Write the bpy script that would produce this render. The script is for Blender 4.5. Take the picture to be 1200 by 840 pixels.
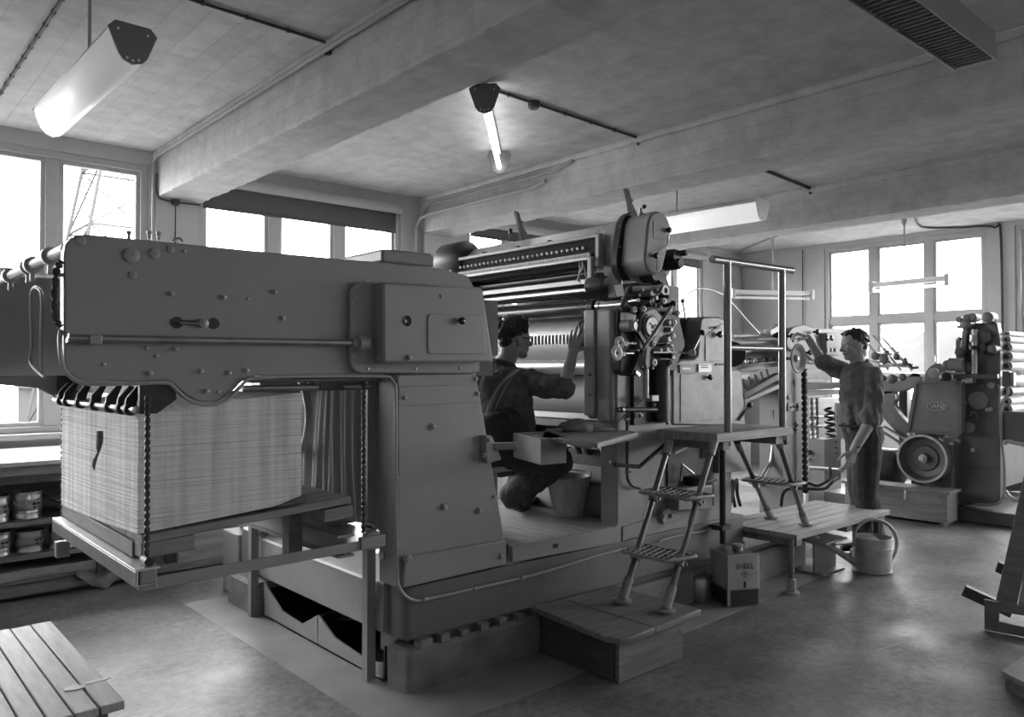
import bpy, bmesh, math, random
from mathutils import Vector, Matrix, Euler, noise

for o in list(bpy.data.objects):
    bpy.data.objects.remove(o)
SC = bpy.context.scene
C = SC.collection
R = random.Random(11)

# ---------------------------------------------------------------- camera
cam_d = bpy.data.cameras.new('camera')
cam_d.sensor_width = 36.0
cam_d.lens = 36.0 * 925.0 / 1200.0
cam_d.clip_start = 0.05
cam_d.clip_end = 600
cam = bpy.data.objects.new('camera', cam_d)
C.objects.link(cam)
HEAD = math.atan(1050.0 / 925.0)            # angle between the view and the window wall
PITCH = math.radians(0.8)
fw = Vector((math.cos(HEAD) * math.cos(PITCH), math.sin(HEAD) * math.cos(PITCH), math.sin(PITCH)))
cam.location = (0, 0, 1.45)
cam.rotation_euler = fw.to_track_quat('-Z', 'Y').to_euler()
SC.camera = cam

# ---------------------------------------------------------------- sky, exposure
W = bpy.data.worlds.new('overcast_sky')
SC.world = W
W.use_nodes = True
bg = W.node_tree.nodes['Background']
bg.inputs[0].default_value = (1, 1, 1, 1)
bg.inputs[1].default_value = 9.0
SC.view_settings.view_transform = 'Standard'
SC.view_settings.look = 'None'
SC.view_settings.gamma = 1.0
SC.view_settings.use_curve_mapping = False
SC.view_settings.exposure = 1.43
LAMP = 1.0           # strength of the fluorescent tubes
SC.cycles.max_bounces = 10
SC.cycles.diffuse_bounces = 6
SC.cycles.glossy_bounces = 4
SC.cycles.transparent_max_bounces = 12
SC.cycles.sample_clamp_indirect = 4.0
SC.cycles.caustics_reflective = False
SC.cycles.caustics_refractive = False
SC.cycles.use_denoising = True

# window openings: daylight enters here (portals only guide the sampling of the sky)
YW, XR, ZC = 7.0, 11.1, 3.29                 # window wall, right wall, ceiling height
BAYS = [(-2.85, -0.72), (-0.06, 2.09), (2.5, 4.61), (5.48, 7.42), (8.08, 10.0)]
RBAYS = [(3.5, 5.66), (1.05, 3.2), (-1.5, 0.6), (-4.0, -1.9)]
SILL, HEADZ, TRANSOM = 0.96, 3.17, 2.15
def portal(loc, rot, sx, sy):
    l = bpy.data.lights.new('window_daylight', 'AREA')
    l.shape = 'RECTANGLE'; l.size = sx; l.size_y = sy
    l.cycles.is_portal = True
    o = bpy.data.objects.new('window_daylight', l)
    C.objects.link(o); o.location = loc; o.rotation_euler = rot
for a, b in BAYS:
    portal(((a + b) / 2, YW + 0.32, (SILL + HEADZ) / 2), (math.radians(-90), 0, 0), b - a, HEADZ - SILL)
for a, b in RBAYS:
    portal((XR + 0.32, (a + b) / 2, (SILL + HEADZ) / 2), (math.radians(90), 0, math.radians(90)), b - a, HEADZ - SILL)

# ---------------------------------------------------------------- materials
MATS = {}
def mat(name, v, rough=0.5, metal=0.0, var=0.15, scale=4.0, bump=0.0, stretch=(1, 1, 1), spec=0.5, emit=0.0, detail=6.0, bscale=None, coat=0.0):
    """grey procedural surface: value v, mottled by +-var with a stretched noise, with a fine bump"""
    if name in MATS:
        return MATS[name]
    m = bpy.data.materials.new(name)
    m.use_nodes = True
    nt = m.node_tree; N = nt.nodes; L = nt.links
    p = N['Principled BSDF']
    p.inputs['Base Color'].default_value = (v, v, v, 1)
    p.inputs['Roughness'].default_value = rough
    p.inputs['Metallic'].default_value = metal
    p.inputs['Specular IOR Level'].default_value = spec
    if coat:
        p.inputs['Coat Weight'].default_value = coat
        p.inputs['Coat Roughness'].default_value = 0.15
    m.diffuse_color = (v, v, v, 1)
    if var or bump:
        tc = N.new('ShaderNodeTexCoord'); mp = N.new('ShaderNodeMapping')
        mp.inputs['Scale'].default_value = stretch
        L.new(tc.outputs['Object'], mp.inputs['Vector'])
        nz = N.new('ShaderNodeTexNoise')
        nz.inputs['Scale'].default_value = scale; nz.inputs['Detail'].default_value = detail
        nz.inputs['Roughness'].default_value = 0.6
        L.new(mp.outputs['Vector'], nz.inputs['Vector'])
        mr = N.new('ShaderNodeMapRange')
        mr.inputs['From Min'].default_value = 0.3; mr.inputs['From Max'].default_value = 0.7
        mr.inputs['To Min'].default_value = v * (1 - var); mr.inputs['To Max'].default_value = v * (1 + var)
        L.new(nz.outputs['Fac'], mr.inputs['Value'])
        L.new(mr.outputs['Result'], p.inputs['Base Color'])
        if bump:
            n2 = N.new('ShaderNodeTexNoise')
            n2.inputs['Scale'].default_value = bscale or scale * 6; n2.inputs['Detail'].default_value = 4
            L.new(mp.outputs['Vector'], n2.inputs['Vector'])
            b = N.new('ShaderNodeBump'); b.inputs['Strength'].default_value = bump; b.inputs['Distance'].default_value = 0.004
            L.new(n2.outputs['Fac'], b.inputs['Height'])
            L.new(b.outputs['Normal'], p.inputs['Normal'])
    if emit:
        p.inputs['Emission Color'].default_value = (1, 1, 1, 1)
        p.inputs['Emission Strength'].default_value = emit
    MATS[name] = m
    return m

def nodes_of(m):
    return m.node_tree.nodes, m.node_tree.links, m.node_tree.nodes['Principled BSDF']

PAINT = mat('machine_paint', 0.27, 0.42, var=0.08, scale=3, bump=0.03, bscale=90)
PAINT2 = mat('machine_paint_light', 0.30, 0.4, var=0.1, scale=5, bump=0.03, bscale=60)
PAINTB = mat('bed_paint', 0.14, 0.45, var=0.16, scale=4, bump=0.05, bscale=50)
HAMMER = mat('hammered_paint', 0.30, 0.42, var=0.22, scale=14, bump=0.08, bscale=50)
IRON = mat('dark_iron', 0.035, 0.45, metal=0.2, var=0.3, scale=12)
BLACK = mat('black_bakelite', 0.015, 0.25, var=0.0)
STEEL = mat('bright_steel', 0.62, 0.25, metal=1.0, var=0.12, scale=8)
DSTEEL = mat('dull_steel', 0.32, 0.4, metal=0.9, var=0.2, scale=8)
ALU = mat('pale_metal', 0.42, 0.45, metal=0.3, var=0.12, scale=10)
RUBBER = mat('ink_rubber', 0.03, 0.22, var=0.2, scale=3, stretch=(1, 0.2, 1))
PLATE = mat('zinc_plate', 0.42, 0.42, metal=0.35, var=0.12, scale=3, stretch=(1, 0.3, 1))
BLANKET = mat('blanket', 0.16, 0.5, var=0.15, scale=3)
PLASTER = mat('plaster', 0.50, 0.8, var=0.07, scale=2, bump=0.12, bscale=40)
FRAMEP = mat('window_paint', 0.45, 0.5, var=0.05, scale=4)
PAPER = mat('white_paper', 0.78, 0.8, var=0.04, scale=6)
WOODL = mat('scrubbed_wood', 0.36, 0.6, var=0.28, scale=5, stretch=(6, 0.7, 6), bump=0.15, bscale=20)
WOODX = mat('scrubbed_wood_lengthwise', 0.33, 0.6, var=0.28, scale=5, stretch=(0.7, 6, 6), bump=0.15, bscale=20)
WOODM = mat('worn_wood', 0.20, 0.6, var=0.3, scale=5, stretch=(0.8, 6, 6), bump=0.15, bscale=20)
WOODMY = mat('worn_wood_across', 0.20, 0.6, var=0.3, scale=5, stretch=(6, 0.8, 6), bump=0.15, bscale=20)
WOODD = mat('dark_wood', 0.07, 0.6, var=0.4, scale=5, stretch=(6, 0.8, 6), bump=0.15, bscale=20)
GREYBOARD = mat('grey_board', 0.24, 0.6, var=0.12, scale=6)
GALV = mat('galvanised', 0.42, 0.5, metal=0.25, var=0.3, scale=14)
TIN = mat('tinplate', 0.5, 0.3, metal=0.85, var=0.2, scale=8)
CLOTHD = mat('work_cloth', 0.12, 0.9, var=0.25, scale=20, bump=0.3, bscale=300)
CLOTHS = mat('shirt_cloth', 0.15, 0.9, var=0.2, scale=16, bump=0.3, bscale=300)
TROUS = mat('trouser_cloth', 0.04, 0.9, var=0.25, scale=16, bump=0.3, bscale=300)
SKIN = mat('skin', 0.34, 0.5, var=0.1, scale=14, bump=0.1, bscale=120)
HAIR = mat('dark_hair', 0.018, 0.45, var=0.5, scale=60)
LEATHER = mat('leather', 0.03, 0.45, var=0.3, scale=14)
CANVAS = mat('canvas', 0.34, 0.9, var=0.18, scale=3, stretch=(3, 3, 0.4), bump=0.2, bscale=60)
LABELP = mat('can_label', 0.30, 0.6, var=0.12, scale=12)
HOSEM = mat('hose_rubber', .025, .8, var=.2, spec=.2)
CONDUIT = mat('painted_conduit', 0.36, 0.5, var=0.08)
CABLE = mat('dark_cable', 0.05, 0.6, var=0.2)
INKM = mat('print_ink', 0.012, 0.6, var=0.0)
ENAMEL = mat('grey_enamel', 0.20, 0.35, var=0.05)
WENAMEL = mat('white_enamel', 0.7, 0.4, var=0.04)

# ---------------------------------------------------------------- mesh helpers
def V(*a):
    return Vector(a[0] if len(a) == 1 else a)

class MB:
    """collects simple solids; build() links them as ONE mesh object"""
    def __init__(s):
        s.v = []; s.f = []
    def add(s, vs, fs):
        k = len(s.v)
        s.v.extend(Vector(q) for q in vs)
        s.f.extend([tuple(i + k for i in f) for f in fs])
        return s
    def box(s, x0, x1, y0, y1, z0, z1):
        return s.add([(x0, y0, z0), (x1, y0, z0), (x1, y1, z0), (x0, y1, z0), (x0, y0, z1), (x1, y0, z1), (x1, y1, z1), (x0, y1, z1)],
                     [(3, 2, 1, 0), (4, 5, 6, 7), (0, 1, 5, 4), (1, 2, 6, 5), (2, 3, 7, 6), (3, 0, 4, 7)])
    def beam(s, p0, p1, w, h, up=(0, 0, 1)):
        """rectangular bar from p0 to p1: w sideways, h along up"""
        p0, p1 = V(p0), V(p1); d = (p1 - p0).normalized(); u = V(up)
        sd = d.cross(u).normalized(); u = sd.cross(d).normalized()
        vs = [p + sd * (w / 2 * a) + u * (h / 2 * b) for p in (p0, p1) for a, b in ((-1, -1), (1, -1), (1, 1), (-1, 1))]
        return s.add(vs, [(0, 1, 2, 3), (7, 6, 5, 4), (0, 4, 5, 1), (1, 5, 6, 2), (2, 6, 7, 3), (3, 7, 4, 0)])
    def prism(s, pts, axis, lo, hi):
        n = len(pts)
        mk = {'X': lambda a, b, t: (t, a, b), 'Y': lambda a, b, t: (a, t, b), 'Z': lambda a, b, t: (a, b, t)}[axis]
        vs = [mk(a, b, lo) for a, b in pts] + [mk(a, b, hi) for a, b in pts]
        fs = [tuple(range(n)), tuple(range(2 * n - 1, n - 1, -1))] + [(i, (i + 1) % n + 0, (i + 1) % n + n, i + n) for i in range(n)]
        fs = [f[::-1] if k >= 2 else f for k, f in enumerate(fs)]
        return s.add(vs, fs)
    def tube(s, pts, r, n=10, closed=False):
        pts = [V(p) for p in pts]; m = len(pts)
        rs = r if isinstance(r, (list, tuple)) else [r] * m
        t0 = (pts[1] - pts[0]).normalized()
        u = t0.orthogonal().normalized()
        vs = []
        for i, p in enumerate(pts):
            if closed:
                t = (pts[(i + 1) % m] - pts[i - 1]).normalized()
            else:
                t = (pts[min(i + 1, m - 1)] - pts[max(i - 1, 0)])
                t = t.normalized() if t.length > 1e-9 else t0
            u = (u - t * u.dot(t))
            u = u.normalized() if u.length > 1e-6 else t.orthogonal().normalized()
            w = t.cross(u)
            vs += [p + (u * math.cos(2 * math.pi * k / n) + w * math.sin(2 * math.pi * k / n)) * rs[i] for k in range(n)]
        fs = []
        for i in range(m if closed else m - 1):
            a, b = i * n, ((i + 1) % m) * n
            fs += [(a + k, a + (k + 1) % n, b + (k + 1) % n, b + k) for k in range(n)]
        if not closed:
            fs += [tuple(range(n - 1, -1, -1)), tuple(range((m - 1) * n, m * n))]
        return s.add(vs, fs)
    def cyl(s, p0, p1, r, n=24, r1=None):
        return s.tube([p0, p1], [r, r if r1 is None else r1], n)
    def lathe(s, o, axis, prof, n=24, close=False):
        """prof: (distance along axis, radius) from o"""
        o = V(o); a = V(axis).normalized(); u = a.orthogonal().normalized(); w = a.cross(u)
        vs = []; fs = []
        for t, r in prof:
            vs += [o + a * t + (u * math.cos(2 * math.pi * k / n) + w * math.sin(2 * math.pi * k / n)) * max(r, 1e-4) for k in range(n)]
        m = len(prof)
        for i in range(m if close else m - 1):
            p, q = i * n, ((i + 1) % m) * n
            fs += [(p + k, p + (k + 1) % n, q + (k + 1) % n, q + k) for k in range(n)]
        if not close:
            fs += [tuple(range(n - 1, -1, -1)), tuple(range((m - 1) * n, m * n))]
        return s.add(vs, fs)
    def ball(s, c, r, n=12, sc=(1, 1, 1)):
        c = V(c); k = n // 2
        vs = [c + V(0, 0, -r * sc[2])]; fs = []
        for i in range(1, k):
            a = -math.pi / 2 + math.pi * i / k
            vs += [c + V(r * sc[0] * math.cos(a) * math.cos(2 * math.pi * j / n), r * sc[1] * math.cos(a) * math.sin(2 * math.pi * j / n), r * sc[2] * math.sin(a)) for j in range(n)]
        vs.append(c + V(0, 0, r * sc[2])); last = len(vs) - 1
        fs += [(0, 1 + (j + 1) % n, 1 + j) for j in range(n)]
        for i in range(k - 2):
            a, b = 1 + i * n, 1 + (i + 1) * n
            fs += [(a + j, a + (j + 1) % n, b + (j + 1) % n, b + j) for j in range(n)]
        a = 1 + (k - 2) * n
        fs += [(a + j, a + (j + 1) % n, last) for j in range(n)]
        return s.add(vs, fs)
    def grid(s, fn, nu, nv):
        vs = [fn(i / nu, j / nv) for i in range(nu + 1) for j in range(nv + 1)]
        fs = [(i * (nv + 1) + j, (i + 1) * (nv + 1) + j, (i + 1) * (nv + 1) + j + 1, i * (nv + 1) + j + 1) for i in range(nu) for j in range(nv)]
        return s.add(vs, fs)
    def mesh(s, name, m, off=None, angle=35):
        off = off or Vector()
        me = bpy.data.meshes.new(name)
        me.from_pydata([tuple(q - off) for q in s.v], [], s.f)
        bm = bmesh.new(); bm.from_mesh(me)
        bmesh.ops.recalc_face_normals(bm, faces=bm.faces)
        bm.to_mesh(me); bm.free()
        me.materials.append(m)
        if angle:
            me.polygons.foreach_set('use_smooth', [True] * len(me.polygons))
            me.set_sharp_from_angle(angle=math.radians(angle))
        return me
    def build(s, name, m, parent=None, bevel=0.0, seg=2, angle=35, solid=0.0, subsurf=0):
        off = wloc(parent)
        return put(name, s.mesh(name, m, off, angle), parent, (0, 0, 0), bevel=bevel, seg=seg, solid=solid, subsurf=subsurf)

def wloc(p):
    v = Vector()
    while p is not None:
        v += p.location; p = p.parent
    return v
def put(name, me, parent=None, loc=(0, 0, 0), rot=None, scale=None, bevel=0.0, seg=2, solid=0.0, subsurf=0):
    o = bpy.data.objects.new(name, me); C.objects.link(o)
    o.location = loc; o.parent = parent
    if rot: o.rotation_euler = rot
    if scale: o.scale = scale
    if solid:
        q = o.modifiers.new('thickness', 'SOLIDIFY'); q.thickness = solid; q.offset = 0
    if bevel:
        q = o.modifiers.new('edges', 'BEVEL'); q.width = bevel; q.segments = seg; q.limit_method = 'ANGLE'; q.angle_limit = math.radians(40)
    if subsurf:
        q = o.modifiers.new('smooth', 'SUBSURF'); q.levels = subsurf; q.render_levels = subsurf
    return o
def inst(name, me, parent, loc, rot=None, scale=None):
    """a copy of a small shared mesh at a world position"""
    return put(name, me, parent, V(loc) - wloc(parent), rot, scale)
def thing(name, label, cat, loc=(0, 0, 0), group=None):
    o = bpy.data.objects.new(name, None); C.objects.link(o)
    o.empty_display_size = 0.1
    o.location = loc
    return tag(o, label, cat, group)
def tag(o, label, cat, group=None):
    o['label'] = label; o['category'] = cat
    if group: o['group'] = group
    return o
def lab(o, label):
    o['label'] = label; return o
def struct(o):
    o['kind'] = 'structure'; return o
def stuff(o):
    o['kind'] = 'stuff'; return o
def dup(root, loc, label, group=None):
    r = root.copy(); C.objects.link(r); r.location = loc
    r['label'] = label
    if group: r['group'] = group
    for ch in list(root.children):
        c = ch.copy(); C.objects.link(c); c.parent = r
        for g in ch.children:
            d = g.copy(); C.objects.link(d); d.parent = c
    return r
def rounded(pts, rad, n=5):
    """round the corners of a polygon; rad one value or one per corner"""
    out = []; m = len(pts)
    for i in range(m):
        r = rad[i] if isinstance(rad, (list, tuple)) else rad
        p = V(*pts[i], 0); a = V(*pts[i - 1], 0); b = V(*pts[(i + 1) % m], 0)
        if r <= 0:
            out.append((p.x, p.y)); continue
        da, db = (a - p), (b - p)
        k = min(r, da.length * 0.48, db.length * 0.48)
        s, e = p + da.normalized() * k, p + db.normalized() * k
        for j in range(n + 1):
            t = j / n
            q = s * (1 - t) ** 2 + p * 2 * t * (1 - t) + e * t ** 2
            out.append((q.x, q.y))
    return out
def arc(c, r, a0, a1, n=10, plane='XZ'):
    o = []
    for i in range(n + 1):
        a = math.radians(a0 + (a1 - a0) * i / n)
        u, w = r * math.cos(a), r * math.sin(a)
        o.append({'XZ': (c[0] + u, c[1], c[2] + w), 'YZ': (c[0], c[1] + u, c[2] + w), 'XY': (c[0] + u, c[1] + w, c[2])}[plane])
    return o
def smoothpath(pts, n=6):
    """Catmull-Rom through the points"""
    P = [V(p) for p in pts]; out = []
    for i in range(len(P) - 1):
        a, b, c, d = P[max(i - 1, 0)], P[i], P[i + 1], P[min(i + 2, len(P) - 1)]
        for k in range(n):
            t = k / n
            out.append(0.5 * ((2 * b) + (c - a) * t + (2 * a - 5 * b + 4 * c - d) * t * t + (3 * b - a - 3 * c + d) * t ** 3))
    out.append(P[-1])
    return out
def text_mesh(txt, size, m, name):
    """flat lettering, turned to a mesh; lies in XZ facing -Y, centred on its origin"""
    cu = bpy.data.curves.new(name, 'FONT'); cu.body = txt; cu.size = size
    cu.align_x = 'CENTER'; cu.align_y = 'CENTER'; cu.extrude = 0.0006; cu.resolution_u = 2
    ob = bpy.data.objects.new(name, cu); C.objects.link(ob)
    dg = bpy.context.evaluated_depsgraph_get()
    me = bpy.data.meshes.new_from_object(ob.evaluated_get(dg))
    bpy.data.objects.remove(ob)
    me.transform(Matrix.Rotation(math.radians(90), 4, 'X'))
    me.materials.clear(); me.materials.append(m)
    return me
RZ90 = (0, 0, math.radians(-90))     # turns a mesh facing -Y so that it faces -X

BOLTM = mat('bolt_metal', .33, .4, metal=.3, var=.2, scale=30)
# shared small meshes, all facing -Y
def small(name, prof, m, n=16, axis=(0, -1, 0)):
    return MB().lathe((0, 0, 0), axis, prof, n).mesh(name, m)
BOLT = small('bolt', [(0, 0.017), (0.004, 0.017), (0.004, 0.011), (0.013, 0.011), (0.015, 0.008)], BOLTM, 6 * 2)
BOLTS = small('bolt_small', [(0, 0.010), (0.005, 0.010), (0.007, 0.006)], BOLTM, 12)
BOLTP = small('bolt_painted', [(0, 0.018), (0.005, 0.018), (0.005, 0.012), (0.014, 0.012), (0.016, 0.009)], PAINT2, 12)
DISC = small('cap_disc', [(0, 0.027), (0.004, 0.027), (0.006, 0.024), (0.006, 0.004), (0.002, 0.003)], PAINT2, 28)
RING = MB().lathe((0, 0, 0), (0, -1, 0), [(0, 0.008), (0, 0.022), (0.016, 0.022), (0.018, 0.019), (0.018, 0.009), (0.006, 0.008)], 20, True).mesh('ring', ALU)
KNOB = small('knob', [(0, 0.009), (0.012, 0.008), (0.016, 0.019), (0.03, 0.021), (0.036, 0.015), (0.038, 0.004)], BLACK, 20)

# ================================================================ the room
FLOORM = mat('concrete_floor', 0.20, 0.38, var=0.5, scale=1.6, bump=0.2, bscale=26, detail=12)
n_, l_, p_ = nodes_of(FLOORM)
_t = n_.new('ShaderNodeTexCoord'); _n = n_.new('ShaderNodeTexNoise'); _n.inputs['Scale'].default_value = 2.3; _n.inputs['Detail'].default_value = 8
l_.new(_t.outputs['Object'], _n.inputs['Vector'])
_f = n_.new('ShaderNodeTexNoise'); _f.inputs['Scale'].default_value = 22; _f.inputs['Detail'].default_value = 8; _f.inputs['Roughness'].default_value = .75
l_.new(_t.outputs['Object'], _f.inputs['Vector'])
_fr2 = n_.new('ShaderNodeMapRange'); _fr2.inputs['From Min'].default_value = .35; _fr2.inputs['From Max'].default_value = .68; _fr2.inputs['To Min'].default_value = .55; _fr2.inputs['To Max'].default_value = 1.3
l_.new(_f.outputs['Fac'], _fr2.inputs['Value'])
_m = n_.new('ShaderNodeMath'); _m.operation = 'MULTIPLY'
l_.new(p_.inputs['Base Color'].links[0].from_socket, _m.inputs[0]); l_.new(_fr2.outputs[0], _m.inputs[1]); l_.new(_m.outputs[0], p_.inputs['Base Color'])
_r = n_.new('ShaderNodeMapRange'); _r.inputs['From Min'].default_value = .35; _r.inputs['From Max'].default_value = .65
_r.inputs['To Min'].default_value = 0.36; _r.inputs['To Max'].default_value = 0.62
l_.new(_n.outputs['Fac'], _r.inputs['Value']); l_.new(_r.outputs['Result'], p_.inputs['Roughness'])

def board_concrete(name, v, axis, board=0.11, length=2.6):
    """rough concrete that keeps the print of the shuttering boards, boards running along axis"""
    m = mat(name, v, 0.85, var=0.05, scale=1.5, bump=0.0, stretch=(5, 0.8, 5) if axis == 'Y' else (0.6, 5, 5))
    N, L, p = nodes_of(m)
    tc = N.new('ShaderNodeTexCoord'); sx = N.new('ShaderNodeSeparateXYZ'); L.new(tc.outputs['Object'], sx.inputs[0])
    cb = N.new('ShaderNodeCombineXYZ')
    st_n = N.new('ShaderNodeTexNoise'); st_n.inputs['Scale'].default_value = 5.5; st_n.inputs['Detail'].default_value = 10; st_n.inputs['Roughness'].default_value = .7; L.new(tc.outputs['Object'], st_n.inputs['Vector'])
    st_r = N.new('ShaderNodeMapRange'); st_r.inputs['From Min'].default_value = .35; st_r.inputs['From Max'].default_value = .6; st_r.inputs['To Min'].default_value = .80; st_r.inputs['To Max'].default_value = 1.05; L.new(st_n.outputs['Fac'], st_r.inputs['Value'])
    along, across = ('Y', 'X') if axis == 'Y' else ('X', 'Y')
    ad = N.new('ShaderNodeMath'); ad.operation = 'ADD'
    L.new(sx.outputs[across], ad.inputs[0]); L.new(sx.outputs['Z'], ad.inputs[1])
    L.new(sx.outputs[along], cb.inputs[0]); L.new(ad.outputs[0], cb.inputs[1])
    br = N.new('ShaderNodeTexBrick')
    br.inputs['Color1'].default_value = (1, 1, 1, 1); br.inputs['Color2'].default_value = (0.55, 0.55, 0.55, 1)
    br.inputs['Mortar'].default_value = (0.1, 0.1, 0.1, 1); br.inputs['Scale'].default_value = 1.0
    br.inputs['Mortar Size'].default_value = 0.004; br.inputs['Brick Width'].default_value = length; br.inputs['Row Height'].default_value = board
    L.new(cb.outputs[0], br.inputs['Vector'])
    nz = N.new('ShaderNodeTexNoise'); nz.inputs['Scale'].default_value = 25; nz.inputs['Detail'].default_value = 8
    L.new(tc.outputs['Object'], nz.inputs['Vector'])
    mx = N.new('ShaderNodeMix'); mx.data_type = 'FLOAT'; mx.inputs[0].default_value = 0.4
    L.new(br.outputs['Color'], mx.inputs[2]); L.new(nz.outputs['Fac'], mx.inputs[3])
    b = N.new('ShaderNodeBump'); b.inputs['Strength'].default_value = 0.6; b.inputs['Distance'].default_value = 0.008
    L.new(mx.outputs[0], b.inputs['Height']); L.new(b.outputs['Normal'], p.inputs['Normal'])
    old = p.inputs['Base Color'].links[0].from_socket
    mul = N.new('ShaderNodeMix'); mul.data_type = 'RGBA'; mul.blend_type = 'MULTIPLY'; mul.inputs[0].default_value = 0.16
    L.new(old, mul.inputs[6]); L.new(br.outputs['Color'], mul.inputs[7])
    mu2 = N.new('ShaderNodeMix'); mu2.data_type = 'RGBA'; mu2.blend_type = 'MULTIPLY'; mu2.inputs[0].default_value = 1.0
    L.new(mul.outputs[2], mu2.inputs[6]); L.new(st_r.outputs[0], mu2.inputs[7]); L.new(mu2.outputs[2], p.inputs['Base Color'])
    return m
CEILM = board_concrete('board_marked_ceiling', 0.56, 'Y', 0.16, 1.9)
BEAMM = board_concrete('board_marked_beam', 0.56, 'Y', 0.10, 2.7)
PLINTHM = mat('plinth_concrete', 0.19, 0.75, var=0.3, scale=6, bump=0.5, bscale=30)
STRIPM = mat('floor_strip_concrete', 0.31, 0.5, var=0.2, scale=3, bump=0.12, bscale=30)

X0, Y0 = -4.2, -4.6
fl = struct(MB().box(X0 - .3, XR + .3, Y0 - .3, YW + .3, -0.2, 0).build('floor', FLOORM))
struct(MB().box(X0 - .3, XR + .3, Y0 - .3, YW + .3, ZC, ZC + 0.2).build('ceiling', CEILM))
def strip(name, m, pts, h, par=None):
    return MB().prism(pts, 'Z', 0.0, h).build(name, m, par)
# the paler strip of concrete laid round the machine foundation
struct(strip('trim_1', STRIPM, [(1.72, 5.02), (1.72, 2.62), (2.3, 2.60), (4.9, 2.70), (5.75, 2.78), (5.75, 3.2), (2.1, 3.2), (2.1, 5.02)], 0.0012))
wp = []
for i in range(22):
    a = i / 22 * 2 * math.pi
    wp.append((3.052 + 0.045 * math.cos(a) * (1 + .3 * R.uniform(-1, 1)) + .03 * math.sin(a), 1.215 + 0.075 * math.sin(a) * (1 + .3 * R.uniform(-1, 1))))
lab(strip('paint_stain', mat('spilt_white_paint', .62, .6, var=.1), wp, 0.0015, fl), 'white paint spilt on the floor')
wp = []
for i in range(22):
    a = i / 22 * 2 * math.pi
    wp.append((2.72 + 0.07 * math.cos(a) * (1 + .2 * R.uniform(-1, 1)), 1.13 + 0.05 * math.sin(a) * (1 + .2 * R.uniform(-1, 1))))
lab(strip('oil_stain', mat('oil', .015, .3, var=.2), wp, 0.0012, fl), 'dark oil spot on the floor')
for (p, q, w) in (((4.938, 2.176), (4.988, 1.994), .022), ((4.975, 1.765), (4.963, 1.613), .016)):
    P = [V(p[0], p[1], .0005).lerp(V(q[0], q[1], .0005), k / 8) + V(R.uniform(-.008, .008), R.uniform(-.008, .008), 0) for k in range(9)]
    vs = [P[k] + V(0, s * w * (.15 + .5 * math.sin(math.pi * k / 8)) * R.uniform(.6, 1), 0) for k in range(9) for s in (-.5, .5)]
    lab(MB().add(vs, [(2 * k, 2 * k + 1, 2 * k + 3, 2 * k + 2) for k in range(8)]).build('floor_crack', INKM, fl), 'dark crack in the concrete')
for (p, q, w) in (((4.104, 1.828), (4.493, 1.779), .010), ((3.934, 1.445), (4.184, 1.448), .009)):
    lab(MB().beam((p[0], p[1], 0), (q[0], q[1], 0), w, .001).build('floor_scratch', mat('scratch', .36, .6, var=.3, scale=20), fl), 'pale scratch in the concrete')

# walls ---------------------------------------------------------------
wb = struct(MB().box(X0 - .3, XR + .3, YW, YW + .3, 0, SILL).build('wall_window_side', PLASTER))
struct(MB().box(X0 - .3, XR + .3, YW, YW + .3, HEADZ, ZC).build('trim_2', PLASTER))
edges = [X0 - .3] + [e for b in BAYS for e in b] + [XR + .3]
for i in range(0, len(edges), 2):
    MB().box(edges[i], edges[i + 1], YW, YW + .3, SILL, HEADZ).build('pier', PLASTER, wb)
wr = struct(MB().box(XR, XR + .3, Y0 - .3, YW + .3, 0, SILL).build('wall_right', PLASTER))
struct(MB().box(XR, XR + .3, Y0 - .3, YW + .3, HEADZ + .06, ZC).build('trim_3', PLASTER))
ed = sorted([e for b in RBAYS for e in b]); ed = [Y0 - .3] + ed + [YW + .3]
for i in range(0, len(ed), 2):
    MB().box(XR, XR + .3, ed[i], ed[i + 1], SILL, HEADZ + .06).build('pier', PLASTER, wr)
struct(MB().box(X0 - .3, X0, Y0 - .3, YW + .3, 0, ZC).build('wall_left', PLASTER))
struct(MB().box(X0 - .3, XR + .3, Y0 - .3, Y0, 0, ZC).build('wall_rear', PLASTER))
# the slim pilasters under the beams on the window wall
for a, b in ((2.14, 2.46), (4.88, 5.3)):
    struct(MB().box(a, b, YW - .03, YW + .01, 0, 2.915).build('pillar', PLASTER))

# concrete ceiling beams ----------------------------------------------
def ceiling_beam(x0, x1, n):
    m = MB(); ny = 300
    prof = []
    for k in range(ny + 1):
        y = Y0 + (YW - Y0) * k / ny
        j = [R.uniform(-.005, .005) for _ in range(4)]
        prof.append([(x0 + j[0] * .3, y, ZC), (x0 + j[0], y, 2.91 + j[1]), (x1 + j[2], y, 2.91 + j[3]), (x1 + j[2] * .3, y, ZC)])
    vs = [q for r in prof for q in r]
    fs = [(4 * k + i, 4 * k + 4 + i, 4 * k + 5 + i, 4 * k + 1 + i) for k in range(ny) for i in range(3)] + [(0, 1, 2, 3), (4 * ny + 3, 4 * ny + 2, 4 * ny + 1, 4 * ny)]
    b = struct(m.add(vs, fs).build('beam_%d' % n, BEAMM, angle=30))
    MB().box(x0 - .035, x0 - .003, Y0, YW, ZC - .05, ZC).build('fillet', BEAMM, b, bevel=.012)
    return b
for k, (a, b) in enumerate(((-0.62, -0.26), (2.15, 2.52), (4.86, 5.24), (7.53, 7.9), (10.9, 11.09))):
    if k < 4: ceiling_beam(a, b, k + 1)

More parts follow.
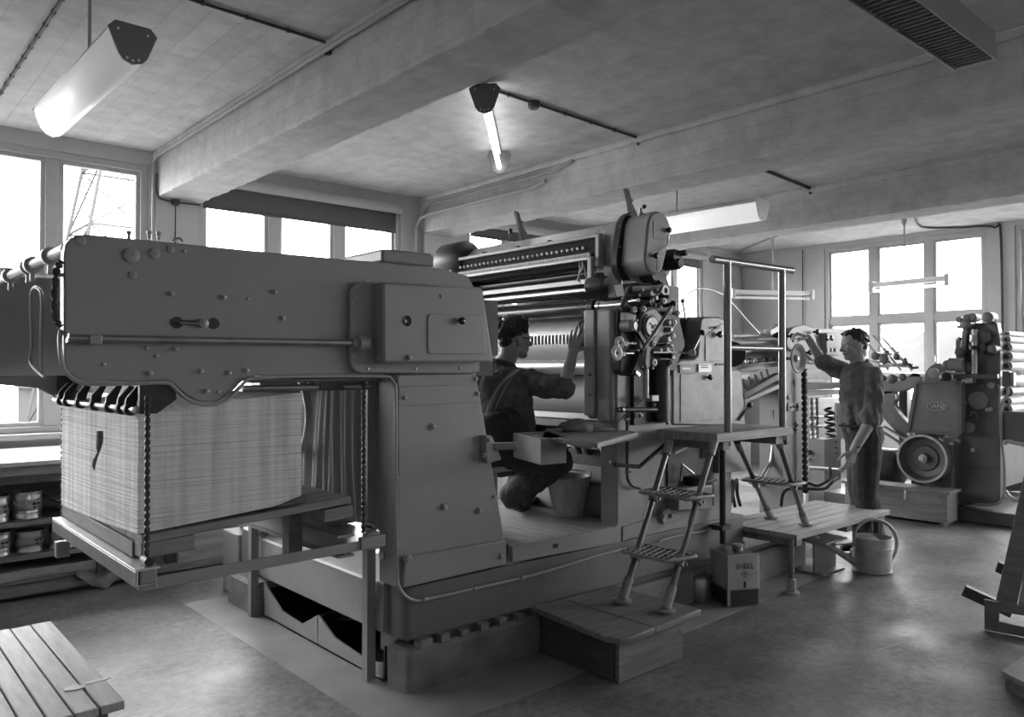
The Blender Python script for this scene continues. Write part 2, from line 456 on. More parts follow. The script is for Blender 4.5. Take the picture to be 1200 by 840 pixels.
# windows ---------------------------------------------------------------
GLASS = bpy.data.materials.new('window_glass'); GLASS.use_nodes = True
_N, _L = GLASS.node_tree.nodes, GLASS.node_tree.links
_N.remove(_N['Principled BSDF'])
_tr = _N.new('ShaderNodeBsdfTransparent'); _tr.inputs[0].default_value = (.95, .95, .95, 1)
_gl = _N.new('ShaderNodeBsdfGlossy'); _gl.inputs['Roughness'].default_value = .02
_fr = _N.new('ShaderNodeLayerWeight'); _fr.inputs[0].default_value = .12
_pw = _N.new('ShaderNodeMath'); _pw.operation = 'MULTIPLY'; _pw.inputs[1].default_value = .35; _L.new(_fr.outputs['Fresnel'], _pw.inputs[0])
_mx = _N.new('ShaderNodeMixShader'); _L.new(_pw.outputs[0], _mx.inputs[0]); _L.new(_tr.outputs[0], _mx.inputs[1]); _L.new(_gl.outputs[0], _mx.inputs[2])
_L.new(_mx.outputs[0], _N['Material Output'].inputs[0])

def window(n, a, b, muls, side, top):
    """three casements under three toplights; side 'Y' = window wall, 'X' = right wall"""
    f0 = (YW if side == 'Y' else XR)
    def bx(m, u0, u1, d0, d1, z0, z1):
        return m.box(u0, u1, f0 + d0, f0 + d1, z0, z1) if side == 'Y' else m.box(f0 + d0, f0 + d1, u0, u1, z0, z1)
    root = struct(bx(MB(), a, b, .015, .19, SILL, SILL + .05).build('window_%d' % n, FRAMEP, bevel=.006))
    for nm, u0, u1, z0, z1 in (('window_frame', a, a + .06, SILL + .05, top), ('window_frame', b - .06, b, SILL + .05, top), ('window_frame', a + .06, b - .06, top - .055, top)):
        bx(MB(), u0, u1, .02, .18, z0, z1).build(nm, FRAMEP, root, bevel=.005)
    bx(MB(), a + .06, b - .06, .033, .167, TRANSOM - .045, TRANSOM + .045).build('transom', FRAMEP, root, bevel=.005)
    us = [a + .06] + [q for m_ in muls for q in m_] + [b - .06]
    for u0, u1 in muls:
        bx(MB(), u0, u1, .03, .17, SILL + .05, top - .055).build('mullion', FRAMEP, root, bevel=.005)
    for i in range(0, len(us), 2):
        for z0, z1 in ((SILL + .05, TRANSOM - .045), (TRANSOM + .045, top - .055)):
            u0, u1 = us[i], us[i + 1]; s = .032
            m = MB()
            # sash: a closed ring round the pane
            o4 = [(u0, z0), (u1, z0), (u1, z1), (u0, z1)]; i4 = [(u0 + s, z0 + s), (u1 - s, z0 + s), (u1 - s, z1 - s), (u0 + s, z1 - s)]
            vs = []
            for d in (.05, .10):
                for q in o4 + i4:
                    vs.append((q[0], f0 + d, q[1]) if side == 'Y' else (f0 + d, q[0], q[1]))
            fs = []
            for k in range(4):
                j = (k + 1) % 4
                fs += [(k, j, 4 + j, 4 + k), (8 + k, 12 + k, 12 + j, 8 + j), (4 + k, 4 + j, 12 + j, 12 + k), (k, 8 + k, 8 + j, j)]
            m.add(vs, fs).build('sash', FRAMEP, root)
            bx(MB(), u0 + s, u1 - s, .073, .077, z0 + s, z1 - s).build('pane', GLASS, root)
            if z0 < 1.5:
                px = u1 - .012
                bx(MB(), px - .008, px + .008, .012, .032, z1 - .55, z1 - .47).build('window_catch', FRAMEP, root)
    bx(MB(), a - .05, b + .05, -.10, .02, SILL - .045, SILL).build('window_sill', FRAMEP, root, bevel=.006)
    return root
for i, (a, b) in enumerate(BAYS):
    w = (b - a)
    mu = {1: [(.64, .74), (1.33, 1.43)], 2: [(3.16, 3.27), (3.84, 3.95)], 4: [(8.7, 8.8), (9.31, 9.41)]}.get(i, [(a + w / 3 - .05, a + w / 3 + .05), (a + 2 * w / 3 - .05, a + 2 * w / 3 + .05)])
    window(i + 1, a, b, mu, 'Y', HEADZ)
for i, (a, b) in enumerate(RBAYS):
    w = (b - a)
    window(i + 6, a, b, [(a + w / 3 - .06, a + w / 3 + .04), (a + 2 * w / 3 - .04, a + 2 * w / 3 + .06)], 'X', HEADZ + .06)

# roller blinds ----------------------------------------------------------
BLINDM = mat('blind_cloth', .13, .9, var=.1, scale=30, bump=.2, bscale=200)
def blind(a, b, zb, label):
    t = thing('roller_blind', label, 'blind', ((a + b) / 2, YW - .08, 3.1), 'roller blinds on the window wall')
    m = MB().cyl((a, YW - .08, 3.12), (b, YW - .08, 3.12), .055, 16); m.build('roller', FRAMEP, t)
    MB().grid(lambda u, v: (a + .03 + (b - a - .06) * u, YW - .035 + .004 * math.sin(u * 9), 3.12 - (3.12 - zb) * v), 20, 4).build('blind_cloth', BLINDM, t, solid=.003)
    MB().box(a + .03, b - .03, YW - .042, YW - .026, zb - .012, zb + .006).build('bottom_bar', BLINDM, t)
    MB().tube([(b - .02, YW - .06, 3.08), (b - .015, YW - .05, zb - .05)], .003, 6).build('pull_cord', FRAMEP, t)
blind(2.5, 4.55, 2.88, 'dark roller blind above the three panes over the big flat machine panel')
blind(5.48, 7.38, 2.965, 'dark roller blind drawn low behind the inking rollers of the press')
blind(8.08, 9.93, 2.97, 'roller blind over the window next to the far room corner')

# pipes and cables --------------------------------------------------------
def conduit(label, pts, r=.011, m=CONDUIT, clips=0, name='conduit', grp=None, cat='conduit'):
    o = MB().tube(pts, r, 8).build(name, m)
    tag(o, label, cat, grp)
    if clips:
        P = [V(p) for p in pts]
        for i in range(len(P) - 1):
            n = int((P[i + 1] - P[i]).length / clips)
            for k in range(1, n + 1):
                q = P[i].lerp(P[i + 1], k / (n + 1))
                MB().ball(q, r * 1.6, 8).build('clip', m, o)
    return o
def jbox(label, c, s=.035):
    t = tag(MB().lathe(c, (0, 0, -1), [(0, s), (s, s), (s * 1.3, s * .7)], 16).build('junction_box', CABLE), label, 'junction box')
conduit('thin cable crossing the ceiling slab above the trough lamp at upper left', [(1.2, 3.95, ZC - .012), (2.12, 3.98, ZC - .012), (2.145, 3.98, ZC - .06)], .009, CABLE, .25, 'ceiling_cable', cat='cable')
jbox('round box where a ceiling cable meets the first beam', (2.13, 3.98, ZC - .05), .022)
conduit('dark ceiling cable running from the bare tube lamp to the middle beam', [(2.6, 3.9, ZC - .012), (4.84, 4.0, ZC - .012), (4.85, 4.0, ZC - .07)], .010, CABLE, .3, 'ceiling_cable', cat='cable')
jbox('dark round box halfway along the cable beside the bare tube lamp', (3.68, 3.95, ZC), .04)
conduit('pair of black cables between the middle and the far ceiling beam', [(6.3, 3.87, ZC - .012), (7.5, 3.97, ZC - .012), (7.515, 3.97, ZC - .07)], .015, CABLE, .0, 'ceiling_cable', cat='cable')
conduit('cable with clips along the ceiling edge at the upper left', [(.89, 3.2, ZC - .01), (.90, 6.9, ZC - .01)], .009, CABLE, .2, 'ceiling_cable', cat='cable')
conduit('painted conduit turning down the wall pier left of the first beam', [(2.11, 2.0, ZC - .06)] + [(2.11, 6.85, ZC - .06), (2.11, 6.96, ZC - .1), (2.11, 6.965, 1.9)], .014)
conduit('thin conduit following the underside of the first beam along the wall', smoothpath([(2.135, 6.95, 3.1), (2.14, 6.95, 2.93), (2.22, 6.95, 2.885), (2.5, 6.95, 2.885)], 4), .008, CABLE)
conduit('pale conduit along the top of the middle beam and down its pier', [(4.8, 5.0, 3.11), (4.8, 5.2, 3.08)] + [(4.8, 6.75, 3.08), (4.79, 6.9, 3.05), (4.76, 6.96, 2.95), (4.76, 6.965, 1.6)], .02)
conduit('second conduit beside the pale one on the middle beam pier', [(4.83, 4.7, 3.24), (4.83, 4.9, 3.19), (4.83, 6.8, 3.19), (4.85, 6.93, 3.12), (4.87, 6.955, 2.95), (4.87, 6.96, 1.6)], .014)
conduit('conduit running down the far room corner from the ceiling', [(9.4, 5.1, ZC - .015), (10.6, 6.7, ZC - .015), (11.0, 6.95, ZC - .1), (11.02, 6.965, 1.0)], .014)
conduit('thin clipped conduit on the right wall beside the far window', [(11.07, 5.98, ZC - .05), (11.07, 5.98, 1.9)], .008, CABLE, .35)
conduit('conduit bending from the ceiling down beside the right hand window', smoothpath([(9.5, 3.75, ZC - .012), (10.6, 4.1, ZC - .012), (11.0, 3.75, ZC - .02)], 5) + smoothpath([(11.05, 3.6, ZC - .02), (11.07, 3.4, ZC - .06), (11.07, 3.34, ZC - .2), (11.07, 3.33, 1.2)], 4), .014, CABLE)
conduit('thin cable hanging on the window pier behind the delivery panel', [(2.29, 6.95, 2.86), (2.29, 6.96, 1.9)], .005, CABLE, .3)
jbox('small dark box under the end of the first ceiling beam', (2.29, 6.95, 2.9), .035)

# fluorescent lamps -------------------------------------------------------
GLOW = mat('lamp_diffuser', .75, .5, var=0, emit=.085 * LAMP)
GLOWC = mat('lamp_diffuser_lit', .8, .5, var=0, emit=.22 * LAMP)
TUBE = mat('lamp_tube', .9, .4, var=0, emit=3.5 * LAMP)
CAPM = mat('lamp_cap', .17, .5, var=.05)
CAPL = mat('lamp_cap_pale', .5, .5, var=.05)
def trough_lamp(p0, p1, w, h, label, rod=None, diffuser=True, capmat=CAPM, glow=None):
    """lamp between end caps at p0, p1 (centres of the caps); width w, height h"""
    p0, p1 = V(p0), V(p1); d = (p1 - p0).normalized(); s = d.cross(V(0, 0, 1)).normalized(); up = V(0, 0, 1)
    t = thing('fluorescent_lamp', label, 'lamp', (p0 + p1) / 2, 'fluorescent ceiling lamps')
    cap = [(-.36, .5), (.36, .5), (.5, .32), (.30, -.28), (.2, -.42), (.0, -.5), (-.2, -.42), (-.30, -.28), (-.5, .32)]
    def sec(c, off, kk=1.0):
        return [c + d * off + s * (a * w * kk) + up * (b * h * kk) for a, b in cap]
    for c, sg in ((p0, -1), (p1, 1)):
        m = MB(); n = len(cap)
        m.add(sec(c, 0) + sec(c, .012 * sg), [tuple(range(n)), tuple(range(2 * n - 1, n - 1, -1))] + [(i, (i + 1) % n, (i + 1) % n + n, i + n) for i in range(n)])
        e = m.build('end_cap', capmat, t)
        for a, b in ((-.12, -.36), (0, -.4), (.12, -.36), (-.3, .3), (.3, .3)):
            q = c + d * (.012 * sg) + s * (a * w) + up * (b * h)
            MB().cyl(q, q + d * (.003 * sg), .006, 8).build('vent_hole', WENAMEL, e)
    if diffuser:
        lo = [(-.47, .28), (-.40, .02), (-.285, -.28), (-.18, -.41), (0, -.48), (.18, -.41), (.285, -.28), (.40, .02), (.47, .28)]
        vs = [c + s * (a * w) + up * (b * h) for c in (p0, p1) for a, b in lo]; n = len(lo)
        MB().add(vs, [(i, i + 1, i + 1 + n, i + n) for i in range(n - 1)]).build('diffuser', glow or GLOW, t, angle=60, solid=.004)
        hi = [(-.48, .31), (-.35, .48), (.35, .48), (.48, .31)]
        vs = [c + s * (a * w) + up * (b * h) for c in (p0, p1) for a, b in hi]; n = 4
        MB().add(vs, [(i, i + 1, i + 1 + n, i + n) for i in range(n - 1)]).build('lamp_back', WENAMEL, t, solid=.004)
    else:
        MB().beam(p0 + up * h * .4, p1 + up * h * .4, w * .16, h * .12).build('lamp_spine', WENAMEL, t)
        MB().cyl(p0 - up * h * .22, p1 - up * h * .22, .019, 14).build('lamp_tube', TUBE, t)
    if rod:
        MB().cyl((rod[0], rod[1], p0.z + h * .4), (rod[0], rod[1], ZC), .008, 8).build('hanger_rod', CONDUIT, t)
    return t
trough_lamp((1.01, 3.628, 2.85), (0.991, 5.055, 2.85), .20, .175, 'large trough lamp with white diffuser hanging at upper left', (1.004, 4.32))
trough_lamp((3.201, 3.898, 3.185), (4.272, 5.011, 3.185), .205, .195, 'bare tube lamp without diffuser beside the middle of the ceiling', None, False)
trough_lamp((6.35, 3.816, 2.88), (6.35, 5.015, 2.89), .22, .20, 'lit lamp with white diffuser behind the gear cover of the press', (6.35, 4.75), True, WENAMEL, GLOWC)
# added trough lamps, unseen behind the camera, to brighten the machine fronts
for _x, _y, _w in ((1.0, -1.2, 'first bay'), (3.7, -1.2, 'second bay'), (6.35, -1.0, 'third bay')):
    trough_lamp((_x, _y - .75, 2.85), (_x, _y + .75, 2.85), .22, .2, 'added trough lamp lighting the machines from the %s behind the camera' % _w, (_x, _y), True, WENAMEL, mat('added_lamp_diffuser', .8, .5, var=0, emit=1.6 * LAMP))
def strip_lamp(p0, p1, label, rod, e=.9):
    p0, p1 = V(p0), V(p1); d = (p1 - p0).normalized(); up = V(0, 0, 1)
    t = thing('fluorescent_lamp', label, 'lamp', (p0 + p1) / 2, 'fluorescent ceiling lamps')
    MB().beam(p0, p1, .09, .06).build('lamp_body', WENAMEL, t, bevel=.006)
    MB().cyl(p0 - up * .075, p1 - up * .075, .018, 12).build('lamp_tube', mat('lamp_tube_dim_%g' % e, .8, .4, var=0, emit=e * LAMP), t)
    for c, sg in ((p0, -1), (p1, 1)):
        MB().beam(c - d * (.0 * sg) - up * .02, c + d * (.05 * sg) - up * .02, .12, .14).build('end_cap', CAPL, t, bevel=.01)
    MB().cyl((rod[0], rod[1], p0.z), (rod[0], rod[1], ZC), .01, 8).build('hanger_rod', CONDUIT, t)
    MB().lathe((rod[0], rod[1], ZC), (0, 0, -1), [(0, .04), (.05, .03), (.09, .015)], 12).build('ceiling_rose', CONDUIT, t)
strip_lamp((9.661, 6.251, 2.54), (10.688, 5.679, 2.54), 'slim strip lamp on a rod in the far room corner', (10.0, 5.85), 0.05)
strip_lamp((9.93, 3.577, 2.52), (9.93, 4.414, 2.507), 'slim strip lamp hanging in front of the right hand window', (9.93, 4.04))
# louvred lamp at the upper right
t = thing('louvred_lamp', 'lamp with grey louvre slats under the ceiling at upper right', 'lamp', (3.1, 1.25, 2.85))
xa, xb = 2.35, 3.84
MB().box(xa, xb, 1.17, 1.335, 2.86, 2.93).build('lamp_body', ENAMEL, t, bevel=.01)
for k in range(40):
    x = xa + .02 + (xb - xa - .04) * k / 39
    MB().box(x - .002, x + .002, 1.175, 1.33, 2.80, 2.86).build('slat', ENAMEL, t)
for y in (1.17, 1.335):
    MB().box(xa, xb, y - .003, y + .003, 2.795, 2.87).build('side_rail', ENAMEL, t)
MB().cyl((xb - .3, 1.25, 2.93), (xb - .3, 1.25, ZC), .008, 8).build('hanger_rod', CONDUIT, t)

# ================================================================ the big printing press
YF = 3.0                      # plane of its near side frames
PR = thing('printing_press', 'big grey sheet-fed printing press filling the middle of the room', 'machine', (3.2, 3.8, 0))

# concrete foundation -----------------------------------------------------
def plinth(x0, x1, y0, y1, h):
    pts = rounded([(x0, y0), (x1, y0), (x1, y1), (x0, y1)], .03, 3)
    m = MB(); n = len(pts); vs = []
    for z, k in ((0, .0), (h - .02, .0), (h, .02)):
        cx, cy = (x0 + x1) / 2, (y0 + y1) / 2
        for a, b in pts:
            vs.append((a - math.copysign(k, a - cx), b - math.copysign(k, b - cy), z))
    fs = [tuple(range(n - 1, -1, -1)), tuple(range(2 * n, 3 * n))] + [(r * n + i, r * n + (i + 1) % n, (r + 1) * n + (i + 1) % n, (r + 1) * n + i) for r in range(2) for i in range(n)]
    o = m.add(vs, fs).build('plinth', PLINTHM); o['kind'] = 'structure'
    return lab(o, 'worn concrete foundation strip under the press')
plinth(1.99, 5.52, 2.96, 3.15, .19)
plinth(1.94, 5.52, 4.48, 4.9, .19)
for k in range(9):                     # levelling wedges between foundation and bed
    x = 2.06 + k * .118
    MB().box(x, x + (.05 if k else .07), 2.965, 3.05, .186, .222 - (.008 if k % 3 == 2 else 0)).build('wedge', PLINTHM, PR, bevel=.003)

# bed -----------------------------------------------------------------------
def slab(name, m, pts, y0, y1, par=PR, bevel=.006, **k):
    return MB().prism(pts, 'Y', y0, y1).build(name, m, par, bevel=bevel, **k)
bed = MB().prism(rounded([(2.0, 3.0), (4.75, 3.0), (4.75, 4.85), (2.0, 4.85)], [.05, .02, .02, .05], 4), 'Z', .222, .462).build('bed', PAINTB, PR, bevel=.006)
MB().box(2.06, 5.5, 3.02, 3.3, .10, .222).build('bed_foot', PAINTB, PR)
# steep drip apron on the delivery end of the bed
MB().prism([(1.965, .235), (1.975, .455), (2.12, .52), (2.12, .235)], 'Y', 3.14, 4.47).build('drip_apron', PAINT2, PR, bevel=.008)
MB().prism([(1.97, .449), (1.975, .462), (2.12, .528), (2.12, .515)], 'Y', 3.14, 4.47).build('apron_lip', ALU, PR)
MB().box(2.1, 3.9, 3.2, 4.6, .30, .44).build('bed_well', IRON, PR)

# delivery end: the long side panels ----------------------------------------
panel = [(0.627, 1.473), (0.626, 1.545), (0.624, 1.833), (0.629, 1.872), (0.644, 1.896), (0.668, 1.912), (0.715, 1.916),
         (1.297, 1.918), (2.189, 1.926), (2.357, 1.903), (2.431, 1.817), (2.432, 1.437), (1.896, 1.431), (1.296, 1.426), (1.264, 1.416),
         (1.237, 1.397), (1.214, 1.374), (1.184, 1.348), (1.148, 1.329), (1.109, 1.327), (1.071, 1.331), (1.039, 1.348), (1.015, 1.368), (0.99, 1.393), (0.963, 1.409),
         (0.829, 1.407), (0.698, 1.409), (0.661, 1.424), (0.64, 1.441)]
near = slab('delivery_side_panel', PAINT, panel, 3.0, 3.06, bevel=.006)
slab('delivery_side_panel', PAINT, panel, 4.58, 4.64)
for (r, par) in ((.0, near),):
    for loc, s in (((0.837, 2.999, 1.857), 1.0), ((0.915, 2.999, 1.87), .72), ((0.972, 2.999, 1.892), .55), ((0.843, 2.999, 1.787), .5), ((0.676, 2.999, 1.891), .6)):
        inst('cap_disc', DISC, near, loc, scale=(s, s, s))
    for loc in ((0.976, 3, 1.729), (1.169, 3, 1.728), (1.375, 3, 1.761), (1.409, 3, 1.656), (0.992, 3, 1.525), (0.903, 3, 1.437), (1.083, 3, 1.443), (1.19, 3, 1.437), (1.261, 3, 1.446), (1.106, 3, 1.369), (1.999, 3, 1.45)):
        inst('bolt', BOLT, near, loc, (0, R.uniform(0, 1), 0), (.75, .75, .75))
    for loc in ((1.021, 3, 1.89), (0.926, 3, 1.499), (0.891, 3, 1.527), (0.751, 3, 1.468), (1.151, 3, 1.365), (1.266, 3, 1.727)):
        inst('bolt_small', BOLTS, near, loc, None, (.7, .7, .7))
# slot with its clamping bolt
sl = rounded([(0.973, 1.634), (1.153, 1.632), (1.153, 1.616), (0.974, 1.616)], .004)
slot = slab('adjusting_slot', IRON, sl, 2.998, 3.01, near, bevel=0)
for p in ((0.995, 1.623), (1.13, 1.625)):
    MB().cyl((p[0], 2.997, p[1]), (p[0], 3.01, p[1]), .022, 20).build('slot_end', IRON, near)
MB().lathe((1.088, 3, 1.623), (0, -1, 0), [(0, .023), (.004, .023), (.004, .018), (.02, .018), (.022, .01), (.026, .01), (.027, .005)], 12).build('clamp_bolt', DSTEEL, near)
MB().cyl((0.999, 2.985, 1.621), (1.067, 2.985, 1.622), .004, 8).build('slot_rod', STEEL, near)
# long rod along the panel
MB().cyl((0.632, 2.965, 1.555), (1.754, 2.965, 1.563), .0135, 14).build('adjusting_rod', DSTEEL, near)
MB().cyl((0.629, 2.965, 1.557), (0.634, 2.965, 1.556), .018, 12).build('rod_end', STEEL, near)
b0 = (0.692, 1.569); b1 = (0.732, 1.535)
MB().box(b0[0], b1[0], 2.945, 3.0, b1[1], b0[1]).build('rod_bracket', PAINT, near, bevel=.004)
MB().lathe((1.704, 2.965, 1.562), (1, 0, 0), [(0, .022), (.025, .022), (.028, .035), (.075, .036), (.08, .024)], 20).build('rod_boss', PAINT, near)
# oil cups on the upper edge
for loc, s in (((0.837, 3.03, 1.927), 1), ((0.906, 3.03, 1.935), .8), ((0.939, 3.03, 1.936), .8)):
    MB().lathe(loc, (0, 0, 1), [(-.01, .006), (.008, .006), (.01, .009), (.02, .009), (.022, .004)], 10).build('oil_nipple', DSTEEL, near)
lp = [(0.991, 3.03, 1.926), (1, 3.03, 1.939), (1.015, 3.03, 1.941), (1.025, 3.03, 1.929)]
MB().tube(lp, .005, 8).build('lifting_eye', DSTEEL, near)
# low housing on top of the panel
h = [(2.033, 1.966), (2.033, 2.031), (2.318, 2.037), (2.34, 2.024), (2.34, 1.967)]
slab('top_housing', PAINT, h, 3.25, 4.1, bevel=.012)
# dark boxes added between the side panels to block light
MB().box(1.05, 2.6, 3.06, 4.58, 1.52, 1.80).build('delivery_light_block', IRON, PR)
MB().box(2.05, 2.6, 3.10, 4.58, 1.42, 1.52).build('delivery_light_block', IRON, PR)

# rails across the outer end, with the running chain and the wire pipe --------
MB().cyl((.645, 3.06, 1.868), (.645, 4.6, 1.868), .019, 14).build('tie_bar', ALU, PR)
for y in (3.30, 3.62, 3.7, 4.1):
    MB().lathe((.645, y, 1.868), (0, 1, 0), [(0, .019), (0, .034), (.028, .034), (.028, .019)], 16).build('tie_bar_collar', DSTEEL, PR)
    MB().box(.635, .655, y + .004, y + .024, 1.80, 1.84).build('collar_screw', DSTEEL, PR, bevel=.006)
def chain(name, pts, par, r=.011, pitch=.026, m=IRON):
    """roller chain: one connected run of links, pinched between the rollers"""
    P = smoothpath(pts, 8) if len(pts) > 2 else [V(p) for p in pts]
    L = 0; out = [P[0]]; rad = [r]; k = 0; acc = 0
    for i in range(len(P) - 1):
        d = (P[i + 1] - P[i]).length; n = max(1, int(round(d / (pitch / 4))))
        for j in range(1, n + 1):
            out.append(P[i].lerp(P[i + 1], j / n)); k += 1
            rad.append(r * (1.0, .95, .45, .95)[k % 4])
    return stuff(MB().tube(out, rad, 7).build(name, m, par))
chain('delivery_chain', [(0.614, 2.99, 1.593), (0.598, 2.99, 1.624), (0.595, 2.99, 1.701), (0.6, 2.99, 1.778), (0.615, 2.99, 1.814)], PR, .012, .05)
MB().tube([(0.606, 3.02, 1.77), (0.642, 3.02, 1.773)], .006, 8).build('chain_guide_pin', DSTEEL, PR)
MB().tube(smoothpath([(0.72, 3.846, 1.424), (0.7, 3.762, 1.567), (0.7, 3.752, 1.744), (0.7, 3.821, 1.792), (0.7, 3.926, 1.8), (0.7, 3.979, 1.759), (0.7, 3.953, 1.572), (0.7, 3.967, 1.479), (0.72, 3.796, 1.417)], 5), .007, 8).build('wire_pipe', PAINT2, PR)
# conduit that follows the lower edge of panel and column
cp = [(0.622, 3.03, 1.58), (0.611, 2.99, 1.544), (0.616, 2.99, 1.487), (0.63, 2.99, 1.444), (0.658, 2.99, 1.415), (0.701, 2.99, 1.401), (0.826, 2.99, 1.4), (0.954, 2.99, 1.402), (0.981, 2.99, 1.387), (1.008, 2.99, 1.359), (1.039, 2.99, 1.336), (1.089, 2.99, 1.318), (1.144, 2.99, 1.32),
      (1.187, 2.99, 1.339), (1.22, 2.99, 1.371), (1.253, 2.99, 1.403), (1.295, 2.99, 1.418), (1.59, 2.99, 1.423), (1.872, 2.99, 1.42), (1.912, 2.99, 1.412), (1.934, 2.99, 1.385), (1.938, 2.985, 1.339), (1.941, 2.985, 0.967), (1.949, 2.985, 0.549),
      (1.952, 2.98, 0.493), (1.984, 2.98, 0.441), (2.039, 2.98, 0.406), (2.105, 2.98, 0.399), (2.379, 2.98, 0.396), (2.683, 2.98, 0.394), (2.893, 2.98, 0.4), (3.255, 2.98, 0.419), (3.584, 2.98, 0.422)]
MB().tube(smoothpath(cp, 3), .0075, 8).build('wire_conduit', PAINT2, PR)
for q in ((1.943, 2.985, 0.967), (1.947, 2.985, 0.671), (2.092, 2.975, 0.403), (2.381, 2.975, 0.397), (2.69, 2.975, 0.396)):
    MB().ball(q, .013, 8).build('conduit_clip', PAINT2, PR)

# column under the delivery ----------------------------------------------------
col = [(1.961, 0.468), (1.954, 1.431), (2.41, 1.437), (2.597, 0.599), (2.597, 0.475)]
column = slab('delivery_column', PAINT, col, 3.0, 3.16, bevel=.01)
slab('delivery_column', PAINT, [(a, b) for a, b in col], 4.45, 4.6, bevel=.01)
fl_ = [(1.987, 0.611), (2.584, 0.603), (2.584, 0.48), (1.973, 0.473)]
slab('column_flange', PAINT, fl_, 2.975, 3.0, column, bevel=.006)
plq = [(1.961, 1.373), (2.413, 1.379), (2.424, 1.292), (1.961, 1.285)]
slab('column_band', PAINT, plq, 2.993, 3.0, column, bevel=.002)
for q, s in (((1.992, 2.995, 1.323), .8), ((2.151, 3, 1.184), 1.05), ((2.412, 2.995, 1.333), .8), ((2.405, 3, 1.404), .8), ((2.216, 3, 0.805), 1.05), ((2.427, 3, 0.764), 1.05), ((1.994, 2.975, 0.604), 1.35), ((2.548, 2.975, 0.526), .9), ((2.525, 3, 0.82), .7)):
    inst('bolt', BOLTP, column, q, (0, R.uniform(0, 1), 0), (s, s, s))
MB().cyl((1.95, 3.12, .60), (2.12, 3.12, .60), .022, 14).build('cross_shaft', STEEL, PR)
MB().lathe((1.97, 3.12, .60), (1, 0, 0), [(0, .02), (0, .05), (.03, .05), (.03, .02)], 16).build('shaft_collar', DSTEEL, PR)
# gear case hung on the panel
cz = [(1.819, 1.826), (2.371, 1.839), (2.44, 1.487), (1.82, 1.475)]
gc = slab('gear_case', PAINT, cz, 2.90, 3.0, bevel=.012)
fz = rounded([(1.702, 1.824), (2.396, 1.85), (2.397, 1.429), (1.703, 1.435)], [.06, .02, .03, .06], 4)
slab('case_flange', PAINT, fz, 2.975, 3.0, gc, bevel=.006)
dz = rounded([(2.049, 1.702), (2.375, 1.705), (2.385, 1.523), (2.05, 1.518)], .025, 4)
slab('case_door', PAINT, dz, 2.894, 2.90, gc, bevel=.003)
for q in ((1.784, 2.975, 1.834), (1.721, 2.975, 1.763), (1.718, 2.975, 1.508), (1.789, 2.975, 1.453), (2.038, 2.975, 1.454), (2.292, 2.975, 1.458)):
    inst('bolt', BOLTS, gc, q, None, (.8, .8, .8))
inst('bolt', BOLTP, gc, (1.951, 2.9, 1.502), None, (.9, .9, .9))
MB().lathe((1.941, 2.9, 1.663), (0, -1, 0), [(-.01, .001), (.001, .024), (.003, .022), (.001, .018), (.001, .001)], 20).build('sight_hole', BLACK, gc)
inst('bolt', BOLTS, gc, (1.93, 2.897, 1.662), None, (.7, .7, .7))
inst('knob', KNOB, gc, (2.225, 2.895, 1.674), None, (.85, .85, .85))
MB().box(2.118, 2.124, 2.897, 2.9, 1.775, 1.79).build('key_slot', INKM, gc)

# pile hoist: guide posts, rails and chains --------------------------------------
def angle_post(x, y, z1):
    m = MB().prism([(x, y), (x + .045, y), (x + .045, y + .008), (x + .008, y + .008), (x + .008, y + .045), (x, y + .045)], 'Z', 0.005, z1)
    m.build('guide_post', PAINT, PR)
angle_post(1.925, 3.20, 1.42)
angle_post(1.92, 4.49, .74)
rail = [(0.875, 0.713), (1.84, 0.722), (1.84, 0.674), (1.772, 0.682), (0.876, 0.668)]
slab('hoist_rail', PAINT, rail, 2.95, 2.962, bevel=.002)
MB().box(1.74, 1.86, 2.94, 2.97, .685, .735).build('rail_shoe', PAINT, PR, bevel=.004)
MB().prism([(.838, .69), (.91, .69), (.91, .698), (.846, .698), (.846, .745), (.838, .745)], 'Y', 2.93, 4.22).build('hoist_rail', DSTEEL, PR, bevel=.002)
lab(MB().prism([(.838, .745), (.92, .745), (.92, .754), (.838, .754)], 'Y', 2.93, 4.22).build('rail_top', mat('pale_rail_steel', .6, .35, metal=.5, var=.2, scale=10), PR, bevel=.002), 'pale top strip of the hoist rail')  # top strip paler than the rail under it
MB().prism([(1.66, .65), (1.74, .65), (1.74, .66), (1.705, .66), (1.705, .735), (1.74, .735), (1.74, .745), (1.66, .745), (1.66, .735), (1.695, .735), (1.695, .66), (1.66, .66)], 'Y', 3.0, 4.3).build('hoist_rail', PAINT, PR)
for x, y, z in ((.885, 2.965, .672), (.885, 4.24, .56), (1.82, 2.99, .67)):
    MB().box(x - .03, x + .03, y - .022, y + .022, z, z + .075).build('chain_clamp', PAINT, PR, bevel=.005)
    MB().cyl((x, y - .03, z + .1), (x, y + .03, z + .1), .016, 12).build('chain_pin', IRON, PR)
chain('hoist_chain', [(.885, 2.965, .75), (.885, 2.965, 1.36)], PR, .0105)
chain('hoist_chain', [(.885, 4.24, .64), (.885, 4.24, 1.36)], PR, .0115)
chain('hoist_chain', [(1.82, 3.06, .73), (1.82, 3.06, 1.40)], PR, .0105)
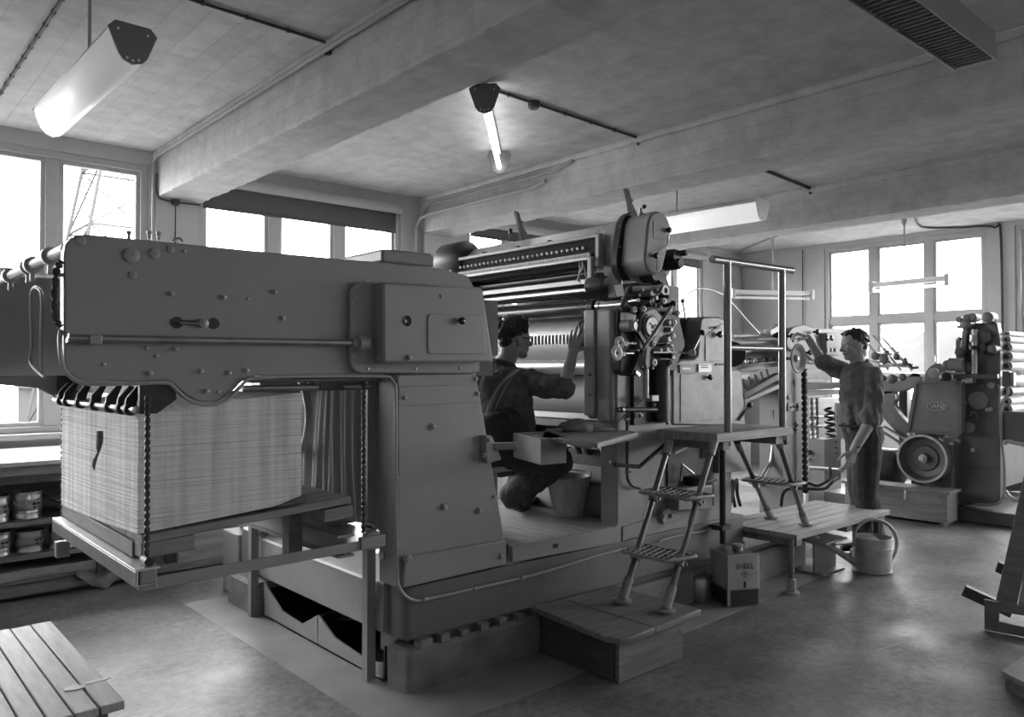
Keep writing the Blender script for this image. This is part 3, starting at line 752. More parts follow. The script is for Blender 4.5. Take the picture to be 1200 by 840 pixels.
# gripper bar over the pile
MB().cyl((.862, 3.02, 1.305), (.862, 4.3, 1.305), .0135, 12).build('front_stop_bar', STEEL, PR)
for y in (3.08, 3.18, 3.34, 3.56, 3.8, 4.03, 4.15):
    MB().lathe((.862, y, 1.305), (0, 1, 0), [(0, .013), (0, .024), (.03, .024), (.03, .013)], 14).build('stop_collar', IRON, PR)
    MB().prism([(.843, 1.312), (.88, 1.312), (.888, 1.345), (.905, 1.385), (.885, 1.39), (.848, 1.345)], 'Y', y + .005, y + .025).build('front_stop', IRON, PR, bevel=.003)
MB().prism([(.87, 1.29), (.93, 1.29), (1.0, 1.34), (.99, 1.42), (.87, 1.42)], 'Y', 3.005, 3.03).build('stop_bar_bracket', IRON, PR, bevel=.004)
MB().prism([(.87, 1.29), (.93, 1.29), (1.0, 1.34), (.99, 1.42), (.87, 1.42)], 'Y', 4.31, 4.335).build('stop_bar_bracket', IRON, PR, bevel=.004)
MB().prism([(.62, 1.42), (1.0, 1.42), (.9, 1.30), (.8, 1.36), (.55, 1.39)], 'Y', 4.36, 4.40).build('end_bracket', PAINT, PR, bevel=.004)
MB().box(.955, .965, 3.08, 4.3, 1.345, 1.40).build('stop_plate', PAINT2, PR)
# bars under the panel
MB().cyl((1.3, 3.12, 1.405), (1.95, 3.12, 1.405), .010, 10).build('delivery_rod', DSTEEL, PR)
MB().cyl((1.3, 3.14, 1.372), (1.9, 3.14, 1.372), .014, 10).build('delivery_rod', DSTEEL, PR)
MB().box(1.64, 1.76, 3.12, 3.16, 1.36, 1.41).build('rod_carrier', IRON, PR, bevel=.004)
MB().box(1.25, 1.9, 3.2, 3.9, 1.425, 1.435).build('slotted_plate', ALU, PR)
# perforated suction drum and hoses in the dark gap beside the column
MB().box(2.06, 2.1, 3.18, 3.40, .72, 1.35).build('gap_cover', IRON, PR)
for i in range(4):
    for j in range(6):
        MB().cyl((2.055, 3.185 + j * .014, .98 + i * .016 + (.07 if i > 1 else 0)), (2.061, 3.185 + j * .014, .98 + i * .016 + (.07 if i > 1 else 0)), .0035, 6).build('vent_dot', ALU, PR)

# the hanging dust curtain behind the pile
def cur(u, v):
    y = 4.06 - u * .84
    z = 1.40 - v * (.66 + .05 * u)
    a = 2.0 + .018 * math.sin(u * 78 + 2.2 * math.sin(v * 2.2)) * (.35 + .4 * v) + .010 * math.sin(u * 31 + 1 + v * 1.5) + .03 * (1 - v) * math.sin(u * 7)
    return (a, y, z)
ct = MB().grid(cur, 90, 14).build('dust_curtain', CANVAS, None, angle=60, solid=.003)
tag(ct, 'pale pleated dust curtain hanging behind the paper pile', 'curtain')
MB().cyl((2.02, 3.2, 1.405), (2.02, 4.1, 1.405), .012, 10).build('curtain_rod', DSTEEL, PR)
tag(MB().tube(smoothpath([(1.94, 3.93, 1.40), (1.935, 3.86, 1.36), (1.93, 3.80, 1.25), (1.93, 3.80, 1.14), (1.93, 3.87, 1.03), (1.94, 3.98, 1.0), (1.95, 4.05, 1.04)], 6), .021, 12).build('rubber_hose', mat('grey_rubber', .36, .5, var=.1)), 'thick grey rubber hose looped in front of the dust curtain', 'hose')

# ------------------------------------------------------------------ press unit
# near frame: light front face, darker inner edge
nf = [(3.445, .555), (3.445, 1.79), (3.60, 1.80), (3.66, 1.95), (3.66, 2.12), (3.78, 2.12), (3.80, 1.85), (3.82, 1.42), (4.60, 1.38), (4.60, .462), (3.9, .462), (3.445, .462)]
nframe = slab('side_frame', PAINT2, nf, 3.0, 3.13, bevel=.008)
slab('side_frame', PAINT, nf, 4.62, 4.75, bevel=.008)
MB().box(3.405, 3.445, 3.005, 3.13, 1.14, 1.805).build('frame_guard', PAINT2, PR, bevel=.02)
MB().box(3.395, 3.41, 3.13, 3.215, 1.18, 1.80).build('frame_guard', PAINT2, PR, bevel=.015, seg=3)
MB().box(3.40, 3.52, 3.13, 3.20, 1.16, 1.80).build('frame_guard', PAINT, PR, bevel=.02)
for z, s in ((1.42, .011), (1.30, .007)):
    MB().cyl((3.393, 3.165, z), (3.397, 3.165, z), s, 12).build('screw_hole', INKM, PR)
# cylinders and rollers between the frames: (name, x, z, radius, material)
def roller(name, x, z, r, m, y0=3.14, y1=4.62, n=40):
    e = min(.012, r * .3)
    return MB().lathe((x, y0, z), (0, 1, 0), [(0, r * .35), (0, r - e), (e, r), (y1 - y0 - e, r), (y1 - y0, r - e), (y1 - y0, r * .35)], n).build(name, m, PR)
plc = roller('plate_cylinder', 3.82, 1.641, .205, PLATE)
roller('inking_roller', 3.56, 1.832, .052, RUBBER, 3.3)
roller('dampening_roller', 3.70, 1.472, .055, mat('ground_steel', .30, .35, metal=.8, var=.1))
roller('blanket_cylinder', 3.90, 1.261, .20, BLANKET)
roller('inking_roller', 3.66, 1.958, .048, RUBBER)
roller('inking_roller', 3.62, 2.048, .036, RUBBER)
MB().lathe((3.56, 2.98, 1.832), (0, 1, 0), [(0, .022), (0, .030), (.24, .030), (.24, .036), (.27, .036), (.27, .03), (.45, .03)], 20).build('roller_shaft', STEEL, PR)
MB().lathe((3.56, 3.26, 1.832), (0, 1, 0), [(0, .025), (0, .050), (.10, .053), (.10, .025)], 24).build('roller_bearing', IRON, PR)
zc = 1.641
# segments of the plate clamp along the cylinder
for k in range(25):
    y = 3.30 + k * .0335
    MB().tube([(3.82 - .2045 * math.cos(a), y, zc + .2045 * math.sin(a)) for a in (-.12, -.02, .08, .16)], .0125, 7).build('clamp_segment', PLATE, plc)
MB().box(3.60, 3.63, 3.14, 4.5, 1.138 - .001, 1.175).build('sheet_guide_plate', WENAMEL, PR, bevel=.003)
MB().box(3.6, 3.66, 3.14, 4.5, 1.085, 1.13).build('guide_plate_support', IRON, PR)
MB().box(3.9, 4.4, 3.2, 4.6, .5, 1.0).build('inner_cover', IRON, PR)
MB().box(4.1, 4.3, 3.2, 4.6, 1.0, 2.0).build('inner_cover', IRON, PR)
# low transfer shaft and its discs, seen beneath the tool shelf
MB().cyl((3.72, 3.14, .955), (3.72, 4.6, .955), .016, 12).build('transfer_shaft', STEEL, PR)
for y in (3.22, 3.30, 3.46, 3.54, 3.70, 3.78):
    MB().lathe((3.72, y, .955), (0, 1, 0), [(0, .015), (0, .05), (.012, .055), (.026, .055), (.038, .05), (.038, .015)], 22).build('transfer_disc', DSTEEL, PR)
MB().prism([(3.60, .76), (3.70, .84), (3.71, .832), (3.61, .75)], 'Y', 3.14, 4.6).build('sloping_guide', PAINT2, PR)
MB().box(3.56, 3.60, 3.14, 4.6, .555, .757).build('lower_front_plate', PAINT2, PR, bevel=.004)
MB().box(3.552, 3.56, 3.14, 4.6, .745, .765).build('plate_edge', STEEL, PR)

# ink fountain on top -------------------------------------------------------------
FX = 3.45
def atx(y, z): return (FX, y, z)
z0 = 2.069; z1 = 2.247
MB().box(3.45, 3.50, 3.16, 4.55, 2.067, 2.233).build('fountain_body', mat('fountain_grey', .03, .75, var=.1, spec=.15), PR, bevel=.004)
MB().box(3.425, 3.47, 3.12, 4.58, 2.226, 2.248).build('fountain_rim', PAINT2, PR, bevel=.004)
MB().box(3.425, 3.47, 3.12, 3.15, 2.055, 2.231).build('fountain_rim', PAINT2, PR, bevel=.004)
MB().box(3.425, 3.47, 4.55, 4.58, 2.082, 2.226).build('fountain_rim', PAINT2, PR, bevel=.004)
lab(MB().prism([(3.48, 2.251), (3.56, 2.3 + .02), (3.565, 2.3 + .012), (3.485, 2.251 - .01)], 'Y', 3.22, 4.52).build('fountain_blade', ALU, PR), 'pale sheet metal blade along the top')
kz = 2.178
for k in range(28):                       # keys of the ink fountain
    y = 3.26 + k * .0445
    o = MB().lathe((3.45, y, kz), (-1, 0, 0), [(0, .009), (.014, .0095), (.016, .006)], 10).build('ink_key', WENAMEL, PR)
sc_ = MB().box(3.43, 3.45, 3.2, 4.48, 2.107, 2.143).build('ink_scale', mat('scale_metal', .26, .5, metal=.2, var=.3, scale=30), PR)
for k in range(56):
    MB().box(3.428, 3.43, 3.22 + k * .022, 3.223 + k * .022, 2.115, 2.132).build('scale_mark', INKM, sc_)
lab(MB().box(3.38, 3.41, 3.13, 4.66, 2.091, 2.11).build('fountain_bar', ALU, PR, bevel=.004), 'bright bar along the fountain foot')
for y in (3.55, 3.85, 4.2):
    MB().box(3.435, 3.47, y, y + .015, 2.228, 2.261).build('rim_clip', IRON, PR)
# square tube frame that swings below the fountain
fr_ = [(3.40, 3.16, 2.104), (3.40, 3.16, 1.929), ]
MB().beam((3.39, 3.15, 2.107), (3.39, 3.15, 1.922), .035, .03, (1, 0, 0)).build('swing_frame', PAINT2, PR, bevel=.006)
MB().beam((3.39, 3.14, 1.917), (3.39, 4.4, 1.917), .03, .026).build('swing_frame', DSTEEL, PR, bevel=.006)
MB().lathe((3.365, 3.15, 1.917), (-1, 0, 0), [(0, .022), (.006, .022), (.008, .008)], 14).build('frame_pin', DSTEEL, PR)
MB().box(3.56, 3.60, 3.2, 4.5, 1.981, 2.007).build('drip_tray', ALU, PR)
MB().box(3.545, 3.6, 3.14, 3.25, 2.032, 2.148).build('fork_plate', IRON, PR, bevel=.005)
for a, b in (((3.41, 3.24, 2.10), (3.43, 3.21, 1.96)), ((3.41, 3.26, 2.09), (3.42, 3.27, 1.97)), ((3.40, 3.22, 2.07), (3.41, 3.28, 1.98))):
    MB().tube([a, b], .006, 7).build('fork_rod', ALU, PR)
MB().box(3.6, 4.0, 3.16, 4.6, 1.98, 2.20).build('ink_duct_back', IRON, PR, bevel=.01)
# motor at the far end of the fountain
mx_ = (3.534, 4.62, 2.248)
MB().lathe((mx_[0], 4.45, mx_[2]), (0, 1, 0), [(0, .05), (0, .10), (.05, .135), (.28, .135), (.33, .10), (.33, .05)], 28).build('fountain_motor', IRON, PR)
MB().lathe((mx_[0] + .0, 4.62, mx_[2] - .24), (0, 0, 1), [(0, .12), (.05, .12), (.06, .085), (.25, .085)], 20).build('motor_pedestal', IRON, PR)

# stop bars with steps standing on top
def stepped(x, y, z, s, par):
    pts = [(0, 0), (.045, 0), (.03, .05), (.06, .075), (.045, .085), (.0, .14), (.02, .17), (-.01, .175), (-.035, .24), (-.075, .25), (-.05, .18)]
    MB().prism([(x + a * s, z + b * s) for a, b in pts], 'Y', y, y + .025).build('stepped_bracket', IRON, par, bevel=.002)
q = (3.703, 3.1, 2.355); stepped(q[0], 3.1, q[2], .75, PR)
q = (3.572, 3.95, 2.321); stepped(q[0], 3.95, q[2], .78, PR)
q = (3.526, 4.02, 2.324)
MB().lathe(q, (0, 0, 1), [(0, .008), (.05, .006), (.055, .016), (.08, .016), (.085, .006)], 10).build('hand_screw', BLACK, PR)
q = (3.564, 2.92, 2.322)
MB().lathe(q, (0, 0, 1), [(-.02, .02), (.03, .018), (.035, .011), (.06, .011)], 12).build('post', DSTEEL, PR)
MB().ball((3.595, 2.92, 2.395), .014, 10).build('ball_knob', BLACK, PR)

# rounded gear cover at the top of the near frame
def hull2(c1, r1, c2, r2, n=14):
    a = math.atan2(c2[1] - c1[1], c2[0] - c1[0]); d = math.hypot(c2[0] - c1[0], c2[1] - c1[1])
    k = math.acos(max(-1, min(1, (r1 - r2) / d)))
    o = []
    for i in range(n + 1):
        t = a + k + (2 * math.pi - 2 * k) * i / n
        o.append((c1[0] + r1 * math.cos(t), c1[1] + r1 * math.sin(t)))
    for i in range(n + 1):
        t = a - k + 2 * k * i / n
        o.append((c2[0] + r2 * math.cos(t), c2[1] + r2 * math.sin(t)))
    return o
ca, cb_ = (3.609, 2.25), (3.562, 2.074)
gcv = slab('gear_cover', PAINT, hull2(ca, .105, cb_, .085), 2.82, 3.0, bevel=.012)
slab('cover_back_plate', IRON, hull2((ca[0] + .0, ca[1] - .0), .125, (cb_[0] + .0, cb_[1]), .118), 3.0, 3.05, gcv, bevel=.004)
slab('cover_door', PAINT, rounded([(ca[0] - .06, ca[1] + .05), (ca[0] + .07, ca[1] + .055), (ca[0] + .07, ca[1] - .05), (ca[0] - .06, ca[1] - .06)], .02), 2.817, 2.82, gcv, bevel=.001)
for q in ((3.672, 2.82, 2.252), (3.55, 2.82, 2.092)):
    inst('knob', KNOB, gcv, q, None, (.8, .8, .8))
for q in ((3.477, 3, 2.278), (3.473, 3, 2.159), (3.484, 3, 2.056)):
    inst('bolt', BOLTS, gcv, q, None, (.7, .7, .7))
slab('gear_housing', PAINT2, hull2((3.58, 2.234), .10, (3.58, 2.05), .10), 3.03, 3.14, bevel=.012)
MB().tube(smoothpath([(3.661, 2.8, 2.214), (3.653, 2.8, 2.164), (3.598, 2.8, 2.134), (3.567, 2.8, 2.106), (3.559, 2.8, 2.004)], 5), .005, 7).build('oil_pipe', ALU, PR)
# small motor and cams beside the cover
for (a, r, d) in (((3.816, 2.95, 2.121), .045, .10), ((3.824, 2.95, 2.076), .034, .12), ((3.857, 2.95, 2.141), .018, .14), ((3.639, 2.95, 2), .045, .08), ((3.734, 2.95, 2.002), .05, .05), ((3.352, 3.02, 1.93), .052, .04)):
    MB().lathe(a, (0, -1, 0), [(-.1, r), (d - .02, r), (d, r * .8), (d, r * .3)], 20).build('bearing_cap', IRON, PR)
slab('cam_plate', PAINT2, rounded([(3.513, 1.997), (3.644, 2.028), (3.837, 2.044), (3.879, 2.089), (3.896, 2.049), (3.829, 1.981), (3.723, 1.953), (3.589, 1.953)], .02), 2.96, 2.99, bevel=.003)
# slanting strut behind
st = [(3.863, 2.037), (3.922, 2.042), (4.067, 1.765), (3.963, 1.76)]
slab('slanting_strut', mat('oily_iron', .03), st, 3.02, 3.10, bevel=.004)

# gear train and controls on the near frame ------------------------------------------
# dark back plates
slab('gear_back_plate', mat('oily_iron', .03, .8, var=.3, scale=14, spec=.15), rounded([(3.457, 1.798), (3.548, 1.936), (3.867, 1.969), (3.984, 1.793), (4.053, 1.604), (3.992, 1.518), (3.949, 1.444), (3.523, 1.445), (3.434, 1.503)], .02), 2.97, 3.0, bevel=.004)
MB().cyl((3.78, 2.95, 1.465), (3.779, 2.95, 1.139), .055, 24).build('drive_drum', IRON, PR)
MB().cyl((3.558, 2.88, 1.454), (3.557, 2.88, 1.289), .016, 14).build('vertical_shaft', DSTEEL, PR)
MB().box(3.56, 3.879, 2.97, 3.0, 1.127, 1.455).build('gear_back_plate', IRON, PR)
zc2 = (3.652, 2.93, 1.699)
slab('main_bearing', PAINT, rounded([(3.594, 1.782), (3.696, 1.817), (3.785, 1.76), (3.793, 1.659), (3.719, 1.596), (3.624, 1.524), (3.563, 1.553), (3.563, 1.686)], .03), 2.93, 2.97, bevel=.008)
MB().lathe((zc2[0], 2.93, zc2[2]), (0, -1, 0), [(0, .075), (.012, .075), (.012, .063), (.004, .063)], 30).build('bearing_ring', IRON, PR)
fd = MB().lathe((zc2[0], 2.925, zc2[2]), (0, -1, 0), [(0, .060), (.016, .060), (.02, .056), (.02, .002)], 30).build('flange_disc', ALU, PR)
for a in (20, 140, 260):
    c = (zc2[0] + .028 * math.cos(math.radians(a)), 2.903, zc2[2] + .028 * math.sin(math.radians(a)))
    MB().cyl(c, (c[0], c[1] + .004, c[2]), .007, 10).build('flange_hole', INKM, fd)
MB().cyl((zc2[0], 2.902, zc2[2]), (zc2[0], 2.906, zc2[2]), .013, 12).build('flange_hole', INKM, fd)
for q, s in (((3.521, 2.95, 1.794), .95), ((3.582, 2.93, 1.8), .9), ((3.685, 2.95, 1.887), .85), ((3.652, 2.93, 1.854), .9), ((3.767, 2.93, 1.856), .95), ((3.733, 2.95, 1.911), .85), ((3.866, 2.93, 1.732), .95),
             ((3.858, 2.93, 1.65), .85), ((3.673, 2.93, 1.602), .8), ((3.567, 2.9, 1.489), 1.05), ((3.635, 2.9, 1.491), 1.05), ((3.824, 2.92, 1.584), .9), ((3.817, 2.94, 1.598), .8), ((3.913, 2.93, 1.791), .8), ((3.856, 2.95, 1.795), .8), ((3.898, 2.95, 1.843), .7), ((3.773, 2.95, 1.827), .6)):
    inst('washer', RING, PR, q, None, (s, s * 1.3, s))
    MB().cyl((q[0], q[1] + .06, q[2]), (q[0], q[1] - .006, q[2]), .010 * s, 8).build('stud', IRON, PR)
MB().lathe((3.807, 2.95, 1.921), (0, -1, 0), [(0, .018), (0, .034), (.02, .034), (.02, .018)], 24, True).build('ring_gear', ALU, PR)
for i in range(46):                                             # studs and nuts of the gear train
    q = V(R.uniform(3.5, 3.9), R.uniform(2.93, 2.965), R.uniform(1.42, 1.92))
    if abs(q.x - zc2[0]) < .10 and abs(q.z - zc2[2]) < .10: continue
    inst('nut', BOLTS, PR, q, (0, R.random(), 0), (R.uniform(.6, 1.1),) * 3)
for i in range(30):
    q = V(R.uniform(3.5, 3.85), 2.97, R.uniform(1.48, 1.95)); r = R.uniform(.010, .024)
    if abs(q.x - zc2[0] + .05) < .11 and abs(q.z - zc2[2]) < .11: continue
    MB().lathe(q, (0, -1, 0), [(0, r), (R.uniform(.03, .07), r), (.075, r * .6)], 12).build('bearing_cap', (IRON, PAINT, IRON, DSTEEL, ALU)[i % 5], PR)
for q, r in (((3.319, 2.88, 1.597), .036), ((3.274, 2.86, 1.54), .042)):
    h_ = MB().lathe(q, (0, -1, 0), [(0, .012), (.004, r), (.014, r), (.018, r * .7), (.012, r * .3), (.012, .002)], 28).build('hand_disc', ALU, PR)
    MB().cyl((q[0], q[1] - .0125, q[2]), (q[0], q[1] - .014, q[2]), .011, 12).build('disc_hub', INKM, h_)
    MB().cyl((q[0] + .01, q[1] + .01, q[2]), (q[0] + .16, q[1] + .01, q[2]), .008, 10).build('disc_spindle', STEEL, h_)
    MB().lathe((q[0] + .045, q[1] + .01, q[2]), (1, 0, 0), [(0, .008), (0, .024), (.03, .024), (.03, .008)], 6).build('spindle_nut', STEEL, h_)
MB().cyl((3.645, 2.9, 1.549), (4.043, 2.9, 1.554), .007, 10).build('control_shaft', DSTEEL, PR)
MB().cyl((3.441, 2.9, 1.835), (3.394, 2.8, 1.833), .011, 12).build('spindle', STEEL, PR)
MB().lathe((3.463, 2.97, 1.699), (0, -1, 0), [(0, .034), (.07, .034), (.08, .026)], 20).build('bearing_boss', PAINT, PR)
MB().cyl((3.473, 2.89, 1.698), (3.474, 2.885, 1.698), .022, 18).build('boss_cap', ALU, PR)
slab('pivot_block', PAINT2, [(3.339, 1.923), (3.418, 1.934), (3.433, 1.867), (3.36, 1.853)], 2.93, 2.99, bevel=.006)
MB().cyl((3.41, 2.93, 1.941), (3.493, 2.9, 1.95), .012, 12).build('spindle', STEEL, PR)
MB().prism([(3.437, 1.775), (3.534, 1.765), (3.534, 1.731), (3.437, 1.727)], 'Y', 2.93, 2.97).build('bearing_block', PAINT2, PR, bevel=.004)
# long engaging lever
MB().beam((3.756, 2.84, 1.829), (3.479, 2.84, 1.56), .012, .024, (0, -1, 0)).build('engaging_lever', PAINT2, PR, bevel=.004)
MB().ball((3.76, 2.84, 1.834), .02, 12).build('lever_head', IRON, PR)
slab('lever_fork', PAINT2, rounded([(3.534, 1.6), (3.556, 1.561), (3.556, 1.474), (3.533, 1.45), (3.518, 1.488)], .01), 2.85, 2.87, bevel=.004)
slab('curved_arm', IRON, rounded([(3.568, 1.572), (3.499, 1.542), (3.462, 1.474), (3.432, 1.426), (3.469, 1.416), (3.514, 1.454), (3.544, 1.508), (3.583, 1.538)], .01), 2.88, 2.91, bevel=.004)
slab('lower_bracket', IRON, rounded([(3.381, 1.536), (3.552, 1.553), (3.575, 1.455), (3.461, 1.411), (3.381, 1.43)], .02), 2.92, 2.98, bevel=.006)
MB().beam((3.46, 2.88, 1.44), (3.497, 2.88, 1.416), .02, .02).build('latch_block', STEEL, PR, bevel=.002)
MB().prism([(3.784, 1.597), (3.866, 1.537), (3.874, 1.511), (3.841, 1.516), (3.776, 1.572)], 'Y', 2.91, 2.94).build('pawl', DSTEEL, PR, bevel=.003)
MB().beam((3.543, 2.93, 1.671), (3.62, 2.93, 1.589), .02, .03).build('link_arm', IRON, PR, bevel=.005)
MB().cyl((3.284, 2.86, 1.23), (3.625, 2.86, 1.219), .014, 12).build('grab_pipe', IRON, PR)
MB().lathe((3.312, 2.86, 1.23), (1, 0, 0), [(0, .012), (0, .02), (.02, .02), (.02, .012)], 14).build('pipe_collar', DSTEEL, PR)
MB().box(*[3.613, 3.676], 2.88, 2.92, 1.266, 1.301).build('terminal_block', ALU, PR, bevel=.003)
for q in ((3.589, 2.95, 1.182), (3.828, 2.95, 1.168), (3.844, 2.95, 1.131), (3.715, 2.95, 1.243)):
    inst('bolt', BOLT, PR, q)
MB().cyl((3.544, 2.9, 1.274), (3.337, 2.9, 1.161), .004, 8).build('thin_wire', CABLE, PR)
MB().tube(smoothpath([(3.499, 2.97, 1.239), (3.499, 2.97, 1.121), (3.498, 2.97, 0.862), (3.509, 2.97, 0.812), (3.543, 2.97, 0.779), (3.612, 2.97, 0.758)], 5), .009, 8).build('conduit_pipe', IRON, PR)
for q in ((3.497, 2.965, 1.165), (3.5, 2.965, 0.862)):
    MB().beam((q[0] - .02, q[1], q[2]), (q[0] + .02, q[1], q[2]), .01, .012).build('pipe_clip', IRON, PR)
for q in ((3.452, 3, 1.136), (3.378, 3, 0.927)):
    inst('bolt', BOLTS, PR, q)

# hammered control housing to the right --------------------------------------------------
hz = [(3.952, 1.108), (3.953, 1.439), (3.979, 1.486), (4.04, 1.513), (4.173, 1.52), (4.21, 1.542), (4.248, 1.772), (4.285, 1.791), (4.456, 1.798), (4.505, 1.778), (4.513, 1.45), (4.695, 1.444), (4.715, 1.409), (4.765, 1.059)]
hs = slab('control_housing', HAMMER, hz, 2.99, 3.10, bevel=.012)
slab('housing_body', mat('housing_side_dark', .075, .45, var=.15), [(a, b) for a, b in hz], 3.10, 4.5, hs, bevel=.01)  # body tone darker than the front plate
slab('upper_door', HAMMER, [(4.288, 1.669), (4.49, 1.76), (4.488, 1.506), (4.287, 1.504)], 2.985, 2.99, hs, bevel=.002)
slab('lower_door', HAMMER, [(4.024, 1.127), (4.026, 1.423), (4.498, 1.416), (4.506, 1.122)], 2.985, 2.99, hs, bevel=.002)
for q in ((4.308, 2.985, 1.4),):
    inst('knob', KNOB, hs, q, None, (.9, .9, .9))
inst('knob', KNOB, hs, (4.414, 2.985, 1.678), None, (1.05, 1.0, 1.05))
MB().beam((4.363, 2.97, 1.721), (4.421, 2.97, 1.728), .016, .016).build('wing_knob', BLACK, hs, bevel=.006)
for (a, b, c, d, txt) in ((796, 427, 812.5, 437, 1), (818, 426.5, 833, 436, 2)):
    o = slab('name_plate', mat('name_plate', .42, .4, metal=.3, var=.1) if txt == 2 else mat('dark_plate', .06, .4, var=.1), [(4.011, 1.481), (4.157, 1.482), (4.156, 1.428), (4.011, 1.428)] if txt == 1 else [(4.206, 1.485), (4.346, 1.485), (4.346, 1.433), (4.206, 1.433)], 2.980, 2.99, hs, bevel=.001)
c = (4.075, 2.979, 1.455)
inst('plate_line', MB().box(-.045, .045, -.001, 0, -.007, .007).mesh('plate_line', ALU), hs, c)
c = (4.267, 2.979, 1.463)
inst('plate_line', MB().box(-.04, .04, -.001, 0, -.003, .003).mesh('plate_line', INKM), hs, c)
inst('plate_line', MB().box(-.04, .04, -.001, 0, -.003, .003).mesh('plate_line', INKM), hs, (c[0], c[1], c[2] + .013))
MB().box(4.403, 4.491, 2.983, 2.99, 1.478, 1.489).build('slot', INKM, hs)
MB().cyl((3.97, 2.86, 1.553), (4.095, 2.88, 1.671), .008, 10).build('starting_lever', DSTEEL, hs)
MB().ball((4.099, 2.88, 1.676), .02, 14).build('lever_ball', BLACK, hs)
MB().cyl((4.002, 2.88, 1.551), (3.956, 2.85, 1.55), .022, 18).build('lever_hub', ALU, hs)
MB().cyl((4.167, 3.05, 1.771), (4.136, 3.05, 1.884), .007, 8).build('signal_lever', DSTEEL, hs)
MB().ball((4.134, 3.05, 1.887), .016, 12).build('lever_ball', DSTEEL, hs)
MB().tube(smoothpath([(4.61, 3.4, 1.94), (4.712, 3.4, 2.008), (4.857, 3.4, 2.042), (5.096, 3.4, 2.013), (5.277, 3.4, 1.927), (5.466, 3.4, 1.816), (5.613, 3.4, 1.734)], 5), .006, 7).build('flexible_wire', DSTEEL, hs)
lv = [(4.661, 2.98, 1.111), (4.776, 2.98, 1.193)]
MB().cyl(lv[0], lv[1], .008, 8).build('brake_lever', IRON, hs)
MB().ball((4.787, 2.98, 1.205), .022, 12).build('lever_ball', BLACK, hs)
# lower part of the press under the upper platform
slab('lower_panel', PAINT2, [(4.393, 0.988), (4.775, 0.977), (4.773, 0.767), (4.392, 0.777)], 2.96, 3.0, bevel=.004)
pb = slab('pump_box', ENAMEL, [(3.885, 0.738), (4.236, 0.725), (4.235, 0.57), (3.884, 0.601)], 2.9, 3.06, bevel=.008)
pq = (3.976, 2.899, 0.662)
for k in (-1, 1):
    MB().box(pq[0] + k * .017 - .012, pq[0] + k * .017 + .012, pq[1] - .002, pq[1], pq[2] - .012, pq[2] + .012).build('switch', INKM, pb)
MB().lathe((4.126, 2.95, 0.709), (0, 0, 1), [(0, .05), (.05, .05), (.06, .06), (.075, .06), (.08, .03)], 18).build('pump_head', IRON, pb)
MB().beam((4.215, 2.93, 0.627), (4.215, 2.93, 0.734), .014, .014).build('pump_lever', IRON, pb)
MB().beam((4.179, 2.93, 0.743), (4.327, 2.93, 0.746), .016, .018).build('pump_lever', IRON, pb, bevel=.004)
MB().tube([(3.977, 2.95, 0.765), (3.987, 2.95, 0.869), (4.109, 2.95, 0.801)], .007, 7).build('pedal_link', DSTEEL, PR)
slab('link_bar', ALU, [(3.902, 0.953), (4.039, 0.98), (4.048, 0.964), (3.91, 0.932)], 2.94, 2.95)
MB().cyl((4.28, 3, 0.94), (4.251, 2.98, 0.943), .06, 24).build('cover_disc', PAINT2, PR)
slab('recess_shade_slab', IRON, [(3.894, 0.582), (3.896, 1.013), (4.379, 0.984), (4.376, 0.569)], 2.985, 3.0, bevel=0)  # raised dark slab, its colour stands in for the shade of a recess
slab('rail_end', PAINT, rounded([(3.807, 0.604), (3.915, 0.617), (4.105, 0.622), (4.087, 0.561), (3.914, 0.519), (3.815, 0.521)], .02), 2.96, 3.0, bevel=.005)
for q in ((3.814, 2.96, 0.57), (3.888, 2.96, 0.566)):
    inst('bolt', BOLTP, PR, q)
MB().tube([(3.308, 2.9, 0.927), (3.52, 2.9, 0.896), (3.754, 2.9, 1.007)], .012, 8).build('foot_lever', IRON, PR)
MB().tube(smoothpath([(3.804, 2.985, 0.42), (4.04, 2.985, 0.428), (4.265, 2.985, 0.419), (4.455, 2.985, 0.444)], 5), .007, 7).build('wire_conduit', PAINT2, PR)
for k in range(5):
    MB().tube(smoothpath([(5.012, 3.3, 0.407), (5.0 + k * .05, 3.35, .62), (5.05 + k * .06, 3.4, .50), (5.08 + k * .07, 3.42, .40)], 5), .013, 8).build('air_hose', CABLE, PR)
MB().box(4.78, 4.98, 3.46, 3.75, .40, .50).build('valve_block', IRON, PR, bevel=.01)

# ================================================================ things on and round the press
# paper pile on its board ------------------------------------------------------
STACKM = mat('paper_edges', .66, .85, var=.05, scale=3)
N_, L_, P_ = nodes_of(STACKM)
tc = N_.new('ShaderNodeTexCoord'); mp = N_.new('ShaderNodeMapping'); mp.inputs['Scale'].default_value = (1.6, 1.6, 190)
L_.new(tc.outputs['Object'], mp.inputs['Vector'])
n1 = N_.new('ShaderNodeTexNoise'); n1.inputs['Scale'].default_value = 1.0; n1.inputs['Detail'].default_value = 6; L_.new(mp.outputs[0], n1.inputs['Vector'])
mp2 = N_.new('ShaderNodeMapping'); mp2.inputs['Scale'].default_value = (18, 18, 1.0); L_.new(tc.outputs['Object'], mp2.inputs['Vector'])
n2 = N_.new('ShaderNodeTexNoise'); n2.inputs['Scale'].default_value = 1.0; n2.inputs['Detail'].default_value = 3; L_.new(mp2.outputs[0], n2.inputs['Vector'])
mr1 = N_.new('ShaderNodeMapRange'); mr1.inputs['From Min'].default_value = .36; mr1.inputs['From Max'].default_value = .5; mr1.inputs['To Min'].default_value = .72; mr1.inputs['To Max'].default_value = 1; L_.new(n1.outputs['Fac'], mr1.inputs['Value'])
mr2 = N_.new('ShaderNodeMapRange'); mr2.inputs['From Min'].default_value = .35; mr2.inputs['From Max'].default_value = .55; mr2.inputs['To Min'].default_value = .72; mr2.inputs['To Max'].default_value = 1; L_.new(n2.outputs['Fac'], mr2.inputs['Value'])
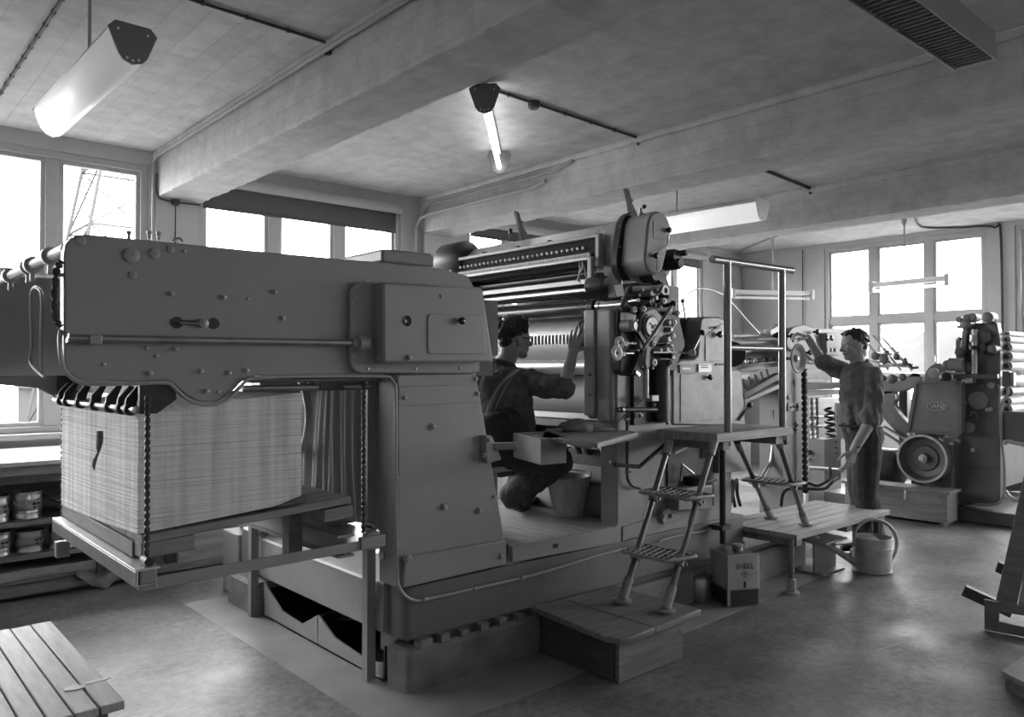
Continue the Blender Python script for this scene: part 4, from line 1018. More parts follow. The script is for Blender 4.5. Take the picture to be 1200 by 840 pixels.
mm = N_.new('ShaderNodeMath'); mm.operation = 'MULTIPLY'; L_.new(mr1.outputs[0], mm.inputs[0]); L_.new(mr2.outputs[0], mm.inputs[1])
mv = N_.new('ShaderNodeMath'); mv.operation = 'MULTIPLY'; mv.inputs[1].default_value = .74; L_.new(mm.outputs[0], mv.inputs[0])
L_.new(mv.outputs[0], P_.inputs['Base Color'])
NL = 130; vs = []; fs = []
base = rounded([(.878, 3.05), (1.518, 3.05), (1.518, 4.235), (.878, 4.235)], .004, 1)
# points along each side so that the sheets can bow
def ring(t):
    jx, jy = R.uniform(-.0016, .0016), R.uniform(-.0016, .0016)
    o = []
    for k in range(8): o.append((.878 + .64 * k / 8, 3.05))
    for k in range(8): o.append((1.518, 3.05 + 1.185 * k / 8))
    for k in range(8): o.append((1.518 - .64 * k / 8, 4.235))
    for k in range(8): o.append((.878, 4.235 - 1.185 * k / 8))
    out = []
    for x, y in o:
        u = (x - .878) / .64; w = (y - 3.05) / 1.185
        sag = .05 * u - .045 * w * (1 - t) * (1 - u) - .006 * math.sin(w * math.pi)
        out.append((x + jx, y + jy, .853 + .45 * t + sag))
    return out
for i in range(NL + 1):
    vs += ring(i / NL)
n = 32
for i in range(NL):
    fs += [(i * n + k, i * n + (k + 1) % n, (i + 1) * n + (k + 1) % n, (i + 1) * n + k) for k in range(n)]
fs += [tuple(range(n - 1, -1, -1)), tuple(range(NL * n, NL * n + n))]
pile = MB().add(vs, fs).build('paper_pile', STACKM, None, angle=20)
tag(pile, 'tall pile of white printed sheets under the long machine panel', 'paper')
sw = V(-.75, .66, 0)
def slip(pts, ws):
    P = smoothpath(pts, 6); n_ = len(P); vs = []
    for i, q in enumerate(P):
        t = i / (n_ - 1) * (len(ws) - 1); k = min(int(t), len(ws) - 2); w_ = ws[k] + (ws[k + 1] - ws[k]) * (t - k)
        vs += [q, q + sw * w_ + V(0, 0, .002 * math.sin(i))]
    return MB().add(vs, [(2 * i, 2 * i + 1, 2 * i + 3, 2 * i + 2) for i in range(n_ - 1)])
sl_ = slip([(0.872, 3.49, 1.201), (0.868, 3.473, 1.168), (0.862, 3.473, 1.138), (0.858, 3.482, 1.117)], (.026, .028, .022, .008)).build('paper_slip', mat('grey_slip', .10, .8, var=.4, scale=60), None, angle=60, solid=.0015)
slip([(0.858, 3.469, 1.131), (0.85, 3.487, 1.09), (0.846, 3.495, 1.065), (0.845, 3.504, 1.044)], (.005, .016, .014, .002)).build('slip_tail', mat('grey_slip', .10), sl_, angle=60, solid=.0015)
tag(sl_, 'small twisted grey paper slip stuck in the front of the pile', 'paper slip')
# pile board
pbd = thing('pile_board', 'thick wooden board carrying the tall paper pile', 'pallet', (1.28, 3.65, .76))
def zb(x): return .848 + .05 * (x - .878) / .64 * .8
for k in range(6):
    y0 = 3.03 + k * .205
    MB().prism([(.888, zb(.888) - .03), (1.74, zb(1.74) - .03), (1.74, zb(1.74)), (.888, zb(.888))], 'Y', y0, y0 + .2).build('plank', WOODM, pbd, bevel=.003)
MB().prism([(.888, .765), (1.08, .768), (1.08, .826), (.888, .817)], 'Y', 3.04, 3.12).build('under_board', WOODM, pbd, bevel=.003)
MB().prism([(1.62, .80), (1.76, .81), (1.76, .862), (1.62, .855)], 'Y', 3.04, 4.2).build('under_board', WOODM, pbd, bevel=.003)
MB().box(.880, .905, 3.12, 4.25, .757, .815).build('edge_board', WOODMY, pbd, bevel=.003)
MB().prism([(1.40, .890), (1.535, .902), (1.535, .925), (1.52, .925)], 'Y', 3.035, 3.10).build('wedge', WOODD, pbd)
MB().box(1.585, 1.65, 3.30, 3.37, .60, .80).build('block', WOODM, pbd, bevel=.003)

# trays for waste oil under the apron ------------------------------------------------
def tray(y0, y1, pts, label):
    t = thing('sheet_metal_tray', label, 'tray', (1.99, (y0 + y1) / 2, 0), 'trays under the drip apron')
    MB().prism(pts, 'X', 1.985, 1.995).build('front_sheet', PAINT2, t)
    MB().box(1.995, 2.6, y0, y0 + .008, .012, .16).build('side_sheet', IRON, t)
    MB().box(1.995, 2.6, y1 - .008, y1, .012, .16).build('side_sheet', IRON, t)
    MB().box(1.985, 2.6, y0, y1, .004, .012).build('tray_floor', IRON, t)
    MB().box(2.6, 2.61, y0, y1, .012, .17).build('back_sheet', IRON, t)
tray(3.80, 4.46, [(3.80, .004), (4.46, .004), (4.46, .20), (4.22, .085), (3.98, .07), (3.80, .16)], 'sheet metal tray with cut-out front, beside the far guide post')
tray(3.16, 3.79, [(3.16, .004), (3.79, .004), (3.79, .165), (3.62, .09), (3.30, .06), (3.16, .09)], 'sheet metal tray with cut-out front, beside the near guide post')
o = MB().beam((2.08, 3.62, .16), (2.2, 3.74, .18), .12, .01).build('oily_sheet', IRON)
tag(o, 'small dark metal sheet lying in the nearer tray', 'metal sheet')

# duckboard between delivery column and press --------------------------------------------
db = thing('duckboard', 'plank footboard the kneeling printer sits on beside the bucket', 'platform', (3.14, 3.7, .462))
xs = [2.745 + .7875 * k / 7 for k in range(8)]
for k in range(7):
    MB().box(xs[k] + .0025, xs[k + 1] - .0025, 3.0 + R.uniform(-.004, .004), 4.5, .525 + R.uniform(-.002, .001), .558 + R.uniform(-.003, .002)).build('plank', WOODL, db, bevel=.003)
for y in (3.06, 3.75, 4.4):
    MB().box(2.75, 3.53, y - .03, y + .03, .463, .525).build('bearer', WOODD, db)
fp = slab('footboard_front', PAINT, [(2.634, 0.561), (3.461, 0.551), (3.461, 0.463), (2.634, 0.48)], 2.985, 3.02, PR, bevel=.003)
slab('footboard_front', PAINT, [(3.476, 0.549), (3.869, 0.57), (3.869, 0.492), (3.475, 0.466)], 2.985, 3.02, PR, bevel=.003)
MB().box(*[2.916, 2.954], 2.983, 2.986, 0.509, 0.531).build('hole', INKM, fp)

# bracket with a wooden bar on the column, and the seat -------------------------------------
slab('bar_bracket', PAINT, rounded([(2.437, 1.13), (2.475, 1.128), (2.497, 1.093), (2.541, 1.006), (2.448, 0.992), (2.442, 1.047)], .01), 2.96, 3.0, PR, bevel=.004)
for q in ((2.458, 2.96, 1.105), (2.426, 2.96, 1.037)):
    inst('bolt', BOLTP, PR, q, None, (.7, .7, .7))
wbar = MB().beam((2.494, 2.97, 1.073), (2.615, 2.93, 1.072), .04, .035).build('rest_bar', WOODM, None, bevel=.004)
tag(wbar, 'short wooden bar end held in the bracket on the column', 'wooden bar')
st_ = thing('wooden_stool', 'low wooden stool the kneeling printer sits on', 'stool', (2.95, 3.5, .558))
MB().box(2.62, 3.08, 3.36, 3.68, .875, .905).build('seat', WOODX, st_, bevel=.004)
for x in (2.66, 2.84):
    for y in (3.39, 3.65):
        MB().box(x - .02, x + .02, y - .02, y + .02, .558, .875).build('leg', WOODM, st_)

# wooden tool shelf with its box, in front of the press ---------------------------------------
ts = thing('tool_shelf', 'grey wooden shelf with a box end, above the bucket', 'shelf', (2.9, 2.95, .96))
zt = 1.098
o6 = [(2.949, 3.347), (2.696, 2.855), (2.796, 2.586), (3.532, 2.916), (3.669, 3.244), (3.37, 3.508)]
A = (2.66, 2.98); 
shelf_pts = [(2.56, 3.02), (2.70, 2.83), (2.98, 2.83), (3.10, 2.78), (3.52, 2.90), (3.52, 3.12), (2.75, 3.30)]
bx = MB().prism([(2.896, 3.28), (2.753, 2.903), (2.922, 2.889), (3.118, 3.246)], 'Z', .965, 1.10).build('box', GREYBOARD, ts, bevel=.004)
MB().prism([(2.823, 2.977), (2.795, 2.557), (3.464, 2.86), (3.595, 3.178), (3.254, 3.387)], 'Z', 1.075, 1.10).build('shelf_board', GREYBOARD, ts, bevel=.003)
MB().prism([(2.998, 2.938), (2.943, 2.734), (3.68, 3.006), (3.686, 3.259)], 'Z', 1.045, 1.075).build('shelf_bearer', PAINT2, ts, bevel=.003)
# rag bundle and paper on the shelf
def lump(c, sx, sy, sz, seed, n=18):
    m = MB(); m.ball((0, 0, 0), 1, n)
    out = []
    for q in m.v:
        k = 1 + .22 * noise.noise(q * 1.7 + V(seed, 0, 0)) + .08 * noise.noise(q * 5 + V(0, seed, 0))
        out.append(V(c[0] + q.x * sx * k, c[1] + q.y * sy * k, c[2] + max(q.z, -.55) * sz * k + .55 * sz))
    m.v = out
    return m
q = (3.25, 3.13, 1.1)
o = lump((q[0], q[1], 1.1), .115, .09, .045, 3).build('rag_bundle', mat('grey_rag', .22, .9, var=.25, scale=30, bump=.4, bscale=90), None, angle=60)
tag(o, 'bundle of grey wiping rags lying on the tool shelf', 'rag')
q = (3.404, 3.062, 1.101)
o = lump((q[0], q[1], 1.1), .09, .06, .012, 8).build('folded_cloth', mat('pale_rag', .4, .9, var=.2, scale=30), None, angle=60)
tag(o, 'flat folded pale cloth beside the rag bundle', 'cloth')

# bucket ----------------------------------------------------------------------------
bk = (3.46, 3.406)
bz = .560
t = thing('metal_bucket', 'worn galvanised bucket standing on the duckboard', 'bucket', (bk[0], bk[1], bz))
MB().lathe((bk[0], bk[1], bz), (0, 0, 1), [(0, .088), (.012, .092), (.014, .089), (.026, .092), (.23, .137), (.237, .143), (.244, .137), (.23, .130), (.03, .086), (.028, .001)], 40).build('bucket_body', GALV, t)
for s in (-1, 1):
    d = V(.83, -.55, 0) * s
    MB().beam(V(bk[0], bk[1], bz + .20) + d * .135, V(bk[0], bk[1], bz + .265) + d * .139, .03, .008, d).build('handle_lug', GALV, t)
hp = []
for k in range(13):
    a = math.pi * k / 12
    hp.append((bk[0] + .139 * math.cos(a) * .83 + .115 * math.sin(a) * .55, bk[1] - .139 * math.cos(a) * .55 + .115 * math.sin(a) * .83, bz + .25 + .012 * math.sin(a)))
MB().tube(hp, .004, 7).build('handle', DSTEEL, t)

# step box on the floor ------------------------------------------------------------------
sb = thing('step_box', 'wooden step box with a rounded top board on the floor', 'step', (2.95, 2.7, 0))
top = [(2.736, 2.974), (2.714, 2.825), (2.714, 2.485), (2.713, 2.416), (2.752, 2.374), (2.838, 2.361), (3.185, 2.41), (3.228, 2.427), (3.224, 2.939)]
# two boards make up the rounded lid
lo_ = [(x, y) for x, y in top]
MB().prism([(2.745, 2.962), (2.72, 2.75), (2.69, 2.48), (2.685, 2.41), (2.71, 2.345), (2.76, 2.325), (2.95, 2.335), (2.95, 2.955)], 'Z', .215, .245).build('lid_board', WOODM, sb, bevel=.006)
MB().prism([(2.953, 2.335), (3.345, 2.36), (3.355, 2.375), (3.35, 2.95), (2.953, 2.955)], 'Z', .215, .245).build('lid_board', WOODM, sb, bevel=.006)
MB().box(2.79, 2.81, 2.45, 2.94, 0.004, .215).build('end_board', WOODD, sb, bevel=.003)
MB().box(2.79, 3.27, 2.42, 2.445, 0.002, .215).build('side_board', WOODM, sb, bevel=.003)
MB().box(3.25, 3.27, 2.45, 2.94, 0.004, .215).build('end_board', WOODM, sb, bevel=.003)
MB().box(2.81, 3.25, 2.92, 2.94, 0.004, .215).build('side_board', WOODM, sb, bevel=.003)

# upper platform, its two flights and the handrail ---------------------------------------------
up = thing('access_steps', 'raised plank platform with pipe handrail and pierced steps beside the press', 'platform', (4.1, 2.75, 0))
TUBEM = mat('rail_tube', .22, .3, metal=.8, var=.1)
zt = 1.095
x0, x1 = 3.74, 4.55
for k, (ya, yb) in enumerate(((2.53, 2.665), (2.67, 2.805), (2.81, 2.95))):
    MB().box(x0, x1, ya, yb, zt - .05, zt).build('plank', WOODX, up, bevel=.003)
MB().box(x0 + .09, x0 + .15, 2.55, 2.94, zt - .10, zt - .05).build('bearer', WOODM, up)
MB().box(x1 - .16, x1 - .10, 2.55, 2.94, zt - .10, zt - .05).build('bearer', WOODM, up)
MB().box(x1 - .05, x1 - .01, 2.54, 2.58, zt - .11, zt - .05).build('end_block', WOODM, up)
for px, q in ((0, (3.899, 2.565, 1.1)), (1, (4.493, 2.565, 1.101))):
    MB().cyl((q[0], 2.565, zt - .08), (q[0], 2.565, 2.07), .0215, 16).build('rail_post', TUBEM, up)
MB().cyl((3.75, 2.565, 2.067), (4.62, 2.565, 2.075), .021, 16).build('top_rail', TUBEM, up)
for q in ((3.75, 2.565, 2.067), (4.62, 2.565, 2.075)):
    MB().ball(q, .019, 10).build('rail_cap', ALU, up)
MB().cyl((3.902, 2.565, 1.576), (4.497, 2.565, 1.579), .016, 14).build('mid_rail', TUBEM, up)
spx = 4.392
MB().cyl((spx, 2.93, .33), (spx, 2.93, zt - .08), .02, 14).build('support_post', IRON, up)
MB().box(spx - .05, spx + .05, 2.90, 2.998, .42, .45).build('post_clamp', IRON, up)
def flight(feet, tops, steps, depth, sgn):
    """two raking tubes with cast feet, carrying pierced treads"""
    for f, t in zip(feet, tops):
        f, t = V(f), V(t); d = (t - f).normalized()
        MB().tube([f + d * .02, t], .017, 14).build('stringer_tube', TUBEM, up)
        MB().lathe(f + V(0, 0, .0), (0, 0, 1), [(0, .048), (.012, .048), (.016, .03)], 18).build('foot_plate', PAINT2, up)
        MB().tube([f + V(0, 0, .01), f + d * .13], .025, 14).build('foot_socket', PAINT2, up)
        MB().tube([t - d * .09, t + d * .0], .025, 14).build('head_socket', PAINT2, up)
    for k in steps:
        p, q = V(feet[0]).lerp(V(tops[0]), k), V(feet[1]).lerp(V(tops[1]), k)
        # feet[0] is the far tube, feet[1] the near one
        z = (p.z + q.z) / 2; xm = (p.x + q.x) / 2
        ya, yb = q.y - .05, p.y + .055
        xa, xb = xm - depth * .58, xm + depth * .42
        out = rounded([(xa, ya + .03), (xb, ya), (xb, yb), (xa, yb - .03)], .03, 4)
        m = MB(); rim = [(a, b, z) for a, b in out]
        m.tube(rim, .010, 8, True).build('tread_rim', PAINT2, up)
        g = MB(); n = 9
        # the pierced plate: diagonal bars crossing bars along the tread
        def clipd(x):
            return ya + .012, yb - .012
        for i in range(n):
            y = ya + .03 + (yb - ya - .06) * i / (n - 1)
            y2 = min(yb - .012, y + .05)
            g.beam((xa + .012, y, z + .002), (xb - .010, y2 if y2 > y else y, z + .002), .007, .012)
        for i in range(1, 4):
            x = xa + (xb - xa) * i / 4
            g.beam((x, ya + .012, z), (x, yb - .012, z), .006, .010)
        stuff(g.build('tread_grating', PAINT2, up))
        MB().box(xa + .012, xb - .012, ya + .014, yb - .014, z - .006, z - .003).build('tread_plate', IRON, up)
        for e in (p, q):
            MB().tube([e - (V(tops[0]) - V(feet[0])).normalized() * .055, e + V(0, 0, .0)], .027, 12).build('tread_clamp', PAINT2, up)
            MB().lathe((e.x, e.y - .02, e.z - .035), (0, -1, 0), [(0, .01), (.016, .01)], 6).build('clamp_nut', DSTEEL, up)
flight([(3.137, 2.697, 0.25), (3.176, 2.451, 0.25)], [(3.724, 2.84, 1.033), (3.75, 2.555, 1.051)], (.30, .66), .215, 1)
flight([(5.14, 3.03, .385), (5.097, 2.741, 0.385)], [(4.453, 2.86, 0.988), (4.441, 2.57, 1.035)], (.52,), .19, -1)

# lower platform ------------------------------------------------------------------------------
lpf = thing('low_platform', 'low wooden platform of long planks beneath the second flight of steps', 'platform', (5.5, 3.0, 0))
xa, xb, ya, yb, zt2 = 4.755, 6.14, 2.615, 3.22, .382
for k in range(6):
    w = (yb - ya) / 6
    MB().box(xa + R.uniform(-.006, .006), xb, ya + w * k + .003, ya + w * (k + 1) - .003, zt2 - .035, zt2).build('plank', WOODX, lpf, bevel=.003)
for x in (4.80, 5.5, 6.04):
    MB().box(x, x + .07, ya + .03, yb - .03, zt2 - .085, zt2 - .035).build('bearer', WOODM, lpf)
for x, y in ((4.76, 2.66), (6.08, 2.66), (5.60, 3.17), (6.08, 3.17)):
    MB().cyl((x, y, .09), (x, y, zt2 - .035), .018, 14).build('leg', TUBEM, lpf)
    MB().lathe((x, y, 0.001), (0, 0, 1), [(0, .052), (.01, .05), (.014, .03), (.09, .028), (.095, .022)], 18).build('leg_foot', PAINT2, lpf)

# cans on the floor -------------------------------------------------------------------------------
q = (4.183, 2.961)
t = thing('round_tin', 'small round lidded tin on the floor beside the square oil can', 'tin', (q[0], q[1], 0))
r_ = .068
MB().lathe((q[0], q[1], .004), (0, 0, 1), [(0, r_ - .002), (.003, r_), (.142, r_), (.144, r_ - .001)], 32).build('tin_body', TIN, t)
MB().lathe((q[0], q[1], .144), (0, 0, 1), [(0, r_ + .0015), (.018, r_ + .0015), (.019, r_ - .004), (.014, r_ - .006), (.014, .001)], 32).build('tin_lid', DSTEEL, t)
# square oil can
ox0, ox1, oy0, oy1 = 4.305, 4.505, 2.775, 2.985
OILW = mat('oil_can_pale', .46, .4, var=.12, scale=10)
t = thing('oil_can', 'square tin oil can with a pale label and dark lower band', 'can', (4.4, 2.88, 0))
MB().prism(rounded([(ox0, oy0), (ox1, oy0), (ox1, oy1), (ox0, oy1)], .012, 3), 'Z', .004, .285).build('can_body', OILW, t, bevel=.004)
MB().prism(rounded([(ox0 - .0015, oy0 - .0015), (ox1 + .0015, oy0 - .0015), (ox1 + .0015, oy1 + .0015), (ox0 - .0015, oy1 + .0015)], .013, 3), 'Z', .008, .092).build('lower_band', mat('oil_can_dark', .05, .4, var=.15), t)
MB().prism(rounded([(ox0 - .002, oy0 - .002), (ox1 + .002, oy0 - .002), (ox1 + .002, oy1 + .002), (ox0 - .002, oy1 + .002)], .013, 3), 'Z', .093, .101).build('line_band', mat('oil_can_line', .3, .4), t)
MB().prism(rounded([(ox0 + .006, oy0 + .006), (ox1 - .006, oy0 + .006), (ox1 - .006, oy1 - .006), (ox0 + .006, oy1 - .006)], .012, 3), 'Z', .285, .289).build('can_top', mat('oil_can_dark', .05), t)
for a, b, c, d in ((ox0, oy0, ox1, oy0), (ox0, oy0, ox0, oy1)):
    MB().tube([(a, b, .287), (c, d, .287)], .004, 8).build('top_seam', OILW, t)
MB().tube([(ox0 - .001, oy0 - .001, .01), (ox0 - .001, oy0 - .001, .285)], .007, 10).build('corner_seam', OILW, t)
MB().lathe(((ox0 + ox1) / 2 + .02, (oy0 + oy1) / 2, .289), (0, 0, 1), [(0, .03), (.012, .03), (.016, .024), (.022, .033), (.034, .033), (.036, .028)], 24).build('screw_cap', DSTEEL, t)
cx_ = (ox0 + ox1) / 2 + .005
inst('lettering', text_mesh('SHELL', .045, INKM, 'lettering'), t, (cx_, oy0 - .0012, .222))
inst('lettering', text_mesh('OIL', .016, mat('pale_print', .2, .6, var=0), 'lettering'), t, (cx_, oy0 - .0012, .19))
inst('lettering', text_mesh('SPECIAL', .015, mat('pale_print', .2), 'lettering'), t, (cx_, oy0 - .0012, .178))
MB().prism([(cx_ - .012, .16), (cx_, .172), (cx_ + .012, .16)], 'Y', oy0 - .0015, oy0 + .001).build('emblem', mat('pale_print', .2), t)
MB().prism([(cx_ - .006, .14), (cx_ + .006, .14), (cx_ + .008, .115), (cx_ + .003, .10), (cx_ - .007, .10)], 'Y', oy0 - .0015, oy0 + .001).build('oil_dribble', mat('oil_can_dark', .05), t)
for x in (ox0 + .012, ox1 - .010):
    MB().box(x - .0015, x + .0015, oy0 - .0022, oy0, .012, .09).build('band_edge', OILW, t)
t.rotation_euler.z = math.radians(-27); t.scale = (1.08, 1.08, 1.1); t.location = (4.32, 2.805, 0)
# wooden piece behind the can
o = MB().prism([(4.55, .19), (4.75, .19), (4.79, .245), (4.79, .275), (4.55, .22)], 'Y', 3.02, 3.2).build('wood_wedge', WOODM, None, bevel=.004)
tag(o, 'wooden wedge lying on the foundation behind the oil can', 'wedge')
# steel channel under the low platform
o = MB().prism([(2.72, .0), (3.02, .0), (3.02, .012), (2.80, .014), (2.80, .215), (3.0, .235), (3.0, .25), (2.70, .235), (2.70, .222), (2.785, .215), (2.785, .014), (2.72, .012)], 'X', 5.30, 5.62).build('steel_channel', PAINT, None, bevel=.003)
tag(o, 'rusty steel channel offcut standing on the floor under the low platform', 'steel channel')

# watering can ---------------------------------------------------------------------------------------
wx, wy = 5.715, 2.565
t = thing('watering_can', 'galvanised watering can with a hoop handle and long spout', 'watering can', (wx, wy, 0))
r_ = .134
MB().lathe((wx, wy, 0.003), (0, 0, 1), [(0, r_ - .004), (.004, r_), (.015, r_), (.018, r_ - .003), (.165, r_ - .003), (.169, r_ + .001), (.175, r_ + .001), (.179, r_ - .003), (.238, r_ - .003), (.243, r_ + .001), (.246, r_ - .004), (.238, r_ - .007), (.03, r_ - .007), (.028, .001)], 44).build('can_body', GALV, t)
sd = V(-.75, .66, 0).normalized(); pp = V(-sd.y, sd.x, 0)
cov = [V(wx, wy, .249) + (sd * math.cos(a) + pp * math.sin(a)) * (r_ - .003) for a in [math.radians(-90 + 10 * k) for k in range(19)]]
m = MB(); m.add(cov + [V(wx, wy, .268) + sd * .01], [(k, k + 1, 19) for k in range(18)] + [(18, 0, 19)])
m.build('half_cover', GALV, t)
hp = smoothpath([V(wx, wy, .07) - sd * .134, V(wx, wy, .15) - sd * .172, V(wx, wy, .25) - sd * .172, V(wx, wy, .335) - sd * .115, V(wx, wy, .372) - sd * .02, V(wx, wy, .355) + sd * .055, V(wx, wy, .30) + sd * .115, V(wx, wy, .235) + sd * .131], 5)
MB().tube(hp, .012, 10).build('handle', GALV, t)
for s in (-1, 1):
    MB().tube([V(wx, wy, .245) + pp * (.03 * s) + sd * .02, V(wx, wy, .31) + pp * (.012 * s), V(wx, wy, .366)], .004, 7).build('handle_stay', DSTEEL, t)
MB().tube([V(wx, wy, .06) + sd * .12, V(wx, wy, .17) + sd * .29, V(wx, wy, .285) + sd * .47, V(wx, wy, .30) + sd * .50], [.026, .020, .014, .014], 14).build('spout', GALV, t)
MB().tube([V(wx, wy, .195) + sd * .13, V(wx, wy, .19) + sd * .31], .005, 7).build('spout_stay', GALV, t)

# low plank bench at lower left ---------------------------------------------------------------------------
bn = thing('plank_bench', 'low bench of pale worn planks at the lower left', 'bench', (.2, 2.9, 0))
xs = [.672, 0.604, 0.539, 0.477, 0.418, .10, -.02, -.14]
xs = sorted(xs, reverse=True)
for k in range(7):
    MB().box(xs[k + 1] + .005, xs[k] - .0, 2.44 + R.uniform(-.004, .004), 3.40 + R.uniform(-.004, .004), .476, .5 + R.uniform(-.0015, .0015)).build('plank', WOODL, bn, bevel=.003)
for y in (2.47, 3.36):
    MB().box(-.12, .63, y - .02, y + .02, .36, .475).build('apron', WOODD, bn)
MB().box(.59, .63, 2.5, 3.34, .36, .475).build('apron', WOODD, bn)
for x in (-.08, .60):
    for y in (2.48, 3.35):
        MB().box(x - .03, x + .03, y - .03, y + .03, 0, .36).build('leg', WOODD, bn)
o = [(0.44 + .035 * math.cos(a) * (1 + .2 * math.sin(3 * a)), 2.60 + .025 * math.sin(a)) for a in [k * math.pi / 10 for k in range(20)]]
for c, a, b in (((0.588, 2.64), .030, .020), ((0.642, 2.652), .045, .011)):
    lab(MB().prism([(c[0] + a * math.cos(k * math.pi / 9) * (1 + .12 * math.sin(k * 2.1)), c[1] + b * math.sin(k * math.pi / 9)) for k in range(18)], 'Z', .4995, .5025).build('paint_stain', mat('spilt_white_paint', .62), bn), 'white paint stain on the planks')

# leaning wooden frame and the board at lower right --------------------------------------------------------
lf = thing('wooden_stillage', 'tilted wooden stillage frame standing at the lower right', 'stillage', (4.95, 1.5, 0))
MB().prism([(0, 0), (.55, 0), (.55, .155), (0, .155), ] , 'Y', 0, .03)
bot = MB()
F0 = (4.896, 1.574, 0); 
fx, fy = F0[0], F0[1]
# foot board facing the camera, with a hand slot: four bars
ex = V(.13, -.99, 0).normalized()
P0 = V(fx, fy, .005)
for a0, a1, z0_, z1_ in ((0, .07, 0, .165), (.07, .45, 0, .055), (.07, .45, .115, .165), (.45, .52, 0, .165)):
    c0 = P0 + ex * a0; c1 = P0 + ex * a1
    MB().beam(c0 + V(0, 0, (z0_ + z1_) / 2), c1 + V(0, 0, (z0_ + z1_) / 2), .025, z1_ - z0_).build('foot_board', WOODMY, lf, bevel=.002)
B0, T0 = V((4.95, 1.543, 0.11)), V((5.2, 1.449, 0.903))
up_ = (T0 - B0)
for k in range(5):
    o_ = ex * (.105 * k + .05)
    MB().beam(B0 + o_, B0 + o_ + up_ * 1.25, .098, .025, (1, .1, -.2)).build('deck_board', (WOODMY, WOODL)[k % 2], lf, bevel=.003)
for a, b in (((4.98, 1.71, 0.179), (5.05, 1.484, 0.089)), ((5.06, 1.562, 0.33), (5.1, 1.438, 0.285))):
    MB().beam(a, b, .06, .06).build('runner', WOODD, lf, bevel=.003)
pbx = thing('board_pack', 'stack of two grey boards at the lower right picture corner', 'board', (4.2, 1.05, 0))
bq = [(4.042, 1.231), (4.439, 1.229), (4.33, 0.924), (3.817, 0.901)]
MB().prism(bq, 'Z', .06, .085).build('top_board', WOODX, pbx, bevel=.003)
cxy = V(sum(a for a, b in bq) / 4, sum(b for a, b in bq) / 4)
MB().prism([(cxy[0] + (a - cxy[0]) * .93, cxy[1] + (b - cxy[1]) * .93) for a, b in bq], 'Z', .0, .06).build('base_board', WOODM, pbx, bevel=.003)

# ================================================================ work bench along the window wall
YB = 5.82
wbh = thing('work_bench', 'long wooden work bench with open shelves under the windows', 'bench', (.9, 6.35, 0))
BX0, BX1 = -2.4, 2.75
MB().box(BX0, BX1, YB - .02, YW - .1, .835, .866).build('worktop', mat('pale_linoleum', .50, .35, var=.06, scale=3), wbh, bevel=.006)
MB().box(BX0, BX1, YB, YB + .03, .775, .835).build('apron', WOODM, wbh, bevel=.003)
MB().box(BX0, BX1, YB + .02, YB + .05, .72, .775).build('apron', WOODD, wbh, bevel=.003)
ZS = [.44, .285, .14, .05]
for z in (.478, .262):
    MB().box(BX0, 1.86, YB + .03, YW - .12, z - .03, z).build('shelf', WOODM, wbh, bevel=.003)
MB().box(BX0, 2.74, YB - .06, YW - .12, .03, .07).build('shelf', WOODM, wbh, bevel=.003)
MB().box(BX0, 2.74, YB + .0, YB + .06, .003, .03).build('kickboard', WOODD, wbh)
for x in (-1.2, .35, 1.43, 1.88):
    MB().box(x, x + .07, YB + .03, YB + .10, .07, .835 if x != .35 else .835).build('upright', WOODD, wbh)
MB().box(BX0, 2.74, YW - .14, YW - .12, .07, .835).build('back_panel', WOODD, wbh)
# closed cupboard end with an open pigeon hole
MB().box(1.95, 2.28, YB - .01, YB + .02, .05, .42).build('cupboard_panel', WOODX, wbh, bevel=.002)
MB().box(2.62, 2.75, YB - .01, YB + .02, .05, .42).build('cupboard_panel', WOODX, wbh, bevel=.002)
MB().box(2.28, 2.62, YB - .01, YB + .02, .05, .14).build('cupboard_panel', WOODX, wbh, bevel=.002)
# tins of ink -----------------------------------------------------------------
def tin(x, y, z, r, h, label, seed):
    t = thing('ink_tin', label, 'tin', (x, y, z), 'ink tins on the bench shelves')
    prof = [(0, r), (.004, r + .003), (.010, r), (.24 * h, r), (.25 * h, r + .002), (.27 * h, r), (.72 * h, r), (.73 * h, r + .002), (.75 * h, r), (h - .012, r), (h - .008, r + .004), (h, r + .004), (h, r - .004), (h - .008, r - .008), (h - .008, .001)]
    MB().lathe((x, y, z), (0, 0, 1), prof, 28).build('tin_body', TIN, t)
    a0 = seed
    m = MB()
    def f(u, v):
        a = a0 + 2.6 * u
        return (x + (r + .0025) * math.cos(a), y + (r + .0025) * math.sin(a), z + h * (.32 + .36 * v))
    m.grid(f, 14, 1).build('paper_label', LABELP, t, solid=.0008)
    for k, (u0, u1, v0, v1) in enumerate(((.62, .72, .55, .8), (.75, .85, .55, .8), (.64, .7, .2, .4))):
        MB().grid(lambda u, v: (x + (r + .0035) * math.cos(a0 + 2.6 * (u0 + (u1 - u0) * u)), y + (r + .0035) * math.sin(a0 + 2.6 * (u0 + (u1 - u0) * u)), z + h * (.32 + .36 * (v0 + (v1 - v0) * v))), 3, 1).build('label_print', INKM, t, solid=.0006)
s1 = .479
tin(1.045, 6.00, s1, .082, .175, 'labelled ink tin on the upper bench shelf', 3.3)
tin(.86, 5.98, s1, .08, .165, 'ink tin on the upper shelf, cut by the picture edge', 3.6)
s2 = .263
tin(1.06, 6.00, s2, .082, .135, 'squat ink tin on the lower shelf, second from the picture edge', 3.3)
tin(1.255, 5.98, s2, .086, .165, 'taller labelled ink tin on the lower bench shelf, in the middle', 3.4)
tin(1.45, 6.02, s2, .08, .14, 'ink tin on the lower shelf hidden behind the chain', 3.3)
tin(.87, 5.98, s2, .08, .15, 'ink tin on the lower shelf at the left picture edge', 3.3)
